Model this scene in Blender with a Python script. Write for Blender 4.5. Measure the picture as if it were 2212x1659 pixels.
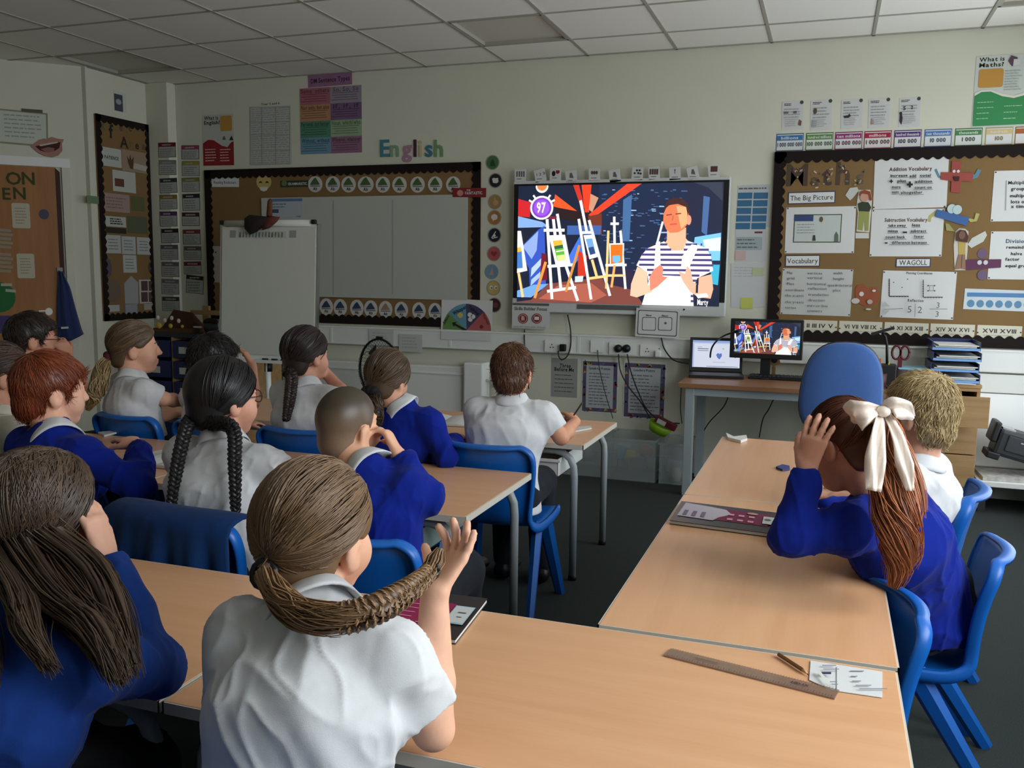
import bpy, bmesh, math, random
import numpy as np
from mathutils import Vector, Matrix

for _o in list(bpy.data.objects):
    bpy.data.objects.remove(_o, do_unlink=True)
SC = bpy.context.scene
COL = SC.collection
random.seed(7)
RNG = np.random.default_rng(7)

# ------------------------------------------------------------------ camera
# metres: front wall is the plane Y=0, floor Z=0, X runs right along the front wall
CAM_F = 1930.0                      # focal length in pixels of the 2212x1659 frame
CAM_C = np.array([4.625, -6.108, 1.36])
_yaw, _pit, _rol = [math.radians(a) for a in (-19.36, -7.2, 0.70)]
CFW = np.array([math.sin(_yaw)*math.cos(_pit), math.cos(_yaw)*math.cos(_pit), math.sin(_pit)])
_rt = np.array([math.cos(_yaw), -math.sin(_yaw), 0.0])
_up = np.cross(_rt, CFW)
CRT = _rt*math.cos(_rol) + _up*math.sin(_rol)
CUP = -_rt*math.sin(_rol) + _up*math.cos(_rol)
cam_data = bpy.data.cameras.new('camera')
cam_data.sensor_fit = 'HORIZONTAL'; cam_data.sensor_width = 36.0
cam_data.lens = CAM_F*36.0/2212.0
cam_data.clip_start = 0.05; cam_data.clip_end = 200
cam = bpy.data.objects.new('camera', cam_data); COL.objects.link(cam)
cam.matrix_world = Matrix(((CRT[0], CUP[0], -CFW[0], CAM_C[0]), (CRT[1], CUP[1], -CFW[1], CAM_C[1]),
                           (CRT[2], CUP[2], -CFW[2], CAM_C[2]), (0, 0, 0, 1)))
SC.camera = cam

# ------------------------------------------------------------------ world, daylight, exposure
SC.view_settings.view_transform = 'Standard'
SC.view_settings.look = 'None'
SC.view_settings.gamma = 1.0
SC.view_settings.use_curve_mapping = False
SC.view_settings.exposure = 0.0
w = bpy.data.worlds.new('overcast_sky'); SC.world = w; w.use_nodes = True
_bg = w.node_tree.nodes['Background']
_bg.inputs[0].default_value = (0.80, 0.90, 1.0, 1); _bg.inputs[1].default_value = 2.0
ROOM_R, ROOM_B, ROOM_L, CEIL = 6.0, -8.2, -1.9, 2.82
def area_light(name, loc, rot, sx, sy, power, color):
    l = bpy.data.lights.new(name, 'AREA'); l.shape = 'RECTANGLE'; l.size = sx; l.size_y = sy
    l.energy = power; l.color = color
    o = bpy.data.objects.new(name, l); COL.objects.link(o); o.location = loc; o.rotation_euler = rot
    return o
# daylight entering through the two windows of the right-hand wall (overcast, cool)
area_light('daylight_window_front', (ROOM_R+0.22, -1.45, 1.40), (0, math.radians(84), 0), 2.2, 2.5, 31, (0.93, 0.98, 1.0))
area_light('daylight_window_back', (ROOM_R+0.60, -4.85, 2.05), (0, math.radians(60), 0), 1.7, 2.6, 112, (0.93, 0.98, 1.0))

# ------------------------------------------------------------------ measuring helpers
def ray(x, y):
    return CFW + CRT*((x-1106.0)/CAM_F) - CUP*((y-829.5)/CAM_F)
def at_k(x, y, k):                      # the point seen at (x,y), k metres along the view axis
    return CAM_C + ray(x, y)*k
def at_y(x, y, Y=0.0):
    d = ray(x, y); return CAM_C + d*((Y-CAM_C[1])/d[1])
def at_z(x, y, z):
    d = ray(x, y); return CAM_C + d*((z-CAM_C[2])/d[2])

# ------------------------------------------------------------------ materials
def lin(c):
    c = c/255.0
    return c/12.92 if c <= 0.04045 else ((c+0.055)/1.055)**2.4
def rgb(c):
    return (lin(c[0]), lin(c[1]), lin(c[2]), 1.0)
_MATS = {}
def mat(name, col, rough=0.6, metal=0.0, spec=0.4, var=0.0, vscale=20, bump=0.0, bscale=200, alpha=1.0, trans=0.0, stretch=None, coat=0.0, sheen=0.0, sss=0.0):
    if name in _MATS: return _MATS[name]
    m = bpy.data.materials.new(name); m.use_nodes = True
    nt = m.node_tree; b = nt.nodes['Principled BSDF']
    b.inputs['Base Color'].default_value = rgb(col); b.inputs['Roughness'].default_value = rough
    b.inputs['Metallic'].default_value = metal; b.inputs['Specular IOR Level'].default_value = spec
    if alpha < 1: b.inputs['Alpha'].default_value = alpha
    if trans: b.inputs['Transmission Weight'].default_value = trans
    if coat: b.inputs['Coat Weight'].default_value = coat
    if sheen: b.inputs['Sheen Weight'].default_value = sheen; b.inputs['Sheen Roughness'].default_value = 0.5
    if sss:
        b.inputs['Subsurface Weight'].default_value = sss
        b.inputs['Subsurface Radius'].default_value = (0.010, 0.004, 0.002)
    if var or bump:
        tc = nt.nodes.new('ShaderNodeTexCoord'); mp = nt.nodes.new('ShaderNodeMapping')
        nt.links.new(tc.outputs['Object'], mp.inputs[0])
        if stretch: mp.inputs['Scale'].default_value = stretch
    if var:
        n = nt.nodes.new('ShaderNodeTexNoise'); n.inputs['Scale'].default_value = vscale; n.inputs['Detail'].default_value = 4
        nt.links.new(mp.outputs[0], n.inputs['Vector'])
        rp = nt.nodes.new('ShaderNodeValToRGB')
        c = np.array(rgb(col)[:3])
        rp.color_ramp.elements[0].position = 0.3; rp.color_ramp.elements[1].position = 0.7
        rp.color_ramp.elements[0].color = (*np.clip(c*(1-var), 0, 1), 1); rp.color_ramp.elements[1].color = (*np.clip(c*(1+var), 0, 1), 1)
        nt.links.new(n.outputs['Fac'], rp.inputs[0]); nt.links.new(rp.outputs[0], b.inputs['Base Color'])
    if bump:
        n2 = nt.nodes.new('ShaderNodeTexNoise'); n2.inputs['Scale'].default_value = bscale; n2.inputs['Detail'].default_value = 3
        nt.links.new(mp.outputs[0], n2.inputs['Vector'])
        bp = nt.nodes.new('ShaderNodeBump'); bp.inputs['Strength'].default_value = bump; bp.inputs['Distance'].default_value = 0.004
        nt.links.new(n2.outputs['Fac'], bp.inputs['Height']); nt.links.new(bp.outputs[0], b.inputs['Normal'])
    _MATS[name] = m
    return m
def paper(col):
    g_ = sum(col)/3.0; col = tuple(int(v*0.86+g_*0.14) for v in col)
    return mat('print_%02x%02x%02x' % col, col, rough=0.65, spec=0.25)
def emis(col, strength=1.0):
    col = tuple(int(v) for v in col); k = 'screen_%02x%02x%02x_%d' % (col + (int(strength*100),))
    if k in _MATS: return _MATS[k]
    m = bpy.data.materials.new(k); m.use_nodes = True; nt = m.node_tree
    b = nt.nodes['Principled BSDF']; b.inputs['Base Color'].default_value = (0.01, 0.01, 0.01, 1); b.inputs['Roughness'].default_value = 0.4
    b.inputs['Emission Color'].default_value = rgb(col); b.inputs['Emission Strength'].default_value = strength
    _MATS[k] = m
    return m
def wood(name, c0, c1, axis='X', rough=0.42, scale=1.0, spec=0.4):
    if name in _MATS: return _MATS[name]
    m = bpy.data.materials.new(name); m.use_nodes = True; nt = m.node_tree; b = nt.nodes['Principled BSDF']
    tc = nt.nodes.new('ShaderNodeTexCoord'); mp = nt.nodes.new('ShaderNodeMapping'); nt.links.new(tc.outputs['Object'], mp.inputs[0])
    s = {'X': (1.2, 14, 14), 'Y': (14, 1.2, 14), 'Z': (14, 14, 1.2)}[axis]
    mp.inputs['Scale'].default_value = [v*scale for v in s]
    n = nt.nodes.new('ShaderNodeTexNoise'); n.inputs['Scale'].default_value = 1.6; n.inputs['Detail'].default_value = 7; n.inputs['Distortion'].default_value = 0.5
    nt.links.new(mp.outputs[0], n.inputs['Vector'])
    mp2 = nt.nodes.new('ShaderNodeMapping'); nt.links.new(tc.outputs['Object'], mp2.inputs[0])
    mp2.inputs['Scale'].default_value = [v*scale*(9 if v > 2 else 5) for v in s]
    n2 = nt.nodes.new('ShaderNodeTexNoise'); n2.inputs['Scale'].default_value = 1.5; n2.inputs['Detail'].default_value = 3
    nt.links.new(mp2.outputs[0], n2.inputs['Vector'])
    mx = nt.nodes.new('ShaderNodeMath'); mx.operation = 'MULTIPLY_ADD'; mx.inputs[1].default_value = 0.25
    nt.links.new(n2.outputs['Fac'], mx.inputs[0]); nt.links.new(n.outputs['Fac'], mx.inputs[2])
    rp = nt.nodes.new('ShaderNodeValToRGB'); rp.color_ramp.elements[0].position = 0.42; rp.color_ramp.elements[1].position = 0.80
    rp.color_ramp.elements[0].color = rgb(c0); rp.color_ramp.elements[1].color = rgb(c1)
    nt.links.new(mx.outputs[0], rp.inputs[0]); nt.links.new(rp.outputs[0], b.inputs['Base Color'])
    b.inputs['Roughness'].default_value = rough; b.inputs['Specular IOR Level'].default_value = spec
    _MATS[name] = m
    return m

M_WALL = mat('painted_wall', (203, 202, 184), rough=0.85, spec=0.15, var=0.02, vscale=3, bump=0.05, bscale=90)
M_TRUNK = mat('white_trunking', (214, 216, 210), rough=0.4, spec=0.4)
M_WHITE = mat('white_plastic', (222, 223, 218), rough=0.45)
M_CEILTILE = mat('ceiling_tile_mineral', (232, 229, 220), rough=0.95, spec=0.1, var=0.03, vscale=140, bump=0.15, bscale=260)
M_TBAR = mat('ceiling_grid_metal', (160, 157, 146), rough=0.7, spec=0.2)
M_CARPET = mat('charcoal_carpet', (60, 65, 63), rough=1.0, spec=0.05, var=0.25, vscale=300, bump=0.6, bscale=500)
M_BLACK = mat('black_plastic', (20, 20, 22), rough=0.45)
M_DKGREY = mat('dark_grey_plastic', (48, 49, 52), rough=0.5)
M_STEEL = mat('grey_enamel_steel', (140, 146, 148), rough=0.4, spec=0.5, var=0.08, vscale=400)
M_CHROME = mat('bright_steel', (190, 190, 190), rough=0.2, metal=1.0)
M_HESSIAN = mat('brown_hessian', (126, 100, 66), rough=0.95, spec=0.05, var=0.08, vscale=300, bump=0.25, bscale=600)
M_BORDER = mat('black_border_card', (30, 22, 20), rough=0.8, spec=0.15)
M_BEECH = wood('beech_laminate', (208, 156, 114), (217, 167, 125), 'X', rough=0.30)
M_BEECHY = wood('beech_laminate_across', (208, 156, 114), (217, 167, 125), 'Y', rough=0.30)
M_EDGE = mat('pale_edge_band', (196, 190, 178), rough=0.5)
M_CHAIR = mat('blue_polypropylene', (14, 92, 176), rough=0.38, spec=0.5, bump=0.04, bscale=700)
M_OAK = wood('oak_veneer', (150, 116, 74), (172, 138, 94), 'X', rough=0.5)

# ------------------------------------------------------------------ object helpers
def link(o, parent=None):
    COL.objects.link(o)
    if parent is not None:
        o.parent = parent
        o.matrix_parent_inverse = parent.matrix_world.inverted() if parent.type != 'EMPTY' or True else Matrix()
    return o
def tag(o, label=None, cat=None, group=None, kind=None):
    if label: o['label'] = label
    if cat: o['category'] = cat
    if group: o['group'] = group
    if kind: o['kind'] = kind
    return o
def empty(name, loc=(0, 0, 0), rz=0.0):
    o = bpy.data.objects.new(name, None); COL.objects.link(o)
    o.empty_display_size = 0.1
    o.matrix_basis = Matrix.Translation(Vector(loc)) @ Matrix.Rotation(rz, 4, 'Z')
    return o
def mesh_np(name, V, F, mats, mi=None, parent=None, smooth=False, colors=None, local=False):
    """V (n,3), F list/array of polygons (quads array or list of tuples)"""
    me = bpy.data.meshes.new(name)
    V = np.asarray(V, np.float32)
    if isinstance(F, np.ndarray):
        n, k = F.shape
        me.vertices.add(len(V)); me.vertices.foreach_set('co', V.ravel())
        me.loops.add(n*k); me.loops.foreach_set('vertex_index', F.astype(np.int32).ravel())
        me.polygons.add(n); me.polygons.foreach_set('loop_start', np.arange(0, n*k, k, dtype=np.int32))
        me.polygons.foreach_set('loop_total', np.full(n, k, np.int32))
        me.update(calc_edges=True)
    else:
        me.from_pydata(V.tolist(), [], F)
    if not isinstance(mats, (list, tuple)): mats = [mats]
    for m in mats: me.materials.append(m)
    if mi is not None: me.polygons.foreach_set('material_index', np.asarray(mi, np.int32))
    if smooth: me.polygons.foreach_set('use_smooth', np.ones(len(me.polygons), bool))
    if colors is not None:
        a = me.color_attributes.new('Col', 'FLOAT_COLOR', 'POINT')
        c4 = np.ones((len(V), 4), np.float32); c4[:, :3] = colors
        a.data.foreach_set('color', c4.ravel())
    me.update()
    o = bpy.data.objects.new(name, me)
    COL.objects.link(o)
    if parent is not None:
        o.parent = parent
        if not local: o.matrix_parent_inverse = parent.matrix_basis.inverted()
    return o

class MB:
    """collects shapes into one mesh; materials by slot"""
    def __init__(s): s.V = []; s.F = []; s.M = []; s.mats = []; s.S = []
    def slot(s, m):
        if m not in s.mats: s.mats.append(m)
        return s.mats.index(m)
    def add(s, V, F, m, smooth=False):
        b = len(s.V); k = s.slot(m)
        s.V += [tuple(map(float, v)) for v in V]
        for f in F: s.F.append(tuple(i+b for i in f)); s.M.append(k); s.S.append(smooth)
    def box(s, c, size, m, rot=None, bev=0.0):
        x, y, z = [v/2 for v in size]
        if bev > 0:
            bm = bmesh.new(); bmesh.ops.create_cube(bm, size=1.0)
            bmesh.ops.scale(bm, vec=size, verts=bm.verts)
            bmesh.ops.bevel(bm, geom=list(bm.edges), offset=bev, segments=2, affect='EDGES', profile=0.6)
            bm.verts.index_update()
            V = [v.co[:] for v in bm.verts]; F = [tuple(v.index for v in f.verts) for f in bm.faces]; bm.free()
        else:
            V = [(sx*x, sy*y, sz*z) for sx in (-1, 1) for sy in (-1, 1) for sz in (-1, 1)]
            F = [(0, 1, 3, 2), (4, 6, 7, 5), (0, 4, 5, 1), (2, 3, 7, 6), (0, 2, 6, 4), (1, 5, 7, 3)]
        R = rot if rot is not None else Matrix.Identity(3)
        V = [tuple(R @ Vector(v) + Vector(c)) for v in V]
        s.add(V, F, m)
        return s
    def boxr(s, lo, hi, m, bev=0.0):
        lo = np.array(lo, float); hi = np.array(hi, float)
        return s.box((lo+hi)/2, np.abs(hi-lo), m, None, bev)
    def tube(s, pts, r, m, n=8, caps=True, smooth=True, flat=None):
        """sweep a circle (or n-gon) of radius r (scalar/list) along pts"""
        P = np.asarray(pts, float); k = len(P)
        R = np.full(k, r) if np.isscalar(r) else np.asarray(r, float)
        T = np.gradient(P, axis=0); T /= np.linalg.norm(T, axis=1)[:, None]+1e-12
        up = np.array([0, 0, 1.0]) if abs(T[0][2]) < 0.9 else np.array([1.0, 0, 0])
        a = np.cross(T[0], up); a /= np.linalg.norm(a)
        V = []
        for i in range(k):
            a = a - T[i]*(a@T[i]); a /= np.linalg.norm(a)+1e-12
            b = np.cross(T[i], a)
            for j in range(n):
                t = 2*math.pi*(j+0.5)/n
                ca, sa = math.cos(t), math.sin(t)
                if flat: ca *= flat[0]; sa *= flat[1]
                V.append(P[i] + R[i]*(a*ca + b*sa))
        F = [(i*n+j, i*n+(j+1) % n, (i+1)*n+(j+1) % n, (i+1)*n+j) for i in range(k-1) for j in range(n)]
        if caps: F += [tuple(range(n-1, -1, -1)), tuple((k-1)*n+j for j in range(n))]
        s.add(V, F, m, smooth and n > 5)
        return s
    def lathe(s, prof, m, c=(0, 0, 0), n=20, axis=None, smooth=True):
        """prof: list of (r,h) about z"""
        V = []; R = axis if axis is not None else Matrix.Identity(3)
        for r, h in prof:
            for j in range(n):
                t = 2*math.pi*j/n
                V.append(tuple(R @ Vector((r*math.cos(t), r*math.sin(t), h)) + Vector(c)))
        k = len(prof)
        F = [(i*n+j, i*n+(j+1) % n, (i+1)*n+(j+1) % n, (i+1)*n+j) for i in range(k-1) for j in range(n)]
        F += [tuple(range(n-1, -1, -1)), tuple((k-1)*n+j for j in range(n))]
        s.add(V, F, m, smooth)
        return s
    def ell(s, c, r, m, n=12, k=8, R=None):
        V = []; R = R or Matrix.Identity(3)
        for i in range(1, k):
            ph = math.pi*i/k
            for j in range(n):
                t = 2*math.pi*j/n
                V.append(tuple(R @ Vector((r[0]*math.sin(ph)*math.cos(t), r[1]*math.sin(ph)*math.sin(t), r[2]*math.cos(ph))) + Vector(c)))
        V += [tuple(R @ Vector((0, 0, r[2])) + Vector(c)), tuple(R @ Vector((0, 0, -r[2])) + Vector(c))]
        top, bot = len(V)-2, len(V)-1
        F = [(i*n+j, (i+1)*n+j, (i+1)*n+(j+1) % n, i*n+(j+1) % n) for i in range(k-2) for j in range(n)]
        F += [(top, j, (j+1) % n) for j in range(n)] + [(bot, (k-2)*n+(j+1) % n, (k-2)*n+j) for j in range(n)]
        s.add(V, F, m, True)
        return s
    def build(s, name, parent=None, local=False):
        me = bpy.data.meshes.new(name); me.from_pydata(s.V, [], s.F)
        for m in s.mats: me.materials.append(m)
        if s.F:
            me.polygons.foreach_set('material_index', np.array(s.M, np.int32))
            me.polygons.foreach_set('use_smooth', np.array(s.S, bool))
        me.update()
        o = bpy.data.objects.new(name, me); COL.objects.link(o)
        if parent is not None:
            o.parent = parent
            if not local: o.matrix_parent_inverse = parent.matrix_basis.inverted()
        return o
def copy_tree(o, parent=None):
    c = o.copy(); COL.objects.link(c); c.parent = parent
    for ch in o.children: copy_tree(ch, c)
    return c

# ------------------------------------------------------------------ glyphs for lettering (built-in font only)
_CH = sorted(set("ABCDEFGHIJKLMNOPQRSTUVWXYZabcdefghijklmnopqrstuvwxyz0123456789?!.,:'-+/&=()"))
GLY = {}
def _make_glyphs():
    obs = []
    for bold in (0, 1):
        for ch in _CH:
            cu = bpy.data.curves.new('glyph', 'FONT'); cu.body = ch; cu.size = 1.0; cu.resolution_u = 2
            cu.offset = 0.022 if bold else 0.0
            o = bpy.data.objects.new('glyph', cu); COL.objects.link(o); obs.append((bold, ch, o))
    dg = bpy.context.evaluated_depsgraph_get(); dg.update()
    for bold, ch, o in obs:
        me = o.evaluated_get(dg).to_mesh()
        V = np.array([v.co[:2] for v in me.vertices]) if len(me.vertices) else np.zeros((0, 2))
        F = [tuple(p.vertices) for p in me.polygons]
        x0, x1 = (V[:, 0].min(), V[:, 0].max()) if len(V) else (0, .3)
        V = V - [x0, 0] if len(V) else V
        GLY[(bold, ch)] = (V, F, x1-x0)
    for bold, ch, o in obs:
        cu = o.data; bpy.data.objects.remove(o); bpy.data.curves.remove(cu)
_make_glyphs()
def text_shape(s, bold=0, gap=0.09):
    """list of (V,F), total width; size 1 (cap height about 0.7)"""
    out = []; x = 0.0
    for ch in s:
        if ch == ' ': x += 0.30; continue
        g = GLY.get((bold, ch))
        if g is None: x += 0.3; continue
        out.append((g[0] + [x, 0], g[1])); x += g[2] + gap
    return out, max(0.01, x-gap)

class Flat:
    """a sheet on a plane, with print laid on it; pixel positions are measured on that plane"""
    def __init__(s, O, U, N, lift=0.0, V=(0, 0, 1)):
        s.O = np.array(O, float); s.U = np.array(U, float)/np.linalg.norm(U); s.N = np.array(N, float)/np.linalg.norm(N)
        s.Vv = np.array(V, float)
        s.mb = MB(); s.lift = lift; s.lay = 0
    def uv(s, px, py):
        d = ray(px, py); n = s.N; O = s.O + n*s.lift
        P = CAM_C + d*(((O-CAM_C)@n)/(d@n)); q = P-s.O
        return np.array([q@s.U, q@s.Vv])
    def P(s, u, v, h): return s.O + s.U*u + s.Vv*v + s.N*h
    def poly(s, uvs, m, h0=None, h1=None, thick=False):
        n = len(uvs)
        if thick:
            V = [s.P(u, v, h1) for u, v in uvs] + [s.P(u, v, h0) for u, v in uvs]
            a = sum(uvs[i][0]*uvs[(i+1) % n][1]-uvs[(i+1) % n][0]*uvs[i][1] for i in range(n))
            F = [tuple(range(n)), tuple(range(2*n-1, n-1, -1))] + [(i, i+n, (i+1) % n+n, (i+1) % n) for i in range(n)]
            s.mb.add(V, F, m)
        else:
            s.lay += 1
            h = s.lift + 0.0006*s.lay if h1 is None else h1
            s.mb.add([s.P(u, v, h) for u, v in uvs], [tuple(range(n))], m)
    def box_px(s, x0, y0, x1, y1, rot=0.0):
        """upright rectangle on the plane from a pixel box -> centre, w, h"""
        c = s.uv((x0+x1)/2, (y0+y1)/2)
        wv = s.uv(x1, (y0+y1)/2)-s.uv(x0, (y0+y1)/2); hv = s.uv((x0+x1)/2, y0)-s.uv((x0+x1)/2, y1)
        return c, np.linalg.norm(wv), np.linalg.norm(hv)
    def rect(s, c, w, h, m, rot=0.0, thick=None, h1=None, rnd=0.0):
        ca, sa = math.cos(rot), math.sin(rot)
        if rnd > 0:
            pts = []
            for qx, qy, a0 in ((1, 1, 0), (-1, 1, 90), (-1, -1, 180), (1, -1, 270)):
                for t in (0, 30, 60, 90):
                    a = math.radians(a0+t); pts.append((qx*(w/2-rnd)+rnd*math.cos(a), qy*(h/2-rnd)+rnd*math.sin(a)))
        else: pts = [(-w/2, -h/2), (w/2, -h/2), (w/2, h/2), (-w/2, h/2)]
        pts = [(c[0]+x*ca-y*sa, c[1]+x*sa+y*ca) for x, y in pts]
        if thick: s.poly(pts, m, s.lift, s.lift+thick, True); s.lift += thick; s.lay = 0
        else: s.poly(pts, m, h1=h1)
    def rpx(s, x0, y0, x1, y1, m, rot=0.0, thick=None, rnd=0.0):
        c, w, h = s.box_px(x0, y0, x1, y1); s.rect(c, w, h, m, rot, thick, rnd=rnd); return c, w, h
    def ppx(s, pts, m, thick=None):
        pts = [tuple(s.uv(*p)) for p in pts]
        if thick: s.poly(pts, m, s.lift, s.lift+thick, True); s.lift += thick; s.lay = 0
        else: s.poly(pts, m)
    def lpx(s, a, b, wpx, m):
        a = np.array(a, float); b = np.array(b, float); d = b-a; L = np.linalg.norm(d)+1e-9; n = np.array([-d[1], d[0]])/L*wpx/2
        s.ppx([a+n, b+n, b-n, a-n], m)
    def disc(s, c, r, m, n=24, thick=None, ry=None, h1=None):
        ry = ry or r
        pts = [(c[0]+r*math.cos(2*math.pi*i/n), c[1]+ry*math.sin(2*math.pi*i/n)) for i in range(n)]
        if thick: s.poly(pts, m, s.lift, s.lift+thick, True); s.lift += thick; s.lay = 0
        else: s.poly(pts, m, h1=h1)
    def dpx(s, x, y, r, m, n=20, thick=None, ry=None):
        c = s.uv(x, y); k = np.linalg.norm(s.uv(x+10, y)-s.uv(x-10, y))/20; kv = np.linalg.norm(s.uv(x, y+10)-s.uv(x, y-10))/20
        s.disc(c, r*k, m, n, thick, (ry or r)*kv)
    def text(s, t, c, size, m, bold=0, width=None, align='c', rot=0.0, lay=True, thick=0):
        gl, tw = text_shape(t, bold)
        sx = size if width is None else width/tw
        x0 = {'c': -tw/2, 'l': 0, 'r': -tw}[align]
        ca, sa = math.cos(rot), math.sin(rot)
        if lay: s.lay += 1
        h = s.lift + 0.0006*s.lay
        for V, F in gl:
            P = []
            for x, y in V:
                a, b = (x+x0)*sx, (y-0.33)*size
                P.append(s.P(c[0]+a*ca-b*sa, c[1]+a*sa+b*ca, h))
            s.mb.add(P, F, m)
    def tpx(s, t, x, y, hpx, m, bold=0, wpx=None, align='c', rot=0.0):
        """hpx: cap height in pixels"""
        c = s.uv(x, y); kv = np.linalg.norm(s.uv(x, y+10)-s.uv(x, y-10))/20; ku = np.linalg.norm(s.uv(x+10, y)-s.uv(x-10, y))/20
        s.text(t, c, hpx*kv/0.7, m, bold, wpx*ku if wpx else None, align, rot)
    def lines(s, x0, y0, x1, y1, n, m, frac=0.35, seed=1, short=0.3):
        """rows of small unreadable print"""
        rr = random.Random(seed); c, w, h = s.box_px(x0, y0, x1, y1)
        s.lay += 1
        hh = s.lift+0.0006*s.lay
        for i in range(n):
            v = c[1]+h/2-h*(i+0.5)/n; ww = w*(1-short*rr.random()); t = h/n*frac
            x = c[0]-w/2
            while x < c[0]-w/2+ww:
                e = min(x+w*rr.uniform(0.05, 0.22), c[0]-w/2+ww)
                s.mb.add([s.P(x, v-t/2, hh), s.P(e, v-t/2, hh), s.P(e, v+t/2, hh), s.P(x, v+t/2, hh)], [(0, 1, 2, 3)], m)
                x = e+w*0.03
    def build(s, name, label=None, cat=None, group=None, parent=None, kind=None):
        # put origin at the sheet's centre
        V = np.array(s.mb.V); c = V.mean(0)
        s.mb.V = [tuple(v-c) for v in V]
        o = s.mb.build(name)
        o.location = c
        if parent is not None:
            o.parent = parent; o.matrix_parent_inverse = parent.matrix_basis.inverted()
        tag(o, label, cat, group, kind)
        return o
def front(lift=0.0): return Flat((0, 0, 0), (1, 0, 0), (0, -1, 0), lift)
# ================================================================== ROOM SHELL
def struct(o): o['kind'] = 'structure'; return o
WT = 0.15
struct(MB().boxr((ROOM_L-WT, ROOM_B-WT, -0.12), (ROOM_R+WT, WT, 0.0), M_CARPET).build('floor'))
struct(MB().boxr((ROOM_L, 0.0, 0.0), (ROOM_R+WT, WT, CEIL+0.2), M_WALL).build('wall_front'))
struct(MB().boxr((ROOM_L, ROOM_B-WT, 0.0), (ROOM_R+WT, ROOM_B, CEIL+0.2), M_WALL).build('wall_back'))
# left wall: short return beside the corner, then an angled run, then the far left side
LW1 = np.array([-0.655, -0.70]); ANG = np.array([-0.735, -0.678]); LW2 = LW1 + ANG*1.65
mb = MB()
mb.boxr((-0.80, -0.72, 0), (-0.64, 0.0, CEIL+0.2), M_WALL)
struct(mb.build('wall_left'))
mb = MB()
_n = np.array([-0.678, 0.735])
a, b = LW1, LW2
q = [a, b, b+_n*0.14, a+_n*0.14]
mb.add([(*p, 0) for p in q] + [(*p, CEIL+0.2) for p in q], [(0, 1, 5, 4), (1, 2, 6, 5), (2, 3, 7, 6), (3, 0, 4, 7), (4, 5, 6, 7), (3, 2, 1, 0)], M_WALL)
struct(mb.build('wall_angled'))
struct(MB().boxr((ROOM_L-WT, ROOM_B, 0), (ROOM_L, LW2[1]+0.05, CEIL+0.2), M_WALL).build('wall_side'))
# right wall with two window openings
WIN = [(-2.75, -0.18), (-6.1, -3.4)]; ZLO = [0.22, 0.85]
mb = MB(); zhi = 2.55
ys = [ROOM_B, WIN[1][0], WIN[1][1], WIN[0][0], WIN[0][1], 0.0]
for i in (0, 2, 4): mb.boxr((ROOM_R, ys[i], 0), (ROOM_R+WT, ys[i+1], CEIL+0.2), M_WALL)
for (y0, y1), zlo in zip(WIN, ZLO):
    mb.boxr((ROOM_R, y0, 0), (ROOM_R+WT, y1, zlo), M_WALL); mb.boxr((ROOM_R, y0, zhi), (ROOM_R+WT, y1, CEIL+0.2), M_WALL)
struct(mb.build('wall_right'))
for i, (y0, y1) in enumerate(WIN):
    zlo = ZLO[i]; mb = MB(); t = 0.05; x0, x1 = ROOM_R+0.02, ROOM_R+0.08
    for zz in (zlo, zhi-t): mb.boxr((x0, y0, zz), (x1, y1, zz+t), M_WHITE)
    for k in range(4):
        yy = y0 + (y1-y0-t)*k/3; mb.boxr((x0, yy, zlo), (x1, yy+t, zhi), M_WHITE)
    struct(mb.build('window_%d' % (i+1)))
    struct(MB().boxr((ROOM_R-0.12, y0-0.05, zlo-0.03), (ROOM_R+0.02, y1+0.05, zlo), M_WHITE).build('trim_%d' % (i+4)))

# ceiling: slab, hung grid, separate tiles, unlit light panels
ceil = struct(MB().boxr((ROOM_L-WT, ROOM_B-WT, CEIL+0.06), (ROOM_R+WT, WT, CEIL+0.2), M_CEILTILE).build('ceiling'))
TW = 0.435                                  # first grid line is this far from the front wall
gx = [0.6*i for i in range(-3, 10)]; gy = [-TW-0.6*j for j in range(0, 13)]
mb = MB()
for x in gx: mb.boxr((x-0.009, ROOM_B, CEIL-0.004), (x+0.009, 0, CEIL+0.03), M_TBAR)
for y in gy: mb.boxr((ROOM_L, y-0.009, CEIL-0.002), (ROOM_R, y+0.009, CEIL+0.03), M_TBAR)
mb.boxr((ROOM_L, -0.02, CEIL-0.004), (ROOM_R, 0.0, CEIL+0.02), M_TBAR)
mb.boxr((-0.64, -0.70, CEIL-0.004), (-0.62, 0.0, CEIL+0.02), M_TBAR)
grid = mb.build('ceiling_grid', ceil)
LIGHTS = [(-1, 0), (4, 0), (9, 0), (-1, 3), (4, 3)]     # (column, row) of the recessed light panels
tile_me = MB().box((0, 0, 0), (0.584, 0.584, 0.016), M_CEILTILE).build('tile').data
edge_me = MB().box((0, 0, 0), (0.584, TW-0.024, 0.016), M_CEILTILE).build('tile').data
for o in list(COL.objects):
    if o.name.startswith('tile'): bpy.data.objects.remove(o)
def add_tile(me, x, y):
    o = bpy.data.objects.new('tile', me); COL.objects.link(o)
    o.parent = ceil; o.matrix_parent_inverse = ceil.matrix_basis.inverted()
    o.location = (x, y, CEIL+0.010)
for ci in range(-3, 10):
    add_tile(edge_me, 0.6*ci+0.3, -TW/2-0.006)
    for rj in range(0, 12):
        if (ci, rj) in LIGHTS: continue
        add_tile(tile_me, 0.6*ci+0.3, -TW-0.3-0.6*rj)
M_LIGHTOFF = mat('unlit_diffuser', (196, 190, 176), rough=0.5, spec=0.4)
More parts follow.
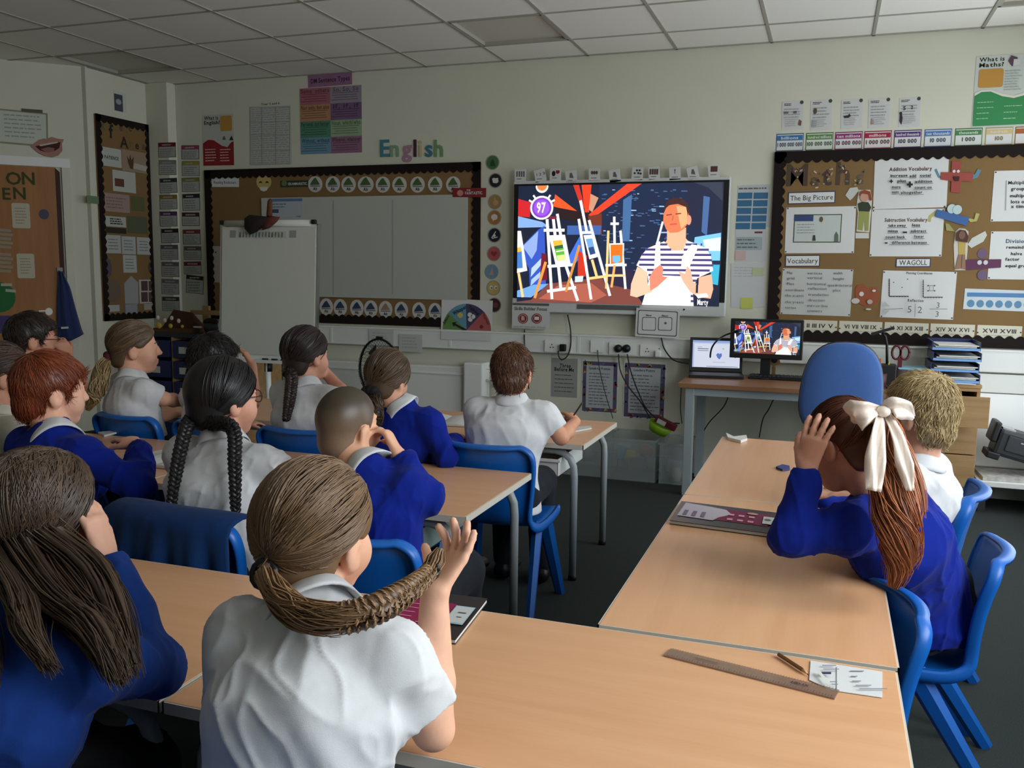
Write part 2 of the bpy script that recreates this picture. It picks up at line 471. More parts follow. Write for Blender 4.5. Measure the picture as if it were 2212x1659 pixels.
NM = {(-1, 0): 'unlit square ceiling light panel nearest the left wall', (4, 0): 'unlit square ceiling light panel above the big screen',
      (9, 0): 'unlit square ceiling light panel at the upper right picture edge', (-1, 3): 'unlit ceiling light panel over the back of the room on the left',
      (4, 3): 'unlit ceiling light panel over the near tables', (9, 3): 'unlit ceiling light panel over the right windows side'}
for c, r_ in LIGHTS:
    x, y = 0.6*c+0.3, -TW-0.3-0.6*r_
    e = empty('ceiling_light', (x, y, CEIL)); tag(e, NM[(c, r_)], 'ceiling light', 'recessed ceiling lights')
    m_ = MB()
    for sx, sy, wx, wy in ((0, .285, .59, .018), (0, -.285, .59, .018), (.285, 0, .018, .59), (-.285, 0, .018, .59)):
        m_.box((x+sx, y+sy, CEIL+0.012), (wx, wy, 0.03), M_TBAR)
    m_.build('frame', e)
    MB().box((x, y, CEIL+0.022), (0.57, 0.57, 0.008), M_LIGHTOFF).build('diffuser', e)

# boxed-in corner column, trunking, ledges, radiator
struct(MB().boxr((-0.64, -0.10, 0), (-0.43, 0.0, CEIL), M_WALL, 0.004).build('trim_1'))
mb = MB(); mb.boxr((-0.40, -0.055, 0.785), (ROOM_R, 0.0, 0.925), M_TRUNK, 0.006)
mb.boxr((-0.40, -0.060, 0.79), (ROOM_R, -0.05, 0.797), M_TRUNK); mb.boxr((-0.40, -0.060, 0.913), (ROOM_R, -0.05, 0.92), M_TRUNK)
for x in (0.78, 1.0, 2.0, 2.98, 4.1, 5.2): mb.boxr((x, -0.058, 0.79), (x+0.02, 0, 0.92), M_TRUNK)
struct(mb.build('trim_2'))
mb = MB(); mb.boxr((4.9, -0.045, 0.66), (ROOM_R, 0, 0.775), M_TRUNK, 0.005); mb.boxr((-0.40, -0.02, 0.0), (ROOM_R, 0, 0.10), M_TRUNK)
struct(mb.build('baseboard_front'))
e = empty('radiator', (1.6, -0.06, 0.1)); tag(e, 'low white panel radiator under the trunking behind the desk fan', 'radiator')
mb = MB(); mb.boxr((0.75, -0.11, 0.16), (2.16, -0.02, 0.66), M_WHITE, 0.01); mb.build('panel', e)
mb = MB(); mb.boxr((0.75, -0.118, 0.60), (2.16, -0.108, 0.61), M_WHITE); mb.build('seam', e)
mb = MB(); mb.boxr((2.16, -0.16, 0.10), (2.31, -0.01, 0.70), M_WHITE, 0.012); mb.build('end_cap', e)
mb = MB(); mb.tube([(2.40, -0.09, 0.56), (2.40, -0.09, 0.05)], 0.009, M_CHROME); mb.lathe([(0.012, 0), (0.02, 0.01), (0.02, 0.05), (0.012, 0.06)], M_CHROME, (2.40, -0.09, 0.54)); mb.tube([(2.3, -0.09, 0.57), (2.40, -0.09, 0.57)], 0.008, M_CHROME)
mb.build('valve', e)

# ================================================================== DISPLAY BOARDS
def scallop(fl, x0, z0, x1, z1, wd, m, per=0.058, amp=0.014, lift=0.02):
    """border card with a wavy inner edge along four sides"""
    def strip(p, q, inward):
        p = np.array(p, float); q = np.array(q, float); L = np.linalg.norm(q-p); n = max(4, int(L/per*6)); d = (q-p)/L; nn = np.array(inward, float)
        V = []; F = []
        for i in range(n+1):
            s = L*i/n; ww = wd + amp*abs(math.sin(math.pi*s/per))*1.4 - amp*0.7
            a = p+d*s; b = a+nn*ww
            V += [fl.P(*a, lift), fl.P(*b, lift), fl.P(*a, lift-0.003), fl.P(*b, lift-0.003)]
        for i in range(n):
            k = 4*i; F += [(k, k+4, k+5, k+1), (k+1, k+5, k+7, k+3)]
        fl.mb.add(V, F, m)
    strip((x0, z0), (x1, z0), (0, 1)); strip((x0, z1), (x1, z1), (0, -1)); strip((x0, z0), (x0, z1), (1, 0)); strip((x1, z0), (x1, z1), (-1, 0))
def board(mk, x0, z0, x1, z1, wd, name, label, m_back=M_HESSIAN):
    c = mk().P((x0+x1)/2, z0, 0)
    e = empty(name, c); tag(e, label, 'display board')
    f = mk(0.0008); f.rect(((x0+x1)/2, (z0+z1)/2), x1-x0, z1-z0, m_back, thick=0.013); f.build('backing', parent=e)
    f = mk(); scallop(f, x0-0.004, z0-0.004, x1+0.004, z1+0.004, wd, M_BORDER); f.build('border', parent=e)
    return e
LB = 0.0145            # face of the boards
board(front, -0.155, 0.945, 2.225, 2.13, 0.062, 'display_board', 'wide brown display board with black scalloped border around a whiteboard')
board(front, 4.255, 0.935, 5.97, 2.135, 0.066, 'display_board', 'brown maths display board with black scalloped border behind the teacher desk')
def lw(lift=0.0): return Flat((-0.64, 0, 0), (0, 1, 0), (1, 0, 0), lift)
def aw(lift=0.0): return Flat((LW1[0], LW1[1], 0), (-ANG[0], -ANG[1], 0), (0.678, -0.735, 0), lift)
_t = lw(); _a = _t.uv(202, 240); _b = _t.uv(330, 690); _c = _t.uv(222, 690); _d = _t.uv(328, 268)
board(lw, (_a[0]+_c[0])/2, (_c[1])-0.01, (_b[0]+_d[0])/2-0.01, _a[1]-0.02, 0.05, 'display_board', 'tall narrow brown display board on the left wall beside the corner')

def G(v): return paper((v, v, v))
BK = paper((38, 36, 40)); INK = paper((95, 95, 96)); WP = paper((208, 208, 203)); WP2 = paper((188, 188, 180)); CR = paper((200, 194, 172))

# whiteboard set in the English board
e = empty('whiteboard', at_y(830, 640)); tag(e, 'blank wall whiteboard with faint joins set in the brown board', 'whiteboard')
f = front(LB); c, w_, h_ = f.box_px(560, 425, 1000, 644); f.rect(c, w_, h_, mat('whiteboard_gloss', (176, 178, 168), rough=0.25, spec=0.5), thick=0.012); f.build('panel', parent=e)
for x in (720, 848):
    f = front(LB+0.012); f.lpx((x, 432), (x, 636), 2, paper((150, 152, 142))); f.build('seam', parent=e)

# ---------------------------------------------------------------- front wall posters, left to right
f = front(); f.rpx(438, 247, 506, 358, WP2, thick=0.002)
f.tpx('What is', 456, 255, 8, BK, 1, 30); f.tpx('English?', 458, 265, 8, BK, 1, 34); f.rpx(476, 250, 501, 283, paper((196, 140, 50)), rnd=0.01)
f.ppx([(439, 310), (450, 302), (462, 303), (480, 315), (492, 318), (499, 308), (505, 305), (506, 357), (440, 358)], paper((150, 28, 36)))
f.lines(444, 320, 468, 350, 5, paper((220, 190, 186)), 0.3, 3); f.lines(476, 320, 500, 350, 5, paper((220, 190, 186)), 0.3, 4)
f.ppx([(481, 302), (485, 293), (489, 302)], INK); f.ppx([(496, 303), (501, 293), (505, 303)], BK)
f.build('poster', 'red and white subject poster headed What is English', 'poster', 'subject posters')
f = front(); f.rpx(540, 230, 629, 357, paper((182, 183, 176)), thick=0.0015)
f.tpx('Year 5 and 6', 584, 224, 5, BK, 0, 40)
for y in (232, 262, 292, 325): f.lines(543, y, 627, y+28, 6, paper((150, 150, 146)), 0.2, y, 0.1)
for x in (541, 566, 596, 626): f.lpx((x, 232), (x, 355), 0.8, paper((140, 140, 138)))
for y in (232, 264, 292, 325, 355): f.lpx((541, y), (628, y-1), 0.8, paper((140, 140, 138)))
f.build('poster', 'pale laminated word-list chart ruled in small boxes', 'poster')
f = front(); f.rpx(665, 158, 760, 186, paper((150, 98, 134)), thick=0.0015, rot=0.012); f.tpx('DM Sentence Types', 713, 172, 10, paper((60, 34, 66)), 1, 84, rot=0.02)
f.build('sign', 'mauve title strip touching the ceiling, above the coloured grid chart', 'sign')
CG = [[((178, 88, 108), 'Some; others'), ((150, 132, 150), 'So, So, So')], [((196, 128, 78), 'Not only, but also'), ((120, 82, 132), 'If, if, if')],
      [((72, 142, 110), 'Personal, but better'), ((140, 178, 130), 'Noun, which/who')], [((92, 150, 178), 'Without, without'), ((150, 92, 128), 'Whoever, whatever')]]
CG = [[(tuple(int(v*0.78+sum(cc)/3*0.22) for v in cc), t) for cc, t in row] for row in CG]
f = front(); c, w_, h_ = f.box_px(648, 188, 781, 332)
f.rect(c, w_, h_, WP2, thick=0.0015)
for r_ in range(4):
    for k in range(2):
        col, t = CG[r_][k]; cc = (c[0]+(k-0.5)*w_/2, c[1]+h_*(0.375-0.25*r_))
        f.rect(cc, w_/2, h_/4, paper(col), h1=f.lift+0.0006)
        dk = paper(tuple(int(v*0.68) for v in col))
        f.lay = 2; f.text(t, (cc[0], cc[1]+h_*0.08), 0.045, dk, 1, min(w_*0.46, 0.022*len(t)))
        f.lay = 2
        for q in range(4): f.rect((cc[0]-0.01*(q % 2), cc[1]+h_*(0.03-0.035*q)), w_*(0.42-0.03*(q % 3)), 0.004, dk, h1=f.lift+0.0018)
f.build('chart', 'coloured grid chart of eight sentence boxes on the wall', 'chart')
# "English" cut-out letters
ENG = [('E', (62, 128, 138)), ('n', (120, 160, 124)), ('g', (166, 118, 146)), ('l', (74, 38, 62)), ('i', (190, 176, 120)), ('s', (58, 120, 138)), ('h', (108, 152, 96))]
xs = [832, 853, 880, 897, 909, 927, 948]
for (ch, col), x in zip(ENG, xs):
    f = front(0.001); f.tpx(ch, x, 321, 36, paper(col), 1)
    hh = f.lift
    f.lay = 2
    k = random.Random(ord(ch)); c = f.uv(x, 321)
    o = f.build('letter', 'cut-out letter %s of the word English on the wall' % ch, 'letter', 'letters spelling English')
    me = o.data; bm = bmesh.new(); bm.from_mesh(me); r = bmesh.ops.extrude_face_region(bm, geom=list(bm.faces))
    for v in r['geom']:
        if isinstance(v, bmesh.types.BMVert): v.co.y -= 0.006
    bm.to_mesh(me); bm.free()

# items on the English board
f = front(LB); f.rpx(457, 384, 516, 404, WP, thick=0.002, rot=-0.02); f.tpx('Reading Rockstars', 486, 394, 6, BK, 0, 48, rot=-0.02)
f.build('label_card', 'small white title card at the top left of the wide brown board', 'card')
e = empty('smiley_cutout', at_y(570, 400, -LB)); tag(e, 'yellow grinning face cut-out above the flip chart', 'cut-out')
f = front(LB); f.dpx(570, 393, 16, paper((198, 170, 92)), thick=0.002, ry=17); f.build('face', parent=e)
f = front(LB+0.002)
for x in (563, 577): f.ppx([(x-4, 397), (x-3, 393), (x, 391), (x+3, 393), (x+4, 397), (x+2, 395), (x-2, 395)], paper((60, 40, 20)))
f.ppx([(560, 404), (580, 404), (577, 411), (570, 414), (563, 411)], WP); f.build('features', parent=e)
f = front(LB); f.rpx(606, 390, 666, 404, paper((52, 62, 44)), thick=0.002); f.dpx(614, 396, 6, paper((96, 118, 70))); f.tpx('GRAMMARISTIC.', 643, 397, 5.5, WP, 1, 42)
f.build('label_strip', 'dark green title strip before the row of round bell badges', 'sign')
f = front(LB+0.012); f.rpx(978, 406, 1050, 426, paper((134, 34, 36)), thick=0.002, rot=-0.02); f.dpx(994, 417, 7, paper((190, 130, 120)), n=8); f.tpx('THE', 1012, 411, 3.5, WP, 1); f.tpx('FANTASTIC.', 1024, 417, 6, WP, 1, 38)
f.build('label_strip', 'red title strip at the right end of the bell badges', 'sign')
def badge(x, y, rx, ry, col, label, grp, gold=False):
    e = empty('round_badge', at_y(x, y, -LB)); tag(e, label, 'badge', grp)
    f = front(LB); f.dpx(x, y, rx, paper((192, 190, 182)), thick=0.002, ry=ry); f.build('disc', parent=e)
    f = front(LB+0.002); s = rx/16.0
    f.ppx([(x-11*s, y-1*s), (x-6*s, y-9*s), (x-3*s, y-13*s), (x+1*s, y-15*s), (x+4*s, y-10*s), (x+9*s, y-2*s), (x+10*s, y+1*s), (x-11*s, y+2*s)], paper(col))
    f.lpx((x-11*s, y+4*s), (x+11*s, y+4*s), 2.0, INK); f.tpx('Ab', x, y+10*s, 7*s, BK, 1, 9*s)
    f.build('bell_print', parent=e)
ORD = ['first', 'second', 'third', 'fourth', 'fifth', 'sixth', 'seventh', 'eighth', 'ninth']
for i, x in enumerate((681, 719, 753, 790, 827, 863, 902, 940, 979)):
    badge(x, 399-abs(i-5)*0.2, 15.5 if i != 3 else 17, 17.5, (70, 98, 52), '%s round green bell badge from the left along the board top' % ORD[i], 'green bell badges along the top')
for i, x in enumerate((705, 735, 771, 801, 833, 867, 905, 940)):
    badge(x, 663+i*1.4, 14.5, 18.5, (44, 64, 92) if i not in (4,) else (150, 120, 100), '%s round blue bell badge from the left along the board bottom' % ORD[i], 'blue bell badges along the bottom')
f = front(LB); f.rpx(461, 532, 479, 610, paper((176, 164, 152)), thick=0.002); f.dpx(466, 545, 1.6, BK); f.build('card', 'narrow pinkish card half hidden behind the flip chart', 'card')
f = front(LB+0.013); f.rpx(584, 429, 654, 470, paper((170, 176, 184)), thick=0.0015); f.rpx(586, 429, 653, 435, paper((84, 120, 160))); f.lines(588, 438, 625, 450, 2, paper((90, 120, 160)), 0.4, 5); f.rpx(588, 452, 602, 460, paper((60, 80, 110))); f.tpx('read', 645, 467, 4, BK)
f.build('poster', 'small pale blue reading sheet on the whiteboard above the flip chart', 'poster')
# noise-o-meter fan chart
e = empty('noise_chart', at_y(1005, 700, -0.03)); tag(e, 'quarter-coloured noise meter dial chart with a black arrow', 'chart')
f = front(0.022); c, w_, h_ = f.box_px(953, 647, 1063, 718); f.rect(c, w_, h_, WP, thick=0.003, rot=-0.02); f.build('card', parent=e)
f = front(0.025); f.lay = 1
cx, cz = f.uv(1008, 713); R_ = h_*0.80
for a0, a1, col in ((180, 140, (98, 140, 70)), (140, 92, (92, 146, 172)), (92, 46, (70, 62, 96)), (46, 0, (176, 84, 84))):
    pts = [(cx, cz)] + [(cx+R_*1.0*math.cos(math.radians(a)), cz+R_*math.sin(math.radians(a))) for a in np.linspace(a0, a1, 9)]
    f.poly(pts, paper(col), h1=f.lift+0.0006)
f.build('dial', parent=e)
for t, x, y, hp, cc, wp, ro in (('Whisper', 993, 670, 8, (38, 36, 40), 32, 0.5), ('Silent', 964, 690, 6, (38, 36, 40), 20, 1.0), ('Talking', 1024, 670, 6, (30, 26, 44), 26, -0.6), ('Playground', 1050, 688, 6, (110, 30, 34), 26, -1.1), ('NOISE-O-METER', 1003, 716.5, 5, (95, 95, 96), 56, 0)):
    f = front(0.0265); f.tpx(t, x, y, hp, paper(cc), 1, wp, rot=ro); f.build('word', parent=e)
for x, y, r, cc in ((994, 681, 6, (206, 180, 90)), (1015, 680, 5, (208, 208, 203)), (1022, 684, 5, (208, 208, 203)), (1016, 690, 5, (208, 208, 203)), (1040, 706, 4, (120, 40, 44))):
    f = front(0.0265); f.dpx(x, y, r, paper(cc)); f.build('face_print', parent=e)
f = front(0.027); f.ppx([(1005, 716), (1009, 712), (984, 699), (986, 695), (977, 697), (981, 706), (982, 702)], BK, thick=0.002); f.build('arrow', parent=e)
# round picture buttons between board and screen
BT = [(1064, 351, (66, 112, 70)), (1070, 390, (44, 36, 40)), (1069, 436, (166, 132, 70)), (1068, 470, (176, 116, 44)), (1068, 508, (34, 38, 48)), (1067, 548, (186, 84, 84)), (1062, 587, (100, 148, 178)), (1066, 622, (196, 168, 84)), (1068, 659, (74, 36, 48))]
DSC = ['green', 'black', 'mustard', 'orange speech-bubble', 'dark navy', 'red heart', 'sky blue praying-hands', 'yellow wide-eyed face', 'maroon']
for i, (x, y, col) in enumerate(BT):
    e = empty('round_sticker', at_y(x, y)); tag(e, '%s round sticker in the column left of the big screen' % DSC[i], 'sticker', 'column of round stickers')
    f = front(); f.dpx(x, y, 15, paper((150, 148, 140)), thick=0.002, ry=16.5); f.build('rim', parent=e)
    f = front(0.002); f.dpx(x, y, 13, paper(col), ry=14.5)
    if i == 0: f.ppx([(x-6, y+8), (x-4, y-2), (x, y-8), (x+4, y-2), (x+6, y+8)], paper((40, 74, 46)))
    if i == 1: f.ppx([(x-7, y-4), (x-3, y-6), (x+1, y-5), (x+6, y-6), (x+7, y+3), (x+3, y+6), (x-5, y+5)], WP)
    if i == 2: f.dpx(x+2, y+2, 6, paper((196, 150, 110))); f.lpx((x, y-9), (x+1, y+2), 2.5, paper((196, 150, 110)))
    if i == 3: f.dpx(x, y-1, 7, WP, ry=6.5); f.ppx([(x-4, y+3), (x, y+4), (x-3, y+9)], WP)
    if i == 4: f.lpx((x-6, y+6), (x+3, y-8), 2, WP); f.lpx((x-5, y+7), (x+7, y+4), 2, WP); f.dpx(x, y+1, 3, WP)
    if i == 5: f.ppx([(x, y+7), (x-7, y-1), (x-5, y-6), (x, y-3), (x+5, y-6), (x+7, y-1)], paper((150, 50, 56)))
    if i == 6: f.ppx([(x-5, y+7), (x-1, y-4), (x+2, y-9), (x+3, y), (x+5, y+7)], paper((196, 140, 120)))
    if i == 7:
        for s in (-5, 5): f.dpx(x+s, y-1, 3.6, WP, ry=4.5); f.dpx(x+s+1, y, 1.6, BK)
    if i == 8: f.dpx(x+2, y, 6, paper((110, 60, 66)))
    f.build('picture', parent=e)
# cards on the corner column and the strip beside it
colA = [(361, 308, 340, (120, 26, 34)), (362, 346, 378, (130, 138, 136)), (364, 385, 417, (40, 58, 66)), (364, 421, 452, (150, 112, 40)), (364, 457, 489, (86, 52, 90)), (367, 494, 525, (52, 22, 26)), (366, 529, 561, (90, 92, 90)), (368, 566, 598, (100, 100, 106)), (368, 603, 636, (110, 112, 108)), (369, 641, 672, (52, 72, 44))]
colB = [(411, 314, 344, (150, 60, 90)), (412, 348, 380, (150, 150, 44)), (412, 384, 414, (130, 134, 60)), (413, 419, 455, (36, 34, 40)), (412, 459, 488, (70, 28, 32)), (414, 496, 528, (124, 52, 40)), (416, 532, 561, (100, 84, 84)), (416, 565, 592, (120, 34, 30)), (421, 595, 634, (44, 30, 30))]
CN = {(120, 26, 34): 'dark red', (130, 138, 136): 'pale grey', (40, 58, 66): 'slate', (150, 112, 40): 'amber', (86, 52, 90): 'purple', (52, 22, 26): 'maroon', (90, 92, 90): 'mid grey', (100, 100, 106): 'blue-grey', (110, 112, 108): 'light grey', (52, 72, 44): 'green', (150, 60, 90): 'pink', (150, 150, 44): 'yellow', (130, 134, 60): 'olive', (36, 34, 40): 'black', (70, 28, 32): 'wine red', (124, 52, 40): 'rust', (100, 84, 84): 'dusty mauve', (120, 34, 30): 'brick red', (44, 30, 30): 'dark brown'}
for lst, mk, where, half in ((colA, lambda: Flat((0, -0.10, 0), (1, 0, 0), (0, -1, 0)), 'on the boxed corner column', 19), (colB, front, 'in the strip left of the wide brown board', 19)):
    for i, (x, y0, y1, col) in enumerate(lst):
        f = mk(); rt = random.Random(x+y0).uniform(-0.03, 0.03) if i != 8 or mk is not front else -0.08
        f.rpx(x-half, y0, x+half, y1, BK if i in (0, 2, 5, 3, 4) else INK, thick=0.0012, rot=rt); f.lay = 0
        f.rpx(x-half+1, y0+1, x+half-1, y1-1, paper((170, 172, 166)), rot=rt); f.rpx(x-half+1, y0+1, x+half-1, y0+9, paper(col), rot=rt)
        f.lay += 0; f.lines(x-half+4, y0+12, x+half-4, y1-3, 4, paper((110, 110, 108)), 0.3, x+y0, 0.3); f.lines(x-half+8, y0+2, x+half-8, y0+8, 1, paper((170, 160, 160)), 0.5, y1)
        f.build('value_card', 'small card with %s heading %s' % (CN[col], where), 'card', 'cards on the corner column' if half == 19 and mk is not front else 'cards in the strip beside the board')

# right-hand side: screen-side papers
f = front(); f.rpx(1593, 400, 1663, 492, paper((176, 182, 182)), thick=0.0015, rot=0.03)
for r_ in range(5):
    for k in range(2):
        x0 = 1594-r_*1.2+k*34; y0 = 416+r_*16.4; f.rpx(x0, y0, x0+31, y0+13.5, paper((52, 104, 142))); f.lay -= 1
f.lay += 1; f.lines(1596, 402, 1660, 412, 1, INK, 0.3, 3)
f.build('timetable', 'pale chart of ten blue boxes just right of the big screen', 'poster')
f = front(); f.rpx(1588, 495, 1655, 566, paper((184, 186, 184)), thick=0.0015, rot=0.03); f.rpx(1630, 500, 1647, 504, paper((110, 50, 60))); f.rpx(1590, 512, 1646, 540, paper((150, 164, 166))); f.lines(1592, 514, 1644, 538, 3, INK, 0.3, 2); f.rpx(1588, 542, 1611, 562, paper((196, 164, 156)))
f.build('notice', 'grey and pink printed notice below the blue box chart', 'notice')
f = front(0.001); f.rpx(1579, 568, 1652, 664, paper((188, 190, 188)), thick=0.0015, rot=0.04); f.lines(1586, 575, 1640, 600, 4, paper((160, 160, 160)), 0.2, 6)
f.build('notice', 'blank white sheet low beside the maths board', 'notice')
f = front(0.003); f.rpx(1625, 578, 1650, 596, paper((176, 184, 140)), thick=0.001); f.build('sticky_note', 'pale green sticky note on the blank white sheet', 'sticky note')
f = front(0.003); f.rpx(1600, 643, 1626, 667, paper((190, 196, 84)), thick=0.001, rot=0.03); f.build('sticky_note', 'bright yellow-green sticky note low on the white sheet', 'sticky note')

# place value strip above the maths board
PV = [(1706, 'billions', '1 000 000 000', (48, 110, 166)), (1770, 'hundred millions', '100 000 000', (84, 142, 62)), (1833, 'ten millions', '10 000 000', (150, 40, 108)), (1896, 'millions', '1 000 000', (168, 30, 60)), (1960.5, 'hundred thousands', '100 000', (84, 42, 120)), (2026, 'ten thousands', '10 000', (66, 116, 180)), (2092, 'thousands', '1 000', (66, 132, 72)), (2158, 'hundreds', '100', (206, 180, 120)), (2222, 'tens', '10', (176, 92, 44))]
for x, a, b, col in PV:
    yc = 307.5-(x-1706)*0.030
    f = front(); f.rpx(x-29.5, yc-19, x+29.5, yc+19, paper(tuple(int(v*0.8) for v in col)), thick=0.0015); f.rpx(x-28, yc-17, x+28, yc+17, WP)
    f.rpx(x-28, yc-15, x+28, yc-4, paper(col)); f.tpx(a, x, yc-9.5, 6, WP, 1, min(50, len(a)*4.6)); f.tpx(b, x, yc+5, 8.5, paper(tuple(int(v*0.6) for v in col)), 1, min(53, len(b)*5.6))
    f.build('place_value_card', 'place value card reading %s above the maths board' % a, 'card', 'place value cards')
# five small sheets
SH = [(1712, 219, 280, 'first small white info sheet from the left, with a brick picture'), (1774, 216, 281, 'white info sheet with a grey pillar and a balloon drawing'), (1840, 215, 277, 'white info sheet with a dark lying figure drawing'), (1899, 213, 276, 'white info sheet with a small red figure at its foot'), (1965, 211, 274, 'white info sheet with large numbers, last of the five')]
for i, (x, y0, y1, lb) in enumerate(SH):
    f = front(); f.rpx(x-23, y0, x+23, y1, paper((196, 196, 192)), thick=0.0015, rot=0.03)
    f.dpx(x+20, y0+2, 4, paper((60, 76, 62))); f.lines(x-18, y0+4, x+2, y0+10, 2, BK, 0.5, i); f.lines(x-18, y0+14, x+18, y1-24, 4, paper((150, 150, 150)), 0.35, i+9)
    if i == 0: f.rpx(x-19, y0+22, x-9, y0+27, paper((110, 100, 110))); f.rpx(x+2, y0+21, x+9, y0+26, paper((100, 96, 110))); f.ppx([(x+12, y1-10), (x+15, y1-22), (x+20, y1-18), (x+18, y1-8)], paper((120, 80, 66)))
    if i == 1: f.dpx(x-13, y0+24, 4, paper((90, 74, 56)), ry=6.5); f.rpx(x-20, y1-22, x-10, y1-6, paper((150, 156, 158)))
    if i == 2: f.ppx([(x-18, y0+36), (x-8, y0+34), (x-5, y0+30), (x-2, y0+36), (x-8, y0+40), (x-16, y0+40)], paper((50, 46, 50)))
    if i == 3: f.ppx([(x-18, y1-6), (x-17, y1-20), (x-12, y1-18), (x-11, y1-8)], paper((160, 120, 110)))
    if i == 4:
        f.tpx('5', x-11, y0+23, 8, BK, 1); f.tpx('2', x+5, y0+21, 7, BK, 1); f.ppx([(x-22, y1-12), (x-21, y1-27), (x-17, y1-29), (x-15, y1-18), (x-18, y1-4)], paper((50, 44, 60))); f.dpx(x-19, y1-29, 3, paper((60, 40, 30)))
    f.lines(x-16, y1-24, x+14, y1-6, 4, paper((170, 170, 170)), 0.4, i+4); f.build('info_sheet', lb, 'poster', 'small sheets above the place value cards')
f = front(); c, w_, h_ = f.rpx(2103, 118, 2260, 273, paper((190, 196, 186)), thick=0.002, rot=0.0)
f.tpx('What is', 2143, 128, 9, BK, 1, 54); f.tpx('Maths?', 2142, 140, 9, BK, 1, 53); f.rpx(2114, 149, 2167, 189, paper((196, 138, 54)), rnd=0.012)
f.ppx([(2106, 201), (2120, 195), (2140, 194), (2165, 203), (2190, 207), (2212, 200), (2258, 196), (2258, 204), (2212, 208), (2190, 213), (2165, 209), (2140, 199), (2120, 200), (2105, 208)], paper((214, 210, 190)))
f.ppx([(2105, 208), (2120, 199), (2140, 198), (2165, 208), (2190, 212), (2212, 206), (2258, 202), (2258, 266), (2101, 273)], paper((52, 140, 78)))
f.lines(2110, 215, 2150, 262, 4, paper((150, 206, 160)), 0.13, 3, 0.5); f.lines(2168, 222, 2210, 262, 3, paper((150, 206, 160)), 0.13, 4, 0.4); f.lines(2170, 150, 2210, 196, 8, paper((150, 160, 152)), 0.3, 5)
f.ppx([(2178, 132), (2185, 120), (2198, 124), (2196, 136), (2186, 144)], paper((90, 66, 80))); f.ppx([(2190, 128), (2204, 128), (2202, 140), (2188, 142)], paper((200, 196, 196)))
f.build('poster', 'large green and white subject poster headed What is Maths', 'poster', 'subject posters')

# ---------------------------------------------------------------- maths board contents
def MZ(zx, zy): return (1640+zx*0.25859, 100+zy*0.25859)        # positions noted on an enlarged view
def MY(zx, zy): return (1640+zx*0.25859, 500+zy*0.25859)
fm = lambda l=0.0: front(LB+l)
MCOL = [(70, 52, 40), (196, 176, 150), (90, 110, 110), (140, 90, 60), (176, 150, 110), (84, 66, 96)]
for i, (ch, x, hp) in enumerate((('M', 1722, 46), ('a', 1760, 26), ('t', 1786, 40), ('h', 1821, 48), ('s', 1858, 32))):
    f = fm(); yb = 402-i*0.8; f.tpx(ch, x, yb-hp*0.5, hp if ch.isupper() or ch in 'h' else hp, paper(((78, 60, 46), (90, 72, 56), (70, 60, 56), (84, 62, 46), (96, 84, 66))[i]), 1)
    c = f.uv(x, yb-hp*0.5); k_ = random.Random(i)
    f.lift += 0.005
    for q in range(9):
        f.lay = 1; f.rect((c[0]+k_.uniform(-.028, .028), c[1]+k_.uniform(-.05, .05)), k_.uniform(.005, .011), k_.uniform(.01, .022), paper(MCOL[k_.randrange(6)]), rot=k_.uniform(0, 3))
    f.build('letter', 'collage letter %s of the Maths title on the brown board' % ch, 'letter', 'letters spelling Maths')
def sheet(box, label, col=(204, 204, 199), rot=0.0, cat='poster', lift=0.0, name='poster', grp=None, pins=True):
    f = fm(lift); c, w_, h_ = f.rpx(*box, paper(col), thick=0.0015, rot=rot)
    if pins:
        for sx in (-1, 1):
            for sy in (-1, 1): f.lay = 0; f.rect((c[0]+sx*(w_/2-.008), c[1]+sy*(h_/2-.008)), .008, .008, BK)
        f.lay = 1
    f.done = lambda: f.build(name, label, cat, grp)
    return f
f = sheet((1887, 342, 2046, 450), 'white sheet of addition words, upper middle of the maths board', rot=0.02)
f.tpx('Addition Vocabulary', 1967, 365, 8, paper((90, 40, 52)), 1, 92)
for t, x, y in (('increase', 1942, 379), ('add', 1972, 380), ('total', 1999, 379), ('plus', 1948, 391), ('addition', 1995, 392), ('more', 1936, 404), ('count on', 1994, 405), ('sum', 1934, 415), ('altogether', 1969, 416)):
    f.tpx(t, x, y, 6, BK, 1, len(t)*4.6); f.lpx((x-len(t)*2.6, y+5), (x+len(t)*2.6, y+4.2), 0.9, INK)
for x, y, s in ((1925, 392, 4), (1965, 399, 6.5)): f.lpx((x-s, y), (x+s, y), s*0.7, BK); f.lpx((x, y-s), (x, y+s), s*0.7, BK)
f.done()
f = sheet((1880, 452, 2036, 554), 'white sheet of subtraction words, below the addition sheet', rot=0.005)
f.tpx('Subtraction Vocabulary', 1957, 475, 8, paper((90, 70, 60)), 1, 92)
for t, x, y in (('take away', 1938, 487), ('less', 1979, 486), ('minus', 1929, 499), ('subtract', 1984, 499), ('count back', 1934, 512), ('fewer', 1985, 511), ('difference between', 1964, 524)):
    f.tpx(t, x, y, 6, BK, 1, len(t)*4.2); f.lpx((x-len(t)*2.4, y+5), (x+len(t)*2.4, y+4.6), 0.9, INK)
f.lpx((1950, 502), (1959, 502), 3.5, BK); f.lpx((1911, 525), (1917, 525), 3, BK); f.done()
f = sheet((2143, 368, 2290, 478), 'white sheet of multiplication words at the right picture edge', rot=0.0)
for t, x, y in (('Multiplication', 2178, 395), ('groups of', 2184, 408), ('multiple', 2182, 423), ('lots of', 2184, 436), ('x times', 2184, 446)): f.tpx(t, x, y, 7, BK, 1, None, 'l' if False else 'l')
f.lpx((2174, 390), (2172, 455), 1, INK); f.done()
f = sheet((2136, 500, 2285, 604), 'white sheet of division words at the right picture edge', rot=0.0)
f.tpx('Division', 2173, 521, 8, paper((60, 84, 110)), 1, None, 'l')
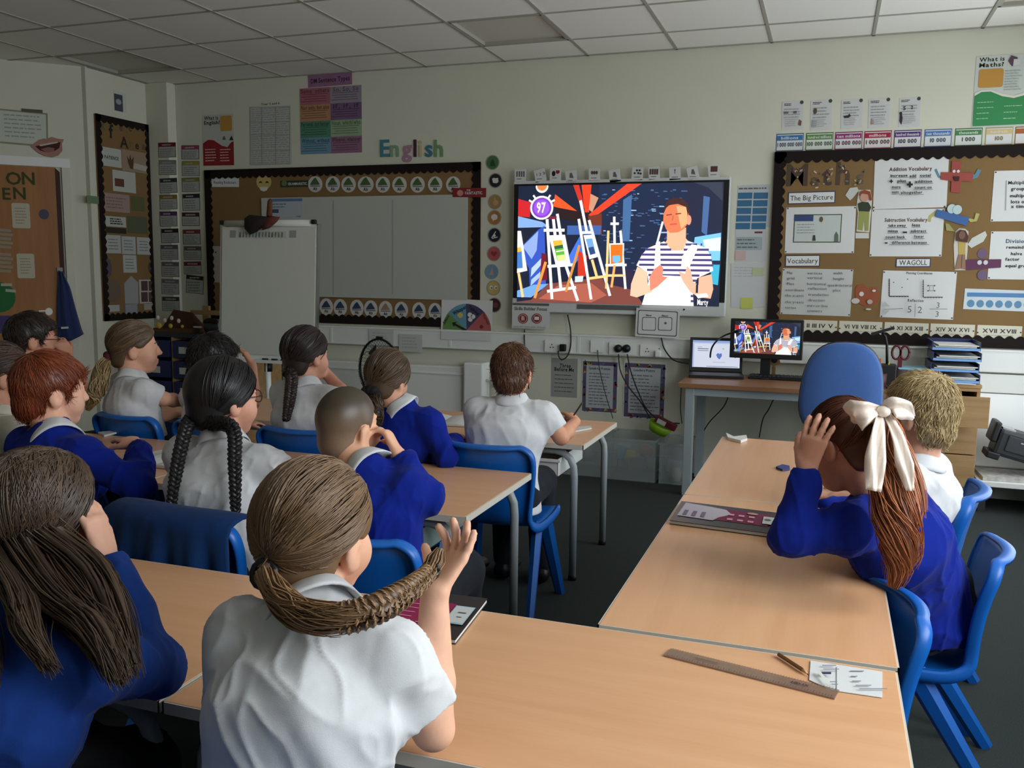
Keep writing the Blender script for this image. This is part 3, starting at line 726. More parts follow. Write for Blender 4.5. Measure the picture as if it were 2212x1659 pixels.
for t, x, y in (('remainder', 2174, 534), ('halve', 2184, 548), ('factor', 2172, 560), ('equal groups', 2172, 574)): f.tpx(t, x, y, 6.5, BK, 1, None, 'l')
f.done()
for t, bx, tw in (('The Big Picture', (1702, 414, 1804, 440), 92), ('Vocabulary', (1696, 551, 1771, 576), 66), ('WAGOLL', (1935, 558, 2010, 577), 60)):
    f = fm(); f.rpx(*bx, paper((56, 60, 92)), thick=0.0015, rot=0.015); f.rpx(bx[0]+2, bx[1]+2, bx[2]-2, bx[3]-2, WP, rot=0.015); f.tpx(t, (bx[0]+bx[2])/2, (bx[1]+bx[3])/2, 11, BK, 0, tw, rot=0.02)
    f.build('title_card', 'white title card reading %s on the maths board' % t, 'card', 'title cards on the maths board')
f = sheet((1696, 447, 1846, 547), 'white sheet framing a dark green screenshot, under The Big Picture', rot=0.01)
f.rpx(1714, 463, 1817, 524, paper((66, 84, 48))); f.rpx(1716, 465, 1815, 522, paper((186, 192, 186))); f.rpx(1716, 465, 1757, 478, paper((54, 70, 120)))
f.lines(1722, 482, 1760, 506, 4, paper((150, 150, 150)), 0.3, 1); f.dpx(1774, 474, 4, paper((100, 80, 60)), ry=6); f.ppx([(1802, 522), (1803, 508), (1807, 500), (1811, 508), (1811, 522)], paper((90, 110, 90))); f.ppx([(1755, 520), (1757, 508), (1761, 508), (1762, 520)], paper((60, 60, 60))); f.done()
f = sheet((1687, 581, 1839, 681), 'greyish handwritten vocabulary list on the maths board', col=(186, 186, 180), rot=-0.01)
for t, x, y in (('Map', 1700, 589), ('vertices', 1744, 590), ('width', 1800, 590), ('grid', 1700, 601), ('vertical', 1744, 600), ('height', 1800, 602), ('Plot', 1700, 613), ('horizontal', 1744, 613), ('quadrilateral', 1788, 616), ('coordinate', 1697, 626), ('reflection', 1746, 623), ('plot', 1800, 627), ('the x-axis', 1696, 638), ('translation', 1746, 636), ('the y-axis', 1696, 652), ('direction', 1746, 648), ('vertex', 1696, 664), ('mirror line', 1744, 660), ('symmetry', 1744, 671)):
    f.tpx(t, x, y, 5.5, paper((84, 82, 84)), 0, len(t)*4.0, 'l')
f.done()
f = sheet((1903, 586, 2062, 688), 'white hand-drawn coordinates worksheet with mirrored digits', rot=-0.012)
f.tpx('Plotting Coordinates', 1986, 590, 5, paper((96, 96, 96)), 1, 56)
for x, y in ((1921, 640), (1994, 642)):
    f.lpx((x, y), (x, y-38), 1.6, BK); f.lpx((x, y), (x+42, y), 1.6, BK)
    for q in range(7): f.lpx((x-2, y-5*q-3), (x+1, y-5*q-3), 1.2, BK); f.lpx((x+6*q+4, y-1), (x+6*q+4, y+2), 1.2, BK)
for x, y in ((1930, 610), (1948, 621), (1960, 603)): f.dpx(x, y, 1.3, BK, 8)
for x, y in ((2004, 617), (2018, 617), (2004, 628), (2018, 628)): f.dpx(x, y, 1.6, BK, 8)
f.lpx((2004, 617), (2018, 617), 1, INK); f.lpx((2004, 628), (2018, 628), 1, INK); f.lpx((2007, 617), (2007, 628), 1, INK); f.lpx((2015, 617), (2015, 628), 1, INK)
f.tpx('Reflection', 1977, 649, 6, BK, 1, 34)
f.lpx((1909, 668), (1950, 666), 1, INK); f.ppx([(1910, 650), (1910, 661), (1922, 662)], paper((176, 176, 172))); f.ppx([(1910, 681), (1910, 670), (1922, 669)], paper((176, 176, 172)))
f.tpx('5', 1964, 668, 14, INK, 0); f.tpx('2', 1986, 669, 14, INK, 0); f.lpx((1976, 655), (1975, 684), 1, INK); f.tpx('3', 2025, 659, 12, INK, 0); f.tpx('3', 2023, 678, 12, INK, 0); f.lpx((2007, 667), (2045, 667), 1, INK); f.done()
f = sheet((2081, 626, 2250, 671), 'pale strip with a row of six blue discs', col=(190, 200, 204), rot=-0.02, pins=False)
f.rpx(2088, 633, 2235, 642, paper((76, 124, 176)))
for i in range(8): f.dpx(2097+20.4*i, 655.5+0.5*i, 8, paper((86, 132, 166))); f.lay -= 1
f.done()
# roman numeral strips
for a, x0, x1 in (('II III IV V', 1733, 1809), ('VI VII VIII IX', 1811, 1906), ('X XI XII XIII', 1909, 2006), ('XIV XV XVI', 2008, 2106), ('XVII XVIII', 2109, 2208)):
    yc = 706+(x0-1733)*0.030
    f = fm(); f.rpx(x0+1, yc-14, x1-1, yc+14, CR, thick=0.0015, rot=-0.005); f.tpx(a, (x0+x1)/2, yc-2, 8.5, BK, 1, (x1-x0)*0.74); f.lines(x0+14, yc+6, x1-14, yc+9, 1, paper((160, 150, 130)), 0.4, 4)
    for s in (x0+3, x1-3): f.dpx(s, yc+1, 1.6, BK, 8)
    f.build('numeral_strip', 'cream strip of roman numerals %s along the board foot' % a, 'card', 'roman numeral strips')
# cut-out cartoon figures and symbols (generic shapes)
def cut(parts, label, name='paper_cutout', lift=0.0):
    e = None
    for nm, pts, col in parts:
        f = fm(lift)
        if isinstance(pts[0], (int, float)): f.dpx(pts[0], pts[1], pts[2], paper(col), thick=0.002, ry=pts[3] if len(pts) > 3 else None)
        else: f.ppx(pts, paper(col), thick=0.002)
        lift += 0.0021
        if e is None:
            V = np.array(f.mb.V).mean(0); e = empty(name, V); tag(e, label, 'cut-out', 'paper cut-outs on the maths board')
        f.build(nm, parent=e)
def bx(x0, y0, x1, y1): return [(x0, y1), (x1, y1), (x1, y0), (x0, y0)]
cut([('arm', [(2018, 367), (2023, 364), (2030, 380), (2040, 380), (2039, 386), (2026, 384)], (90, 130, 150)), ('arm', [(2098, 378), (2106, 376), (2112, 365), (2120, 367), (2112, 384), (2098, 388)], (90, 130, 150)),
     ('cross', [(2056, 348), (2077, 349), (2076, 373), (2103, 374), (2101, 392), (2076, 391), (2074, 416), (2054, 415), (2055, 391), (2032, 388), (2033, 372), (2055, 372)], (160, 68, 58)), ('eye', (2061, 370, 3.2), (206, 206, 200)), ('eye', (2070, 370, 3.2), (206, 206, 200)), ('mouth', [(2059, 381), (2073, 381), (2071, 391), (2062, 391)], (70, 30, 30))], 'red plus-sign cut-out with blue arms', lift=0.0)
cut([('arm', [(2003, 478), (2006, 466), (2020, 455), (2024, 462), (2012, 470), (2010, 480)], (176, 168, 92)), ('arm', [(2088, 470), (2104, 474), (2108, 460), (2116, 462), (2110, 478), (2096, 480)], (176, 168, 92)), ('leg', [(2042, 482), (2050, 484), (2062, 500), (2044, 498)], (150, 150, 84)),
     ('bar', [(2024, 452), (2094, 470), (2088, 488), (2020, 468)], (58, 96, 156)), ('eye', (2056, 451, 10), (176, 196, 196)), ('eye', (2068, 453, 10), (176, 196, 196))], 'blue minus-sign cut-out with yellow arms')
cut([('dot', (2122, 548, 11), (108, 82, 110)), ('dot', (2122, 594, 11), (108, 82, 110)), ('bar', [(2086, 561), (2163, 560), (2162, 578), (2086, 583)], (96, 48, 80)), ('eye', (2116, 567, 5), (196, 190, 196)), ('eye', (2129, 567, 5), (196, 190, 196))], 'purple divide-sign cut-out with two dots')
cut([('backing', [(1855, 410), (1880, 410), (1884, 430), (1882, 460), (1878, 502), (1850, 500), (1853, 460), (1850, 445)], (200, 196, 180)), ('trousers', [(1856, 455), (1878, 456), (1876, 498), (1869, 499), (1867, 474), (1863, 498), (1853, 496)], (150, 150, 76)), ('jacket', [(1853, 440), (1862, 436), (1876, 437), (1882, 448), (1878, 457), (1856, 456)], (52, 62, 44)), ('head', (1867, 426, 9, 10), (196, 140, 116)), ('hair', [(1856, 424), (1858, 414), (1868, 410), (1880, 414), (1884, 432), (1879, 434), (1876, 420), (1862, 418)], (150, 62, 40))], 'cut-out child in green jacket and yellow trousers')
cut([('backing', [(2064, 500), (2072, 493), (2084, 494), (2092, 500), (2090, 540), (2086, 584), (2062, 584), (2060, 530)], (196, 186, 176)), ('dress', [(2070, 518), (2086, 518), (2085, 550), (2071, 550)], (186, 156, 74)), ('leg', [(2071, 550), (2077, 550), (2076, 580), (2063, 582)], (150, 108, 80)), ('leg', [(2079, 550), (2085, 550), (2086, 582), (2077, 580)], (150, 108, 80)), ('hair', [(2065, 520), (2066, 503), (2074, 496), (2086, 498), (2092, 510), (2090, 524)], (84, 52, 40)), ('head', (2078, 508, 7, 9), (120, 84, 66))], 'cut-out child in yellow dress beside the word sheets')
cut([('bubble', [(1826, 422), (1836, 406), (1852, 404), (1855, 412), (1842, 428), (1836, 433)], (186, 188, 178))], 'pale speech-bubble cut-out above the jacketed child')
cut([('bubble', [(2090, 528), (2100, 514), (2128, 499), (2132, 508), (2124, 522), (2098, 536)], (190, 192, 182))], 'pale speech-bubble cut-out beside the yellow dress child')
cut([('body', [(1847, 625), (1852, 616), (1866, 614), (1874, 622), (1890, 620), (1900, 632), (1898, 650), (1886, 660), (1868, 662), (1856, 656), (1848, 644)], (150, 76, 44)), ('patch', (1861, 635, 5), (200, 196, 186)), ('patch', (1848, 650, 9, 6), (190, 180, 170)), ('patch', (1888, 628, 4, 2.5), (206, 200, 190)), ('patch', (1879, 652, 6, 5), (170, 160, 150)), ('foot', (1876, 668, 6, 2), (190, 180, 160))], 'orange cut-out blob between the list and the worksheet')
cut([('slip', bx(1848, 503, 1877, 515), (196, 196, 184))], 'blank white slip under the jacketed child')

# ---------------------------------------------------------------- left wall and angled wall
f = lw(); f.rpx(246, 198, 272, 242, paper((190, 196, 184)), thick=0.0015); f.rpx(247, 204, 265, 240, paper((66, 72, 84))); f.dpx(256, 220, 6, paper((150, 154, 160))); f.build('photo_print', 'small print with a dark portrait panel above the narrow board', 'picture')
fl_ = lambda l=0.0: lw(LB+l)
for i, (ch, x, y, h_, c_) in enumerate((('R', 222, 272, 22, (84, 90, 60)), ('e', 0, 0, 0, 0), ('f', 240, 284, 34, (40, 34, 28)), ('e', 261, 275, 18, (92, 66, 58)), ('c', 281, 276, 18, (70, 62, 50)), ('t', 296, 275, 22, (84, 96, 70)), ('o', 311, 278, 18, (100, 84, 56)), ('A', 268, 308, 28, (46, 36, 32)), ('r', 283, 310, 20, (100, 84, 60)), ('e', 296, 314, 20, (52, 40, 34)), ('a', 310, 316, 18, (92, 76, 60)))):
    if not h_: continue
    f = fl_(); f.tpx(ch, x, y, h_*0.85, paper(c_), 1); f.build('letter', 'dark cut-out letter %s at %s of the narrow board' % (ch, ('the first line start', '', 'the first line, tall', 'the first line middle', 'the first line', 'the first line', 'the first line end', 'the second line start', 'the second line', 'the second line, dark', 'the second line end')[i]), 'letter', 'letters on the narrow board')
def lsheet(box, label, col=(176, 178, 168), rot=-0.0, name='card', extra=None):
    f = fl_(); f.rpx(*box, paper(col), thick=0.0015, rot=rot)
    if extra: extra(f)
    f.build(name, label, 'card')
lsheet((220, 320, 262, 360), 'white card with the word patience on the narrow board', extra=lambda f: f.tpx('PATIENCE', 241, 341, 7, BK, 1, 30))
lsheet((264, 327, 318, 372), 'tan card with a raised hand drawing on the narrow board', (150, 128, 100), extra=lambda f: (f.ppx([(276, 350), (274, 336), (279, 345), (281, 333), (284, 346), (289, 338), (288, 352), (287, 366), (281, 364)], paper((84, 58, 40))), f.ppx([(290, 352), (318, 360), (318, 371), (288, 364)], paper((170, 166, 152)))))
lsheet((244, 370, 293, 415), 'white card with a small brown picture on the narrow board', extra=lambda f: f.rpx(248, 386, 268, 403, paper((104, 60, 44))))
lsheet((225, 419, 280, 458), 'pinkish card on the narrow board', (158, 132, 122), extra=lambda f: f.lines(230, 425, 275, 452, 4, paper((120, 96, 90)), 0.3, 4))
lsheet((188, 424, 226, 440), 'green tab sticking out left of the narrow board', (104, 130, 96))
lsheet((284, 425, 312, 456), 'mossy green blob card on the narrow board', (92, 96, 56))
lsheet((228, 468, 272, 490), 'white arrow-shaped card with three bold lines', extra=lambda f: f.lines(238, 471, 270, 486, 3, BK, 0.5, 2))
lsheet((228, 492, 273, 504), 'dark landscape strip on the narrow board', (52, 46, 34))
lsheet((276, 468, 318, 504), 'dull green picture card on the narrow board', (88, 92, 66))
for i, (b, w_) in enumerate((((229, 508, 261, 547), 'first of three'), ((263, 511, 293, 549), 'middle of three'), ((296, 513, 325, 550), 'last of three'))):
    lsheet(b, 'white leafy-edged certificate, %s in a row' % w_, (172, 176, 170), extra=lambda f, b=b: f.lines(b[0]+5, b[1]+6, b[2]-5, b[3]-6, 4, INK, 0.25, 3))
lsheet((266, 551, 295, 589), 'white leafy-edged certificate below the row of three', (172, 176, 170), extra=lambda f: f.lines(271, 557, 290, 583, 4, INK, 0.25, 3))
f = fl_(); f.ppx([(268, 612), (283, 596), (298, 610), (299, 656), (270, 656)], paper((150, 152, 148)), thick=0.002); f.build('card', 'grey house-shaped card on the narrow board', 'card')
lsheet((301, 604, 338, 655), 'white card showing a four-pane window picture', (178, 174, 168), extra=lambda f: [f.rpx(x, y, x+14, y+21, paper((84, 62, 54))) for x in (305, 321) for y in (607, 631)])
f = fl_(); f.dpx(244, 628, 17, paper((112, 92, 80)), thick=0.002, ry=24); f.build('paper_plate', 'round brown paper plate low on the narrow board', 'craft')
f = fl_(); f.dpx(232, 578, 9, paper((84, 76, 92)), thick=0.002, ry=21); f.build('paper_shape', 'purple-grey oval shape low left on the narrow board', 'craft')
f = fl_(); f.dpx(328, 578, 8, paper((84, 70, 66)), thick=0.002, ry=14); f.build('paper_shape', 'dull pink round shape low right on the narrow board', 'craft')
lsheet((232, 659, 258, 673), 'small white slip at the foot of the narrow board', (172, 172, 166))
lsheet((271, 657, 297, 690), 'pale blue-grey card overlapping the narrow board foot', (140, 142, 150))
lsheet((311, 656, 335, 669), 'second white slip at the right foot of the narrow board', (160, 158, 150))
# angled wall: framed notice, lips, wooden door with letters, coat
f = aw(0.001); f.rpx(-40, 238, 104, 312, paper((140, 140, 110)), thick=0.006, rot=-0.03); f.rpx(-40, 241, 100, 308, paper((190, 194, 180)), rot=-0.03); f.lines(10, 246, 92, 300, 6, paper((150, 154, 144)), 0.3, 3); f.rpx(47, 236, 92, 243, paper((96, 88, 66)))
f.build('notice', 'framed pale notice with a brown tab at the left picture edge', 'notice')
e = empty('lips_cutout', aw().P(*aw().uv(102, 318), 0)); tag(e, 'large pink lips cut-out below the framed notice', 'cut-out')
f = aw(0.007); f.ppx([(66, 315), (84, 302), (96, 299), (103, 301), (112, 296), (126, 300), (138, 301), (134, 310), (135, 325), (126, 336), (112, 340), (96, 337), (82, 330)], paper((168, 116, 102)), thick=0.004); f.build('lip', parent=e)
f = aw(0.011); f.ppx([(76, 316), (92, 312), (104, 311), (118, 308), (131, 307), (128, 320), (118, 326), (100, 329), (86, 325)], paper((72, 28, 28))); f.ppx([(88, 322), (104, 318), (118, 320), (116, 327), (102, 330)], paper((140, 92, 86))); f.ppx([(84, 313), (104, 309), (126, 306), (124, 309), (104, 313), (88, 316)], paper((186, 176, 160))); f.build('mouth', parent=e)
M_DOOR = wood('door_veneer', (146, 98, 54), (160, 110, 64), 'Z', rough=0.45)
dfl = aw(); dA = dfl.uv(119, 368)[0]; dTop = dfl.uv(60, 360)[1]
door = struct(empty('door_1', aw().P(dA-0.43, 0, 0)))
f = aw(); f.poly([(dA-0.86, 0.0), (dA, 0.0), (dA, dTop), (dA-0.86, dTop)], M_DOOR, 0.0, 0.035, True); f.build('door_leaf', parent=door)
f = aw(); f.poly([(dA, 0.0), (dA+0.03, 0.0), (dA+0.03, dTop-0.03), (dA, dTop)], mat('dark_door_edge', (58, 30, 22), rough=0.6), 0.0, 0.03, True); f.build('door_edge', parent=door)
f = aw()
f.poly([(dA-0.95, dTop+0.005), (dA+0.10, dTop+0.005), (dA+0.10, dTop+0.07), (dA-0.95, dTop+0.07)], M_WHITE, 0, 0.02, True); f.poly([(dA+0.045, 0), (dA+0.10, 0), (dA+0.10, dTop+0.005), (dA+0.045, dTop+0.005)], M_WALL, 0, 0.02, True)
struct(f.build('trim_3'))
f = aw(0.035); f.dpx(106, 673, 8, M_WHITE, thick=0.012); f.lpx((84, 672), (106, 671), 3, M_WHITE); f.build('door_handle', parent=door)
def dcut(ch, x, y, h_, col, lb):
    f = aw(0.036); f.tpx(ch, x, y, h_, paper(col), 1); f.build('letter', lb, 'letter', 'green letters on the wooden door')
GR = (62, 70, 26)
dcut('O', 29, 386, 27, GR, 'green cut-out letter O in the upper word on the wooden door'); dcut('N', 61, 386, 26, GR, 'green cut-out letter N in the upper word on the wooden door')
dcut('E', 14, 419, 25, GR, 'green cut-out letter E in the lower word on the wooden door'); dcut('N', 42, 418, 25, GR, 'green cut-out letter N in the lower word on the wooden door')
for b, lb in (((26, 439, 65, 493), 'upper rounded white text card on the wooden door'), ((37, 548, 75, 601), 'lower rounded white text card on the wooden door')):
    f = aw(0.035); f.rpx(*b, paper((186, 178, 152)), thick=0.002, rnd=0.012, rot=0.0); f.lines(b[0]+7, b[1]+8, b[2]-7, b[3]-8, 6, paper((140, 132, 112)), 0.3, 3); f.build('card', lb, 'card', 'text cards on the door')
f = aw(0.035); f.dpx(95, 463, 11, paper((76, 74, 96)), thick=0.002); f.build('round_sticker', 'small blue-grey round sticker on the wooden door', 'sticker')
f = aw(0.035); f.dpx(-2, 642, 36, paper((34, 108, 54)), thick=0.002, ry=33); f.build('green_disc', 'green disc low on the wooden door at the picture edge', 'craft')
for i, (y, lb) in enumerate(((518, 'upper'), (570, 'lower'))):
    f = aw(0.035)
    for k in range(5): f.rpx(-14, y-24+k*9, 24+(k % 2)*4, y-18+k*9, paper((150, 138, 116)), rot=-0.06)
    f.build('paper_hand', '%s bundle of pale paper strips on the wooden door' % lb, 'craft')
f = aw(0.037); f.rpx(2, 612, 26, 618, paper((176, 170, 150)), thick=0.001); f.rpx(12, 625, 34, 631, paper((176, 170, 150)), thick=0.001, rot=-0.1); f.build('paper_slip', 'small white slips on the green disc', 'craft')
f = aw(0.035); f.rpx(-40, 682, 26, 720, paper((64, 58, 110)), thick=0.002); f.build('card', 'purple card at the foot of the door by the picture edge', 'card')
# ================================================================== BIG SCREEN
def tv_picture(fl, c, w_, h_, st, parent, full=True):
    """the programme on the screen: flat glowing picture, coordinates noted on an enlarged view"""
    def uvm(x, y): return (c[0]-w_/2 + w_*(x-305)/1545.0, c[1]+h_/2 - h_*(y-262)/905.0)
    def clip(pts):
        return [(min(max(x, 305), 1850), min(max(y, 262), 1167)) for x, y in pts]
    def pg(pts, col): fl.lay = LAY[0]; fl.poly([uvm(*p) for p in clip(pts)][::-1], emis(col, st), h1=fl.lift+0.00012*LAY[0]); LAY[0] += 1
    LAY = [1]
    def ln(a, b, wd, col):
        a = np.array(a, float); b = np.array(b, float); d = b-a; n = np.array([-d[1], d[0]])/np.linalg.norm(d)*wd/2
        pg([a+n, b+n, b-n, a-n], col)
    def dc(x, y, r, col, ry=None, n=22): pg([(x+r*math.cos(2*math.pi*i/n), y+(ry or r)*math.sin(2*math.pi*i/n)) for i in range(n)], col)
    R = random.Random(5)
    pg([(305, 262), (1850, 262), (1850, 1167), (305, 1167)], (22, 30, 52))
    pg([(940, 262), (1850, 262), (1850, 900), (940, 1000)], (26, 38, 66)); pg([(1560, 262), (1850, 262), (1850, 620), (1640, 600)], (30, 36, 60))
    for i in range(150 if full else 40):                     # light-blue dashes as brick texture
        x = R.uniform(960, 1600); y = R.uniform(300, 920); q = R.random()
        L = R.uniform(14, 46); t = R.uniform(5, 10); k = LAY[0]
        cc = (70, 96, 140) if q < 0.8 else (150, 186, 220)
        pg([(x, y), (x+L, y+2), (x+L, y+t), (x, y+t)], cc); LAY[0] = k
    LAY[0] += 1
    pg([(1125, 380), (1190, 340), (1180, 690), (1125, 690)], (66, 104, 150)); pg([(1710, 360), (1755, 370), (1745, 650), (1705, 620)], (70, 100, 150)); pg([(1640, 262), (1840, 262), (1846, 400), (1740, 300)], (52, 56, 74))
    pg([(305, 360), (410, 390), (400, 505), (305, 495)], (196, 34, 40)); pg([(305, 495), (500, 540), (560, 580), (305, 585)], (128, 166, 226)); pg([(305, 585), (480, 590), (340, 730), (305, 900)], (24, 30, 46))
    pg([(300, 760), (470, 600), (520, 570), (540, 1060), (410, 1090), (400, 900)], (52, 84, 184)); pg([(345, 730), (470, 610), (460, 760), (420, 830)], (140, 164, 230)); pg([(420, 900), (500, 820), (500, 870), (415, 970)], (176, 198, 244)); pg([(420, 990), (500, 920), (500, 960), (415, 1040)], (160, 186, 240))
    pg([(305, 1080), (440, 1030), (560, 1020), (420, 1130), (305, 1130)], (110, 160, 216))
    pg([(740, 262), (785, 262), (835, 440), (800, 420)], (196, 48, 36)); pg([(600, 330), (775, 460), (640, 440), (585, 420)], (228, 84, 36)); pg([(590, 425), (870, 480), (900, 560), (640, 520)], (38, 24, 26))
    pg([(805, 262), (882, 262), (868, 470), (835, 470)], (222, 62, 30)); pg([(876, 330), (938, 362), (892, 470), (866, 450)], (196, 140, 110)); pg([(1150, 262), (1260, 262), (900, 512), (862, 490)], (226, 66, 40))
    pg([(860, 500), (965, 480), (970, 640), (880, 610)], (110, 50, 34)); pg([(700, 570), (965, 570), (960, 640), (700, 640)], (62, 96, 160)); pg([(720, 800), (800, 650), (840, 770), (740, 900)], (66, 112, 214)); pg([(790, 760), (860, 800), (850, 960), (790, 960)], (200, 50, 30))
    pg([(420, 1150), (560, 1020), (1000, 960), (1210, 1050), (1300, 1167), (305, 1167)], (122, 66, 58)); pg([(480, 1140), (640, 1030), (900, 1010), (1020, 1100), (900, 1160)], (170, 92, 74)); pg([(960, 900), (1210, 900), (1230, 1060), (1000, 1010)], (44, 36, 62))
    pg([(770, 960), (835, 955), (830, 1000), (770, 1005)], (196, 226, 250)); pg([(500, 780), (540, 790), (550, 990), (490, 1000)], (110, 22, 36))
    WH = (252, 252, 252); CRM = (236, 200, 130)
    def easel(pts, wd=20):
        for a, b, col in pts: ln(a, b, wd, col)
    easel([((535, 850), (450, 1135), (214, 150, 70)), ((620, 480), (690, 860), WH), ((540, 520), (590, 1140), WH), ((690, 860), (795, 1148), WH), ((590, 520), (660, 1060), WH), ((515, 605), (680, 605), WH), ((550, 885), (755, 870), WH), ((550, 1080), (780, 1045), WH)], 22)
    pg([(556, 645), (684, 640), (732, 862), (618, 886)], WH); pg([(588, 686), (660, 680), (696, 834), (628, 846)], (96, 176, 52)); pg([(588, 686), (660, 680), (668, 716), (598, 728)], (226, 176, 60)); pg([(600, 728), (668, 716), (674, 742), (606, 752)], (40, 96, 60)); pg([(622, 800), (690, 790), (696, 834), (630, 846)], (206, 220, 140)); ln((618, 770), (676, 760), 9, (240, 246, 240))
    easel([((800, 720), (700, 1080), (206, 140, 66)), ((790, 520), (900, 1135), WH), ((800, 380), (855, 620), WH), ((870, 530), (1045, 1105), WH), ((900, 830), (940, 960), CRM), ((800, 625), (900, 622), WH), ((880, 975), (1010, 955), CRM)], 20)
    pg([(830, 645), (906, 640), (952, 806), (880, 828)], WH); pg([(848, 672), (898, 668), (928, 784), (884, 796)], (110, 160, 214)); pg([(868, 740), (908, 730), (926, 782), (886, 794)], (44, 70, 120))
    easel([((1062, 505), (1070, 705), WH), ((1020, 610), (1015, 1050), CRM), ((1112, 610), (1162, 1050), WH), ((1035, 558), (1098, 558), WH), ((1005, 872), (1165, 868), WH), ((1075, 870), (1055, 1040), (226, 170, 90)), ((1020, 950), (1155, 948), CRM)], 18)
    pg([(1030, 706), (1142, 704), (1142, 860), (1038, 872)], WH); pg([(1040, 716), (1132, 714), (1132, 850), (1046, 862)], (230, 110, 26)); pg([(1058, 800), (1112, 796), (1118, 836), (1088, 858), (1060, 844)], (110, 180, 236))
    pg([(305, 610), (332, 610), (388, 920), (305, 940)], WH); pg([(305, 760), (340, 760), (352, 900), (305, 905)], (70, 120, 190)); pg([(305, 740), (335, 735), (340, 770), (305, 776)], (226, 180, 70)); ln((318, 940), (355, 1130), 20, CRM)
    # countdown clock
    dc(497, 268, 50, WH); dc(497, 262, 40, (220, 120, 60)); dc(497, 432, 92, WH); dc(497, 432, 78, (126, 62, 190)); dc(497, 432, 62, (150, 84, 216))
    for a in (-60, -35, 35, 60): ln((497+88*math.sin(math.radians(a)), 432-88*math.cos(math.radians(a))), (497+118*math.sin(math.radians(a)), 432-118*math.cos(math.radians(a))), 14, WH)
    pg([(556, 500), (618, 496), (618, 520), (556, 522)], (120, 30, 60))
    fl.lay = 0; sv = fl.lift; fl.lift += 0.00012*LAY[0]; fl.text('97', uvm(494, 432), 0.095*h_/0.78, emis(WH, st), 1, w_*0.046); fl.lift = sv; LAY[0] += 6
    # window on the right, then the presenter
    pg([(1660, 660), (1845, 628), (1845, 830), (1790, 830), (1700, 720), (1655, 720)], (120, 190, 240)); pg([(1720, 680), (1845, 660), (1845, 760), (1740, 760)], (214, 238, 250)); pg([(1780, 860), (1845, 860), (1838, 1010), (1790, 1000)], (60, 170, 200))
    ln((1425, 545), (1385, 720), 14, WH); ln((1410, 625), (1460, 625), 10, (150, 180, 220))
    SK = (238, 176, 140); SKD = (222, 120, 80)
    pg([(1458, 600), (1460, 680), (1440, 712), (1500, 760), (1580, 756), (1625, 700), (1596, 668), (1596, 590)], SK); pg([(1430, 470), (1428, 540), (1450, 600), (1480, 628), (1540, 624), (1580, 600), (1606, 560), (1612, 480), (1590, 430), (1520, 415), (1450, 430)], SKD); dc(1614, 535, 17, (226, 150, 120), 36); pg([(1520, 430), (1600, 440), (1600, 560), (1560, 600), (1540, 520)], (240, 170, 120))
    pg([(1428, 490), (1434, 430), (1450, 392), (1500, 370), (1560, 376), (1600, 410), (1616, 470), (1604, 500), (1590, 440), (1530, 416), (1470, 424), (1446, 446)], (62, 36, 34))
    ln((1450, 498), (1490, 492), 9, (140, 60, 50)); ln((1516, 490), (1556, 486), 9, (140, 60, 50)); ln((1478, 566), (1528, 562), 10, (214, 70, 84)); ln((1500, 500), (1494, 540), 8, (196, 96, 66))
    body = [(1440, 690), (1390, 712), (1320, 742), (1280, 790), (1240, 870), (1320, 920), (1335, 990), (1290, 1167), (1670, 1167), (1660, 1040), (1690, 960), (1800, 905), (1780, 800), (1745, 742), (1650, 700), (1605, 685), (1580, 756), (1500, 760)]
    pg(body, (250, 250, 252))
    def inb(x, y):
        s = False; n = len(body); j = n-1
        for i in range(n):
            xi, yi = body[i]; xj, yj = body[j]
            if (yi > y) != (yj > y) and x < (xj-xi)*(y-yi)/(yj-yi)+xi: s = not s
            j = i
        return s
    k = LAY[0]
    for yy in range(705, 1150, 38):                          # navy stripes
        run = None
        for x in range(1236, 1806, 6):
            ok = inb(x, yy+8+(14 if x < 1330 or x > 1700 else 0))
            if ok and run is None: run = x
            if (not ok or x >= 1800) and run is not None:
                pg([(run, yy), (x, yy), (x, yy+17), (run, yy+17)], (74, 62, 118)); LAY[0] = k; run = None
    LAY[0] += 1
    pg([(1350, 940), (1640, 950), (1650, 1167), (1290, 1167)], (255, 255, 255)); pg([(1380, 700), (1410, 690), (1420, 880), (1372, 900)], WH); pg([(1640, 712), (1690, 722), (1630, 880), (1570, 880), (1575, 800)], WH)
    pg([(1248, 880), (1322, 920), (1330, 1020), (1390, 1000), (1360, 1070), (1250, 1112), (1200, 1100), (1205, 1010)], (246, 190, 160)); pg([(1350, 1060), (1340, 960), (1370, 900), (1420, 862), (1440, 890), (1436, 950), (1475, 955), (1400, 1030)], (226, 132, 108))
    pg([(1700, 955), (1790, 930), (1806, 1040), (1790, 1110), (1700, 1100), (1640, 1060), (1590, 990), (1550, 910), (1600, 930), (1612, 872), (1640, 900), (1660, 990), (1700, 1010)], (240, 176, 146)); ln((1690, 1005), (1690, 1070), 16, (40, 34, 50))
    pg([(1680, 1080), (1760, 1070), (1775, 1095), (1700, 1110)], WH)
    fl.lay = 0; sv = fl.lift; fl.lift += 0.00012*LAY[0]; fl.text('Marty', uvm(1735, 1138), 0.05*h_/0.78, emis(WH, st), 1, w_*0.05); fl.lift = sv
    return fl.build('screen_picture', parent=parent)

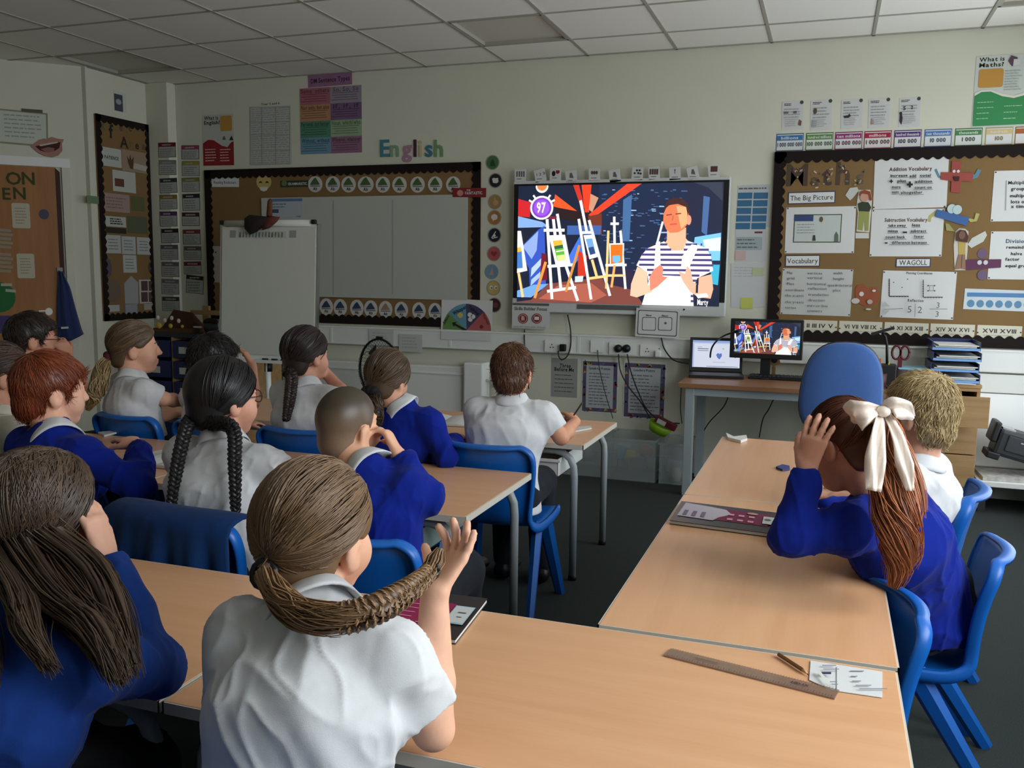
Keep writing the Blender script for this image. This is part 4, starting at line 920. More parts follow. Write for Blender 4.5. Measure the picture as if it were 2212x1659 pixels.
TVY = 0.085
e = empty('wall_screen', (3.23, -0.05, 1.07)); tag(e, 'large wall-mounted screen showing a presenter in a striped top', 'screen')
f = front(TVY); A = f.uv(1108, 397); B = f.uv(1580, 382); Cc = f.uv(1106, 660); D = f.uv(1564, 686)
x0, x1, z0, z1 = (A[0]+Cc[0])/2, (B[0]+D[0])/2, (Cc[1]+D[1])/2-0.02, (A[1]+B[1])/2+0.012
M_SILVER = mat('pale_silver_plastic', (196, 198, 196), rough=0.4)
MB().boxr((x0, -0.08, z0), (x1, -0.03, z1), M_SILVER, 0.008).build('casing', e)
MB().boxr((x0+0.4, -0.035, z0+0.2), (x1-0.4, 0.0, z1-0.2), M_DKGREY).build('wall_bracket', e)
MB().boxr((x0+0.006, -0.0835, z0+0.095), (x1-0.006, -0.078, z1-0.022), M_BLACK, 0.003).build('bezel', e)
MB().boxr((x0+0.48, -0.0835, z0+0.03), (x0+0.92, -0.079, z0+0.062), mat('speaker_grille', (96, 96, 96), rough=0.8, bump=0.4, bscale=1500)).build('speaker_bar', e)
MB().lathe([(0.006, 0), (0.006, 0.004)], M_BLACK, (x0+1.22, -0.080, z0+0.045), 10, Matrix.Rotation(math.radians(90), 3, 'X')).build('power_button', e)
f = front(0.0836); a1 = f.uv(1120, 402); b1 = f.uv(1564, 393); c1 = f.uv(1117, 650); d1 = f.uv(1553, 664)
sx0, sx1, sz0, sz1 = (a1[0]+c1[0])/2, (b1[0]+d1[0])/2, (c1[1]+d1[1])/2, (a1[1]+b1[1])/2
TVSTR = 1.4
tv_picture(f, ((sx0+sx1)/2, (sz0+sz1)/2), sx1-sx0, sz1-sz0, TVSTR, e)
# cue cards standing along the top of the screen
CU = [(1124, 379, 0.0, 'people'), (1167, 379, 0.2, '123'), (1200, 377, -0.05, 'heart'), (1234, 382, 0.1, 'desk'), (1284, 377, 0.03, 'group'), (1328, 380, 0.15, 'hand'), (1377, 375, -0.08, 'faces'), (1413, 374, 0.1, 'crowd'), (1458, 375, 0.06, 'mark'), (1497, 374, 0.25, 'bowl'), (1542, 370, 0.12, 'tv')]
CD = ['three little figures', 'the numbers 1 2 3', 'a figure and a red heart', 'a seated figure', 'a small group of heads', 'a grey hand', 'scattered faces', 'a crowd of figures', 'an exclamation mark', 'a hand over a bowl', 'a dark brown box']
for (x, y, rot, kd), ds in zip(CU, CD):
    f = front(0.078); f.rpx(x-12, y-13.5, x+12, y+13.5, paper((202, 202, 198)), thick=0.002, rot=rot, rnd=0.004)
    if kd == 'people': [f.rpx(x+s-1.5, y-9, x+s+1.5, y+3, INK) for s in (-7, -2, 3, 8)]
    elif kd == '123': f.tpx('1 2 3', x+1, y-3, 6, BK, 0, 18, rot=rot)
    elif kd == 'heart': f.dpx(x-4, y-2, 4, BK, ry=6); f.ppx([(x+1, y-9), (x+9, y-9), (x+9, y-4), (x+5, y-1), (x+1, y-3)], paper((150, 34, 44)))
    elif kd == 'mark': f.tpx('!', x, y-5, 9, BK, 1)
    elif kd == 'tv': f.rpx(x-7, y-11, x+8, y+1, paper((92, 56, 50)))
    elif kd == 'crowd': [f.rpx(x+s-2, y-9, x+s+2, y+3, paper((90, 66, 60))) for s in (-8, -3, 2, 7)]
    elif kd == 'group': [f.dpx(x+s, y-4, 2.6, paper((90, 70, 60)), ry=4) for s in (-5, 0, 5)]
    elif kd == 'faces': [f.dpx(x+a, y+b, 2.2, BK) for a, b in ((-6, -1), (-1, -7), (2, -1), (7, 0), (5, -7))]
    else: f.ppx([(x-4, y+2), (x-3, y-8), (x+1, y-9), (x+4, y-2), (x+5, y+3)], paper((100, 96, 94)))
    f.lines(x-7, y+5, x+7, y+10, 1, INK, 0.3, x); f.build('cue_card', 'white cue card with %s atop the big screen' % ds, 'card', 'cue cards along the screen top')
f = front(0.086); f.rpx(1106, 655, 1187, 710, paper((196, 196, 192)), thick=0.0015); f.rpx(1107, 655, 1186, 660, INK); f.tpx('Skills Builder Focus', 1146, 667, 7, paper((80, 80, 80)), 1, 70)
for x in (1130, 1160): f.dpx(x, 688, 11, paper((150, 56, 54))); f.dpx(x, 688, 9, WP2); f.dpx(x, 688, 8, paper((140, 40, 42)))
f.ppx([(1126, 692), (1127, 682), (1133, 683), (1134, 692)], paper((200, 160, 150))); f.rpx(1155, 684, 1165, 691, paper((226, 210, 200)))
f.lines(1110, 703, 1184, 709, 1, paper((170, 170, 168)), 0.4, 3); f.build('notice', 'white Skills Builder Focus notice under the screen corner', 'notice')
e = empty('now_next_card', at_y(1420, 728, -0.09)); tag(e, 'white board card with two square boxes hung below the screen', 'card')
f = front(0.09); f.rpx(1373, 667, 1467, 729, paper((204, 204, 200)), thick=0.004, rot=-0.02); f.build('board', parent=e)
f = front(0.0945)
f.rpx(1377, 671, 1463, 725, INK, rnd=0.01, rot=-0.02); f.rpx(1379, 673, 1461, 723, paper((204, 204, 200)), rnd=0.01, rot=-0.02)
for x in (1402, 1437): f.rpx(x-15, 685, x+15, 714, INK, rnd=0.01); f.rpx(x-13.5, 686.5, x+13.5, 712.5, paper((206, 206, 202)), rnd=0.009)
f.tpx('Now', 1402, 681, 4, BK, 1); f.tpx('Next', 1437, 682, 4, BK, 1); f.dpx(1438, 698, 2.5, INK); f.build('print', parent=e)

# ---------------------------------------------------------------- sockets, plugs, leads
M_CABLE = mat('black_cable', (16, 16, 18), rough=0.5)
SK_ = [(1206, 748, 'double socket with one black plug, left of the hanging lead', 1), (1290, 748, 'network outlet with a thin lead', 0), (1345, 753, 'double socket holding two black plugs', 2), (1412, 757, 'double socket with a white plug near the laptop', 3)]
for x, y, lb, kd in SK_:
    e = empty('wall_socket', at_y(x, y, -0.06)); tag(e, lb, 'socket', 'sockets on the trunking')
    f = front(0.0605); wpx = 29 if kd != 0 else 14
    f.rpx(x-wpx, y-13, x+wpx, y+13, M_WHITE, thick=0.008, rnd=0.006); f.build('plate', parent=e)
    if kd != 0:
        for s in (-14, 12):
            f = front(0.069)
            for a, b in ((0, -4), (-3, 2), (3, 2)): f.rpx(x+s+a-1, y+b-1, x+s+a+1, y+b+1.5, BK)
            f.build('pin_holes', parent=e)['kind'] = 'stuff'
    if kd == 1:
        p = at_y(x+10, y+3, -0.085); MB().box(p, (0.045, 0.035, 0.05), M_BLACK, bev=0.008).build('plug', e)
    if kd == 2:
        for s in (-9, 9):
            p = at_y(x+s-1, y, -0.085); MB().lathe([(0.012, 0), (0.028, 0.004), (0.027, 0.02), (0.015, 0.035)], M_BLACK, p+[0, 0.016, 0], 14, Matrix.Rotation(math.radians(90), 3, 'X')).build('plug', e)
            p2 = at_y(x+s+1, y+24, -0.07); MB().box(p2, (0.012, 0.01, 0.022), M_WHITE).build('cable_tag', e)
    if kd == 3:
        p = at_y(x+10, y+7, -0.085); MB().box(p, (0.04, 0.035, 0.045), M_WHITE, bev=0.008).build('plug', e)
def bez(pts, n=14):
    """smooth path through points (Catmull-Rom)"""
    P = [np.array(p, float) for p in pts]; P = [2*P[0]-P[1]] + P + [2*P[-1]-P[-2]]; out = []
    for i in range(1, len(P)-2):
        for t in np.linspace(0, 1, n, endpoint=False):
            out.append(0.5*((2*P[i])+(-P[i-1]+P[i+1])*t+(2*P[i-1]-5*P[i]+4*P[i+1]-P[i+2])*t*t+(-P[i-1]+3*P[i]-3*P[i+1]+P[i+2])*t**3))
    out.append(P[-2]); return out
def cable(pts, label, r=0.0045, m=None, name='cable'):
    o = MB().tube(bez(pts, 8), r, m or M_CABLE, 6).build(name); tag(o, label, 'cable', 'leads below the screen'); return o
Y_ = lambda x, y, Yv: at_y(x, y, Yv)
cable([Y_(1226, 680, -0.04), Y_(1232, 710, -0.06), Y_(1233, 745, -0.075), Y_(1226, 768, -0.085), Y_(1214, 777, -0.09), Y_(1207, 770, -0.09), Y_(1206, 758, -0.085)], 'black lead looping from the screen down to its plug')
cable([Y_(1133, 712, -0.03), Y_(1133, 740, -0.075), Y_(1138, 800, -0.075), Y_(1142, 840, -0.06)], 'black lead hanging behind the writing boy')
cable([Y_(1291, 756, -0.075), Y_(1294, 790, -0.08), Y_(1306, 845, -0.08), Y_(1324, 904, -0.08)], 'thin lead dropping from the network outlet', 0.0028)
cable([Y_(1336, 765, -0.09), Y_(1340, 800, -0.09), Y_(1356, 833, -0.09), Y_(1385, 870, -0.10), Y_(1412, 918, -0.12)], 'left lead of the two black plugs')
cable([Y_(1355, 765, -0.09), Y_(1362, 800, -0.09), Y_(1378, 845, -0.09), Y_(1398, 885, -0.10), Y_(1430, 910, -0.12), Y_(1468, 915, -0.15)], 'right lead of the two black plugs')
cable([Y_(1428, 728, -0.08), Y_(1436, 755, -0.09), Y_(1456, 778, -0.15), Y_(1490, 786, -0.25)], 'lead curving from the screen to the laptop')
cable([Y_(1472, 830, -0.2), Y_(1470, 880, -0.2), Y_(1473, 915, -0.2)], 'thin lead hanging at the desk corner', 0.003)
cable([Y_(1575, 852, -0.12), Y_(1562, 880, -0.12), Y_(1530, 915, -0.12), Y_(1505, 960, -0.10)], 'lead sagging under the teacher desk', 0.0035)
cable([Y_(1672, 860, -0.12), Y_(1660, 885, -0.12), Y_(1648, 905, -0.1), Y_(1640, 945, -0.1)], 'second lead hanging under the teacher desk', 0.0035)
# papers on the trunking and low posters
for b, lb in (((797, 712, 850, 746), 'left of two faint paper sheets stuck on the trunking'), ((862, 722, 912, 760), 'right of two faint paper sheets stuck on the trunking')):
    f = front(0.061); f.rpx(*b, paper((186, 187, 182)), thick=0.001); f.lines(b[0]+6, b[1]+5, b[2]-6, b[3]-6, 4, paper((160, 160, 156)), 0.3, b[0]); f.build('notice', lb, 'notice')
f = front(0.061); f.rpx(952, 718, 1060, 735, paper((198, 200, 196)), thick=0.001); f.build('label_strip', 'blank white strip under the noise meter chart', 'sign')
f = front(); f.rpx(1191, 774, 1247, 858, paper((150, 150, 144)), thick=0.002); f.tpx('Three', 1221, 790, 8, BK, 1, 24); f.tpx('Before Me', 1219, 798, 8, BK, 1, 42); f.lines(1198, 806, 1242, 850, 5, paper((96, 96, 94)), 0.2, 2, 0.2); f.build('poster', 'grey Three Before Me poster low on the wall', 'poster')
for b, hd, sd, lb in (((1256, 778, 1335, 893), 'Speaking Frames', 3, 'left of two low posters with patterned purple borders'), ((1346, 782, 1438, 906), 'Leaders Points', 5, 'right of two low posters with patterned purple borders')):
    f = front(); c, w_, h_ = f.rpx(*b, paper((206, 206, 200)), thick=0.003); f.rect(c, w_*0.94, h_*0.94, paper((92, 80, 112)))
    rr = random.Random(sd)
    for q in range(46):
        t = rr.random(); s_ = rr.randrange(4); u = (rr.uniform(-.44, .44), rr.uniform(.40, .46)*rr.choice((-1, 1))) if s_ < 2 else (rr.uniform(.40, .45)*rr.choice((-1, 1)), rr.uniform(-.44, .44))
        f.lay = 2; uu = (c[0]+u[0]*w_, c[1]+u[1]*h_); z_ = rr.uniform(.008, .016)
        f.poly([(uu[0]-z_, uu[1]-z_), (uu[0]+z_, uu[1]-z_*.4), (uu[0], uu[1]+z_)], paper(rr.choice(((150, 60, 56), (190, 160, 60), (80, 110, 150), (90, 70, 120), (70, 100, 70)))))
    f.lay = 4; f.rect(c, w_*0.74, h_*0.80, paper((176, 178, 182))); x_ = (b[0]+b[2])/2; f.tpx(hd, x_, b[1]+18, 5, BK, 1, 46); f.lines(b[0]+16, b[1]+26, b[2]-14, b[3]-16, 11, paper((110, 112, 118)), 0.3, sd, 0.4)
    f.build('poster', lb, 'poster', 'patterned low posters')
# ================================================================== TABLES
def table(x0, x1, y0, y1, label, along='X', H=0.62, far=False):
    e = empty('classroom_table', ((x0+x1)/2, (y0+y1)/2, 0)); tag(e, label, 'table', 'beech topped classroom tables')
    mtop = M_BEECH if along == 'X' else M_BEECHY
    mb = MB(); c = ((x0+x1)/2, (y0+y1)/2)
    mb.boxr((x0+0.003, y0+0.003, H-0.0225), (x1-0.003, y1-0.003, H), mtop, 0.0015); mb.build('tabletop', e)
    mb = MB(); z = (H-0.022, H-0.0008)
    for a, b in (((x0, y0), (x1, y0+0.0035)), ((x0, y1-0.0035), (x1, y1)), ((x0, y0), (x0+0.0035, y1)), ((x1-0.0035, y0), (x1, y1))):
        mb.boxr((*a, z[0]), (*b, z[1]), M_EDGE)
    mb.build('edge_band', e)
    zt = H-0.042
    for sx in (0, 1):
        for sy in (0, 1):
            if along == 'X':
                y = y0+0.045 if sy == 0 else y1-0.045; xs_ = x0+0.05 if sx == 0 else x1-0.05; d = 1 if sx == 0 else -1
                path = [(xs_+d*0.30, y, zt), (xs_+d*0.09, y, zt), (xs_+d*0.05, y, zt-0.008), (xs_+d*0.02, y, zt-0.03), (xs_+d*0.004, y, zt-0.065), (xs_, y, zt-0.11), (xs_, y, 0.008)]
            else:
                x = x0+0.045 if sx == 0 else x1-0.045; ys_ = y0+0.05 if sy == 0 else y1-0.05; d = 1 if sy == 0 else -1
                path = [(x, ys_+d*0.30, zt), (x, ys_+d*0.09, zt), (x, ys_+d*0.05, zt-0.008), (x, ys_+d*0.02, zt-0.03), (x, ys_+d*0.004, zt-0.065), (x, ys_, zt-0.11), (x, ys_, 0.008)]
            mb = MB().tube(path, 0.0165, M_STEEL, 10, flat=(1.0, 1.0)); lg = mb.build('leg', e)
            MB().lathe([(0.019, 0), (0.019, 0.02), (0.016, 0.024)], M_BLACK, (path[-1][0], path[-1][1], 0.0), 10).build('foot', lg)
    mb = MB()
    if along == 'X':
        for y in (y0+0.045, y1-0.045): mb.boxr((x0+0.3, y-0.015, zt-0.015), (x1-0.3, y+0.015, zt+0.015), M_STEEL)
        for x in (x0+0.16, x1-0.16): mb.boxr((x-0.012, y0+0.05, zt-0.015), (x+0.012, y1-0.05, zt+0.015), M_STEEL)
    else:
        for x in (x0+0.045, x1-0.045): mb.boxr((x-0.015, y0+0.3, zt-0.015), (x+0.015, y1-0.3, zt+0.015), M_STEEL)
        for y in (y0+0.16, y1-0.16): mb.boxr((x0+0.05, y-0.012, zt-0.015), (x1-0.05, y+0.012, zt+0.015), M_STEEL)
    mb.build('frame', e)
    return e
TH = 0.62
table(3.583, 4.785, -4.935, -4.350, 'nearest beech table with the ruler and pencil on it')
table(2.375, 3.577, -4.935, -4.345, 'beech table at the lower left in front of the long-haired girl')
table(4.20, 4.79, -4.334, -3.135, 'beech table under the leaning ginger girl, nearest of the right run', 'Y')
table(4.20, 4.79, -3.130, -1.98, 'far beech table of the right run, by the teacher chair', 'Y')
table(2.42, 3.625, -3.67, -3.03, 'middle beech table in front of the boy with cropped hair')
table(1.21, 2.415, -3.67, -3.03, 'middle left beech table in front of the ginger boy')
table(2.46, 3.665, -2.44, -1.79, 'front beech table where the boy in white writes')
table(1.25, 2.455, -2.44, -1.79, 'front left beech table before the ponytailed girls')

# ================================================================== STACKING CHAIRS
def chair_meshes():
    prof = [(0.195, 0.340), (0.190, 0.366), (0.165, 0.380), (0.08, 0.374), (-0.02, 0.369), (-0.10, 0.370), (-0.145, 0.382), (-0.172, 0.408), (-0.186, 0.445), (-0.197, 0.50), (-0.208, 0.56), (-0.222, 0.62), (-0.234, 0.66), (-0.241, 0.685), (-0.245, 0.700)]
    hw = [0.155, 0.172, 0.185, 0.19, 0.188, 0.182, 0.174, 0.166, 0.164, 0.170, 0.177, 0.183, 0.183, 0.172, 0.145]
    bend = [0, 0, 0, 0, 0, 0, 0.006, 0.016, 0.026, 0.034, 0.038, 0.040, 0.040, 0.040, 0.038]
    prof = np.array(prof); n = 13; V = []
    for i, (y, z) in enumerate(prof):
        for j in range(n):
            u = -1+2*j/(n-1); yy = y + bend[i]*u*u; zz = z + (0.010*u*u if i < 7 else 0)
            V.append((u*hw[i], yy, zz))
    V = np.array(V); m = len(prof)
    G_ = V.reshape(m, n, 3)
    du = np.gradient(G_, axis=1); dv = np.gradient(G_, axis=0); N = np.cross(du, dv); N /= np.linalg.norm(N, axis=2)[..., None]+1e-9
    th = 0.007; Bk = G_ + N*th*np.sign(1)
    Vall = np.concatenate([G_.reshape(-1, 3), Bk.reshape(-1, 3)]); off = m*n; F = []
    for i in range(m-1):
        for j in range(n-1):
            a, b, c_, d = i*n+j, i*n+j+1, (i+1)*n+j+1, (i+1)*n+j
            F.append((a, d, c_, b)); F.append((a+off, b+off, c_+off, d+off))
    per = [(0, j) for j in range(n)] + [(i, n-1) for i in range(1, m)] + [(m-1, j) for j in range(n-2, -1, -1)] + [(i, 0) for i in range(m-2, 0, -1)]
    idx = [i*n+j for i, j in per]
    for k in range(len(idx)):
        a, b = idx[k], idx[(k+1) % len(idx)]; F.append((a, b, b+off, a+off))
    shell = MB(); shell.add(Vall, F, M_CHAIR, True); sh = shell.build('seat_shell')
    # rim flange around the back and along the seat sides
    left = [G_[i, 0] for i in range(2, m)]; top = [G_[m-1, j] for j in range(n)]; right = [G_[i, n-1] for i in range(m-1, 1, -1)]
    path = left + top[1:-1] + right
    P = np.array(bez([tuple(q) for q in path], 3)); T = np.gradient(P, axis=0); T /= np.linalg.norm(T, axis=1)[:, None]
    rim = MB(); Vr = []
    for i, p in enumerate(P):
        # outward direction (away from seat middle, in the shell) and backward normal
        cx = np.array([0, p[1], p[2]]); 
        isback = p[2] > 0.40
        nb = np.array([0, -0.97, -0.2]) if isback else np.array([0, 0, -1.0])
        if not isback and p[2] < 0.40: 
            t_ = np.clip((p[2]-0.375)/0.04, 0, 1) if p[1] < -0.1 else 0; nb = np.array([0.0, -t_, -(1.0-t_)]); nb /= np.linalg.norm(nb)+1e-9
        out = np.cross(T[i], nb); out /= np.linalg.norm(out)+1e-9
        if out @ (p-np.array([0, -0.05, 0.5])) < 0: out = -out
        for a, b in ((0.0, -0.004), (0.008, -0.005), (0.012, 0.002), (0.013, 0.016), (0.011, 0.030), (0.0, 0.031)): Vr.append(p+out*a+nb*b)
    k = 6; nP = len(P)
    Fr = [(i*k+j, i*k+(j+1) % k, (i+1)*k+(j+1) % k, (i+1)*k+j) for i in range(nP-1) for j in range(k)] + [tuple(range(k)), tuple((nP-1)*k+j for j in range(k-1, -1, -1))]
    rim.add(Vr, Fr, M_CHAIR, True); rm = rim.build('rim')
    legs = []
    for sx in (-1, 1):
        for a, b in (((0.150, 0.09, 0.362), (0.195, 0.200, 0.0)), ((0.158, -0.03, 0.362), (0.200, -0.265, 0.0))):
            mb = MB(); A = np.array(a)*[sx, 1, 1]; B_ = np.array(b)*[sx, 1, 1]
            mb.tube([A, A*0.5+B_*0.5, B_], [0.030, 0.025, 0.020], M_CHAIR, 6, flat=(0.8, 1.15), smooth=False); legs.append(mb.build('leg'))
    return sh, rm, legs
_sh, _rm, _lg = chair_meshes()
proto_parts = [('seat_shell', _sh.data), ('rim', _rm.data)] + [('leg', l.data) for l in _lg]
for _o in [_sh, _rm] + _lg: bpy.data.objects.remove(_o)
M_CHAIRDK = mat('navy_polypropylene', (14, 52, 104), rough=0.42, spec=0.5)
def chair(x, y, rz, label, s=1.0, group='blue moulded classroom chairs'):
    e = empty('classroom_chair', (x, y, 0), rz); e.scale = (s, s, s); tag(e, label, 'chair', group)
    for nm, me in proto_parts:
        o = bpy.data.objects.new(nm, me); COL.objects.link(o); o.parent = e
    return e

# ================================================================== FLIP CHART, CUPBOARD, FAN
e = empty('flip_chart', (0.85, -0.95, 0)); tag(e, 'white flip chart easel with blank pad in front of the brown board', 'flip chart')
Yf = -0.92
pA, pB, pC, pD = [at_y(x, y, Yf) for x, y in ((482, 482), (688, 486), (477, 776), (685, 780))]
fx0, fx1 = (pA[0]+pC[0])/2, (pB[0]+pD[0])/2; fz1, fz0 = (pA[2]+pB[2])/2, (pC[2]+pD[2])/2
tilt = 0.10
def fp(u, z, off=0.0): return np.array([u, Yf + (z-(fz0+fz1)/2)*tilt*0.6 - off, z])
def slab(u0, u1, z0_, z1_, o0, o1, m):
    V = [fp(u, z, o) for o in (o0, o1) for u, z in ((u0, z0_), (u1, z0_), (u1, z1_), (u0, z1_))]
    return V, [(4, 5, 6, 7), (3, 2, 1, 0), (0, 1, 5, 4), (1, 2, 6, 5), (2, 3, 7, 6), (3, 0, 4, 7)], m
M_PAD = mat('flip_pad_paper', (204, 206, 196), rough=0.7)
mb = MB(); mb.add(*slab(fx0, fx1, fz0, fz1, -0.012, 0.012, M_WHITE)); mb.build('board', e)
mb = MB(); mb.add(*slab(fx0+0.012, fx1-0.012, fz0+0.04, fz1-0.02, 0.012, 0.020, M_PAD)); pad = mb.build('paper_pad', e)
mb = MB(); mb.tube([fp(fx0+0.04, fz1+0.005, 0.02), fp(fx1-0.05, fz1+0.005, 0.02)], 0.022, M_PAD, 12); mb.build('rolled_sheet', e)
for u in (fx0-0.004, fx1-0.004): mb = MB(); mb.add(*slab(u, u+0.008, fz0, fz1, -0.015, 0.017, M_CHROME)); mb.build('side_rail', e)
for u in (fx0+0.01, fx1-0.03): mb = MB(); mb.box(fp(u+0.01, fz1+0.012, 0.03), (0.03, 0.03, 0.03), M_BLACK, bev=0.006); mb.build('clamp', e)
mb = MB(); mb.add(*slab(fx0+0.02, fx1-0.02, fz0-0.012, fz0+0.008, 0.0, 0.05, M_WHITE)); mb.build('pen_tray', e)
for i, u in enumerate(np.linspace(fx0+0.36, fx0+0.58, 4)): MB().tube([fp(u, fz0+0.014, 0.035), fp(u+0.045, fz0+0.014, 0.035)], 0.006, M_BLACK if i != 2 else M_DKGREY, 8).build('marker_pen', e)
mb = MB(); cxm = (fx0+fx1)/2
mb.tube([(cxm-0.03, Yf+0.01, fz0+0.1), (cxm-0.03, Yf+0.02, 0.15)], 0.02, M_WHITE, 10); mb.build('stem', e)
mb = MB(); mb.tube([(cxm-0.03, Yf+0.02, fz0-0.02), (cxm-0.03, Yf+0.02, fz0-0.08)], 0.027, M_BLACK, 10); mb.build('stem_collar', e)
for a in (90, 210, 330):
    mb = MB(); mb.tube([(cxm-0.03, Yf+0.02, 0.17), (cxm-0.03+0.33*math.cos(math.radians(a)), Yf+0.02+0.33*math.sin(math.radians(a)), 0.02)], 0.016, M_WHITE, 8); mb.build('base_leg', e)
f = Flat(fp(0, 0, 0.0205), (1, 0, 0), (0, -1, 0), 0.0); 
Zf = lambda x, y: at_y(x, y, Yf-0.04)
def fquad(x0, y0, x1, y1, m, mbx):
    P = [Zf(x, y) for x, y in ((x0, y1), (x1, y1), (x1, y0), (x0, y0))]
    P = [fp(p[0], p[2], 0.0208) for p in P]; mbx.add(P, [(0, 1, 2, 3)], m)
mb = MB(); fquad(488, 497, 501, 513, paper((150, 154, 146)), mb); fquad(617, 497, 632, 513, paper((150, 154, 146)), mb); fquad(505, 499, 610, 514, paper((186, 194, 180)), mb)
rr = random.Random(3)
for q in range(14): fquad(508+7*q, 501, 512+7*q, 512, paper((170, 182, 166)), mb)
mb.build('faint_writing', pad)
# dark bag hung on the flip chart's corner
e = empty('cloth_bag', fp(fx0+0.3, fz1+0.1, 0.03)); tag(e, 'dark brown and black bag draped over the top of the flip chart', 'bag')
bp = [(523, 470), (533, 463), (560, 466), (580, 468), (578, 485), (560, 492), (552, 500), (536, 507), (524, 494)]
def drape(poly, col, nm, off, par, th=0.03):
    P = [fp(*(Zf(*p)[[0, 2]]), off) for p in poly]; c_ = np.mean(P, 0); n = len(P)
    V = [p+np.array([0, th*0.25, 0]) for p in P] + [p*0.75+c_*0.25+np.array([0, -th, 0]) for p in P] + [c_+np.array([0, -th*1.25, 0])]
    F = [(i, (i+1) % n, n+(i+1) % n, n+i) for i in range(n)] + [(n+i, n+(i+1) % n, 2*n) for i in range(n)] + [tuple(range(n-1, -1, -1))]
    mb = MB(); mb.add(V, F, mat('bag_%d%d' % (col[0], col[1]), col, rough=0.9, var=0.2, vscale=60), True); mb.build(nm, par)
drape(bp, (34, 24, 22), 'bag_body', 0.05, e); drape([(562, 472), (580, 466), (600, 468), (592, 480), (578, 492), (562, 497)], (92, 46, 36), 'bag_flap', 0.045, e, 0.02); drape([(568, 470), (570, 430), (574, 427), (579, 432), (580, 468)], (96, 56, 30), 'bag_strap', 0.03, e, 0.012)

e = empty('tray_cupboard', (0.05, -0.45, 0)); tag(e, 'dark tray cupboard with blue trays in the far left corner', 'cupboard')
M_NAVY = mat('navy_tray_plastic', (24, 36, 78), rough=0.45); M_CUP = mat('dark_blue_grey_board', (40, 44, 58), rough=0.6)
cx0, cx1, cy0, cy1, cz = -0.36, 0.62, -0.62, -0.14, 0.86
for nm, lo, hi in (('top', (cx0, cy0, cz-0.025), (cx1, cy1, cz)), ('side', (cx0, cy0, 0.03), (cx0+0.02, cy1, cz-0.025)), ('side', (cx1-0.02, cy0, 0.03), (cx1, cy1, cz-0.025)), ('divider', (cx0+0.32, cy0+0.01, 0.03), (cx0+0.34, cy1, cz-0.025)), ('divider', (cx0+0.64, cy0+0.01, 0.03), (cx0+0.66, cy1, cz-0.025)), ('back', (cx0, cy1-0.01, 0.03), (cx1, cy1, cz-0.025)), ('plinth', (cx0, cy0+0.02, 0.0), (cx1, cy1, 0.03))):
    MB().boxr(lo, hi, M_CUP if nm in ('top', 'back') else M_OAK).build(nm, e)
for k in range(3):
    for j in range(5):
        xa = cx0+0.025+0.32*k; za = 0.06+0.155*j
        t = MB().boxr((xa, cy0-0.01, za), (xa+0.29, cy1-0.03, za+0.13), M_NAVY, 0.006).build('tray', e)
        MB().boxr((xa+0.06, cy0-0.013, za+0.035), (xa+0.2, cy0-0.0105, za+0.085), WP2).build('label', t)
# clutter on the cupboard
e = empty('craft_model', (-0.12, -0.4, cz)); tag(e, 'dark brown craft model with small pale figures on the corner cupboard', 'craft model')
MB().boxr((-0.30, -0.5, cz), (0.05, -0.28, cz+0.03), mat('craft_card', (84, 58, 34), rough=0.9)).build('base', e)
mb = MB(); mb.add([(-0.26, -0.45, cz+0.03), (0.04, -0.45, cz+0.03), (0.04, -0.3, cz+0.03), (-0.26, -0.3, cz+0.03), (-0.2, -0.38, cz+0.17), (-0.02, -0.38, cz+0.15)], [(0, 1, 5, 4), (1, 2, 5), (2, 3, 4, 5), (3, 0, 4), (3, 2, 1, 0)], mat('craft_roof', (70, 40, 26), rough=0.9)); mb.build('roof', e)
for i in range(4): MB().ell((-0.26+0.065*i, -0.49, cz+0.11-0.02*(i % 2)), (0.015, 0.012, 0.018), mat('craft_pale', (206, 196, 176), rough=0.8)).build('figure', e)
for i in range(3): MB().ell((-0.24+0.11*i, -0.505, cz+0.05), (0.025-0.006*i, 0.01, 0.025-0.006*i), mat('craft_gold', (196, 164, 60), rough=0.4)).build('ornament', e)
e = empty('wooden_cross', (0.02, -0.33, cz)); tag(e, 'small plain wooden cross behind the craft model', 'ornament')
MB().boxr((-0.03+0.02, -0.28, cz), (0.03+0.02, -0.255, cz+0.20), M_OAK).build('upright', e); MB().boxr((-0.12, -0.285, cz+0.13), (0.16, -0.257, cz+0.165), M_OAK).build('crossbar', e)
o = MB().lathe([(0.035, 0), (0.035, 0.12), (0.03, 0.14), (0.012, 0.16), (0.012, 0.19), (0.006, 0.23)], mat('clear_bottle', (170, 186, 182), rough=0.2, alpha=0.55), (0.36, -0.5, cz), 16).build('pump_bottle'); tag(o, 'pale translucent bottle on the corner cupboard', 'bottle')
e = empty('dark_pot', (0.2, -0.45, cz)); tag(e, 'dark lumpy pot with loose bits on the corner cupboard', 'pot')
MB().lathe([(0.04, 0), (0.055, 0.04), (0.05, 0.08)], M_DKGREY, (0.2, -0.45, cz), 14).build('bowl', e); MB().ell((0.2, -0.45, cz+0.09), (0.06, 0.05, 0.03), mat('dark_cloth', (40, 32, 30), rough=1.0)).build('cloth', e); MB().box((0.12, -0.5, cz+0.05), (0.06, 0.03, 0.012), WP2).build('paper_bit', e)
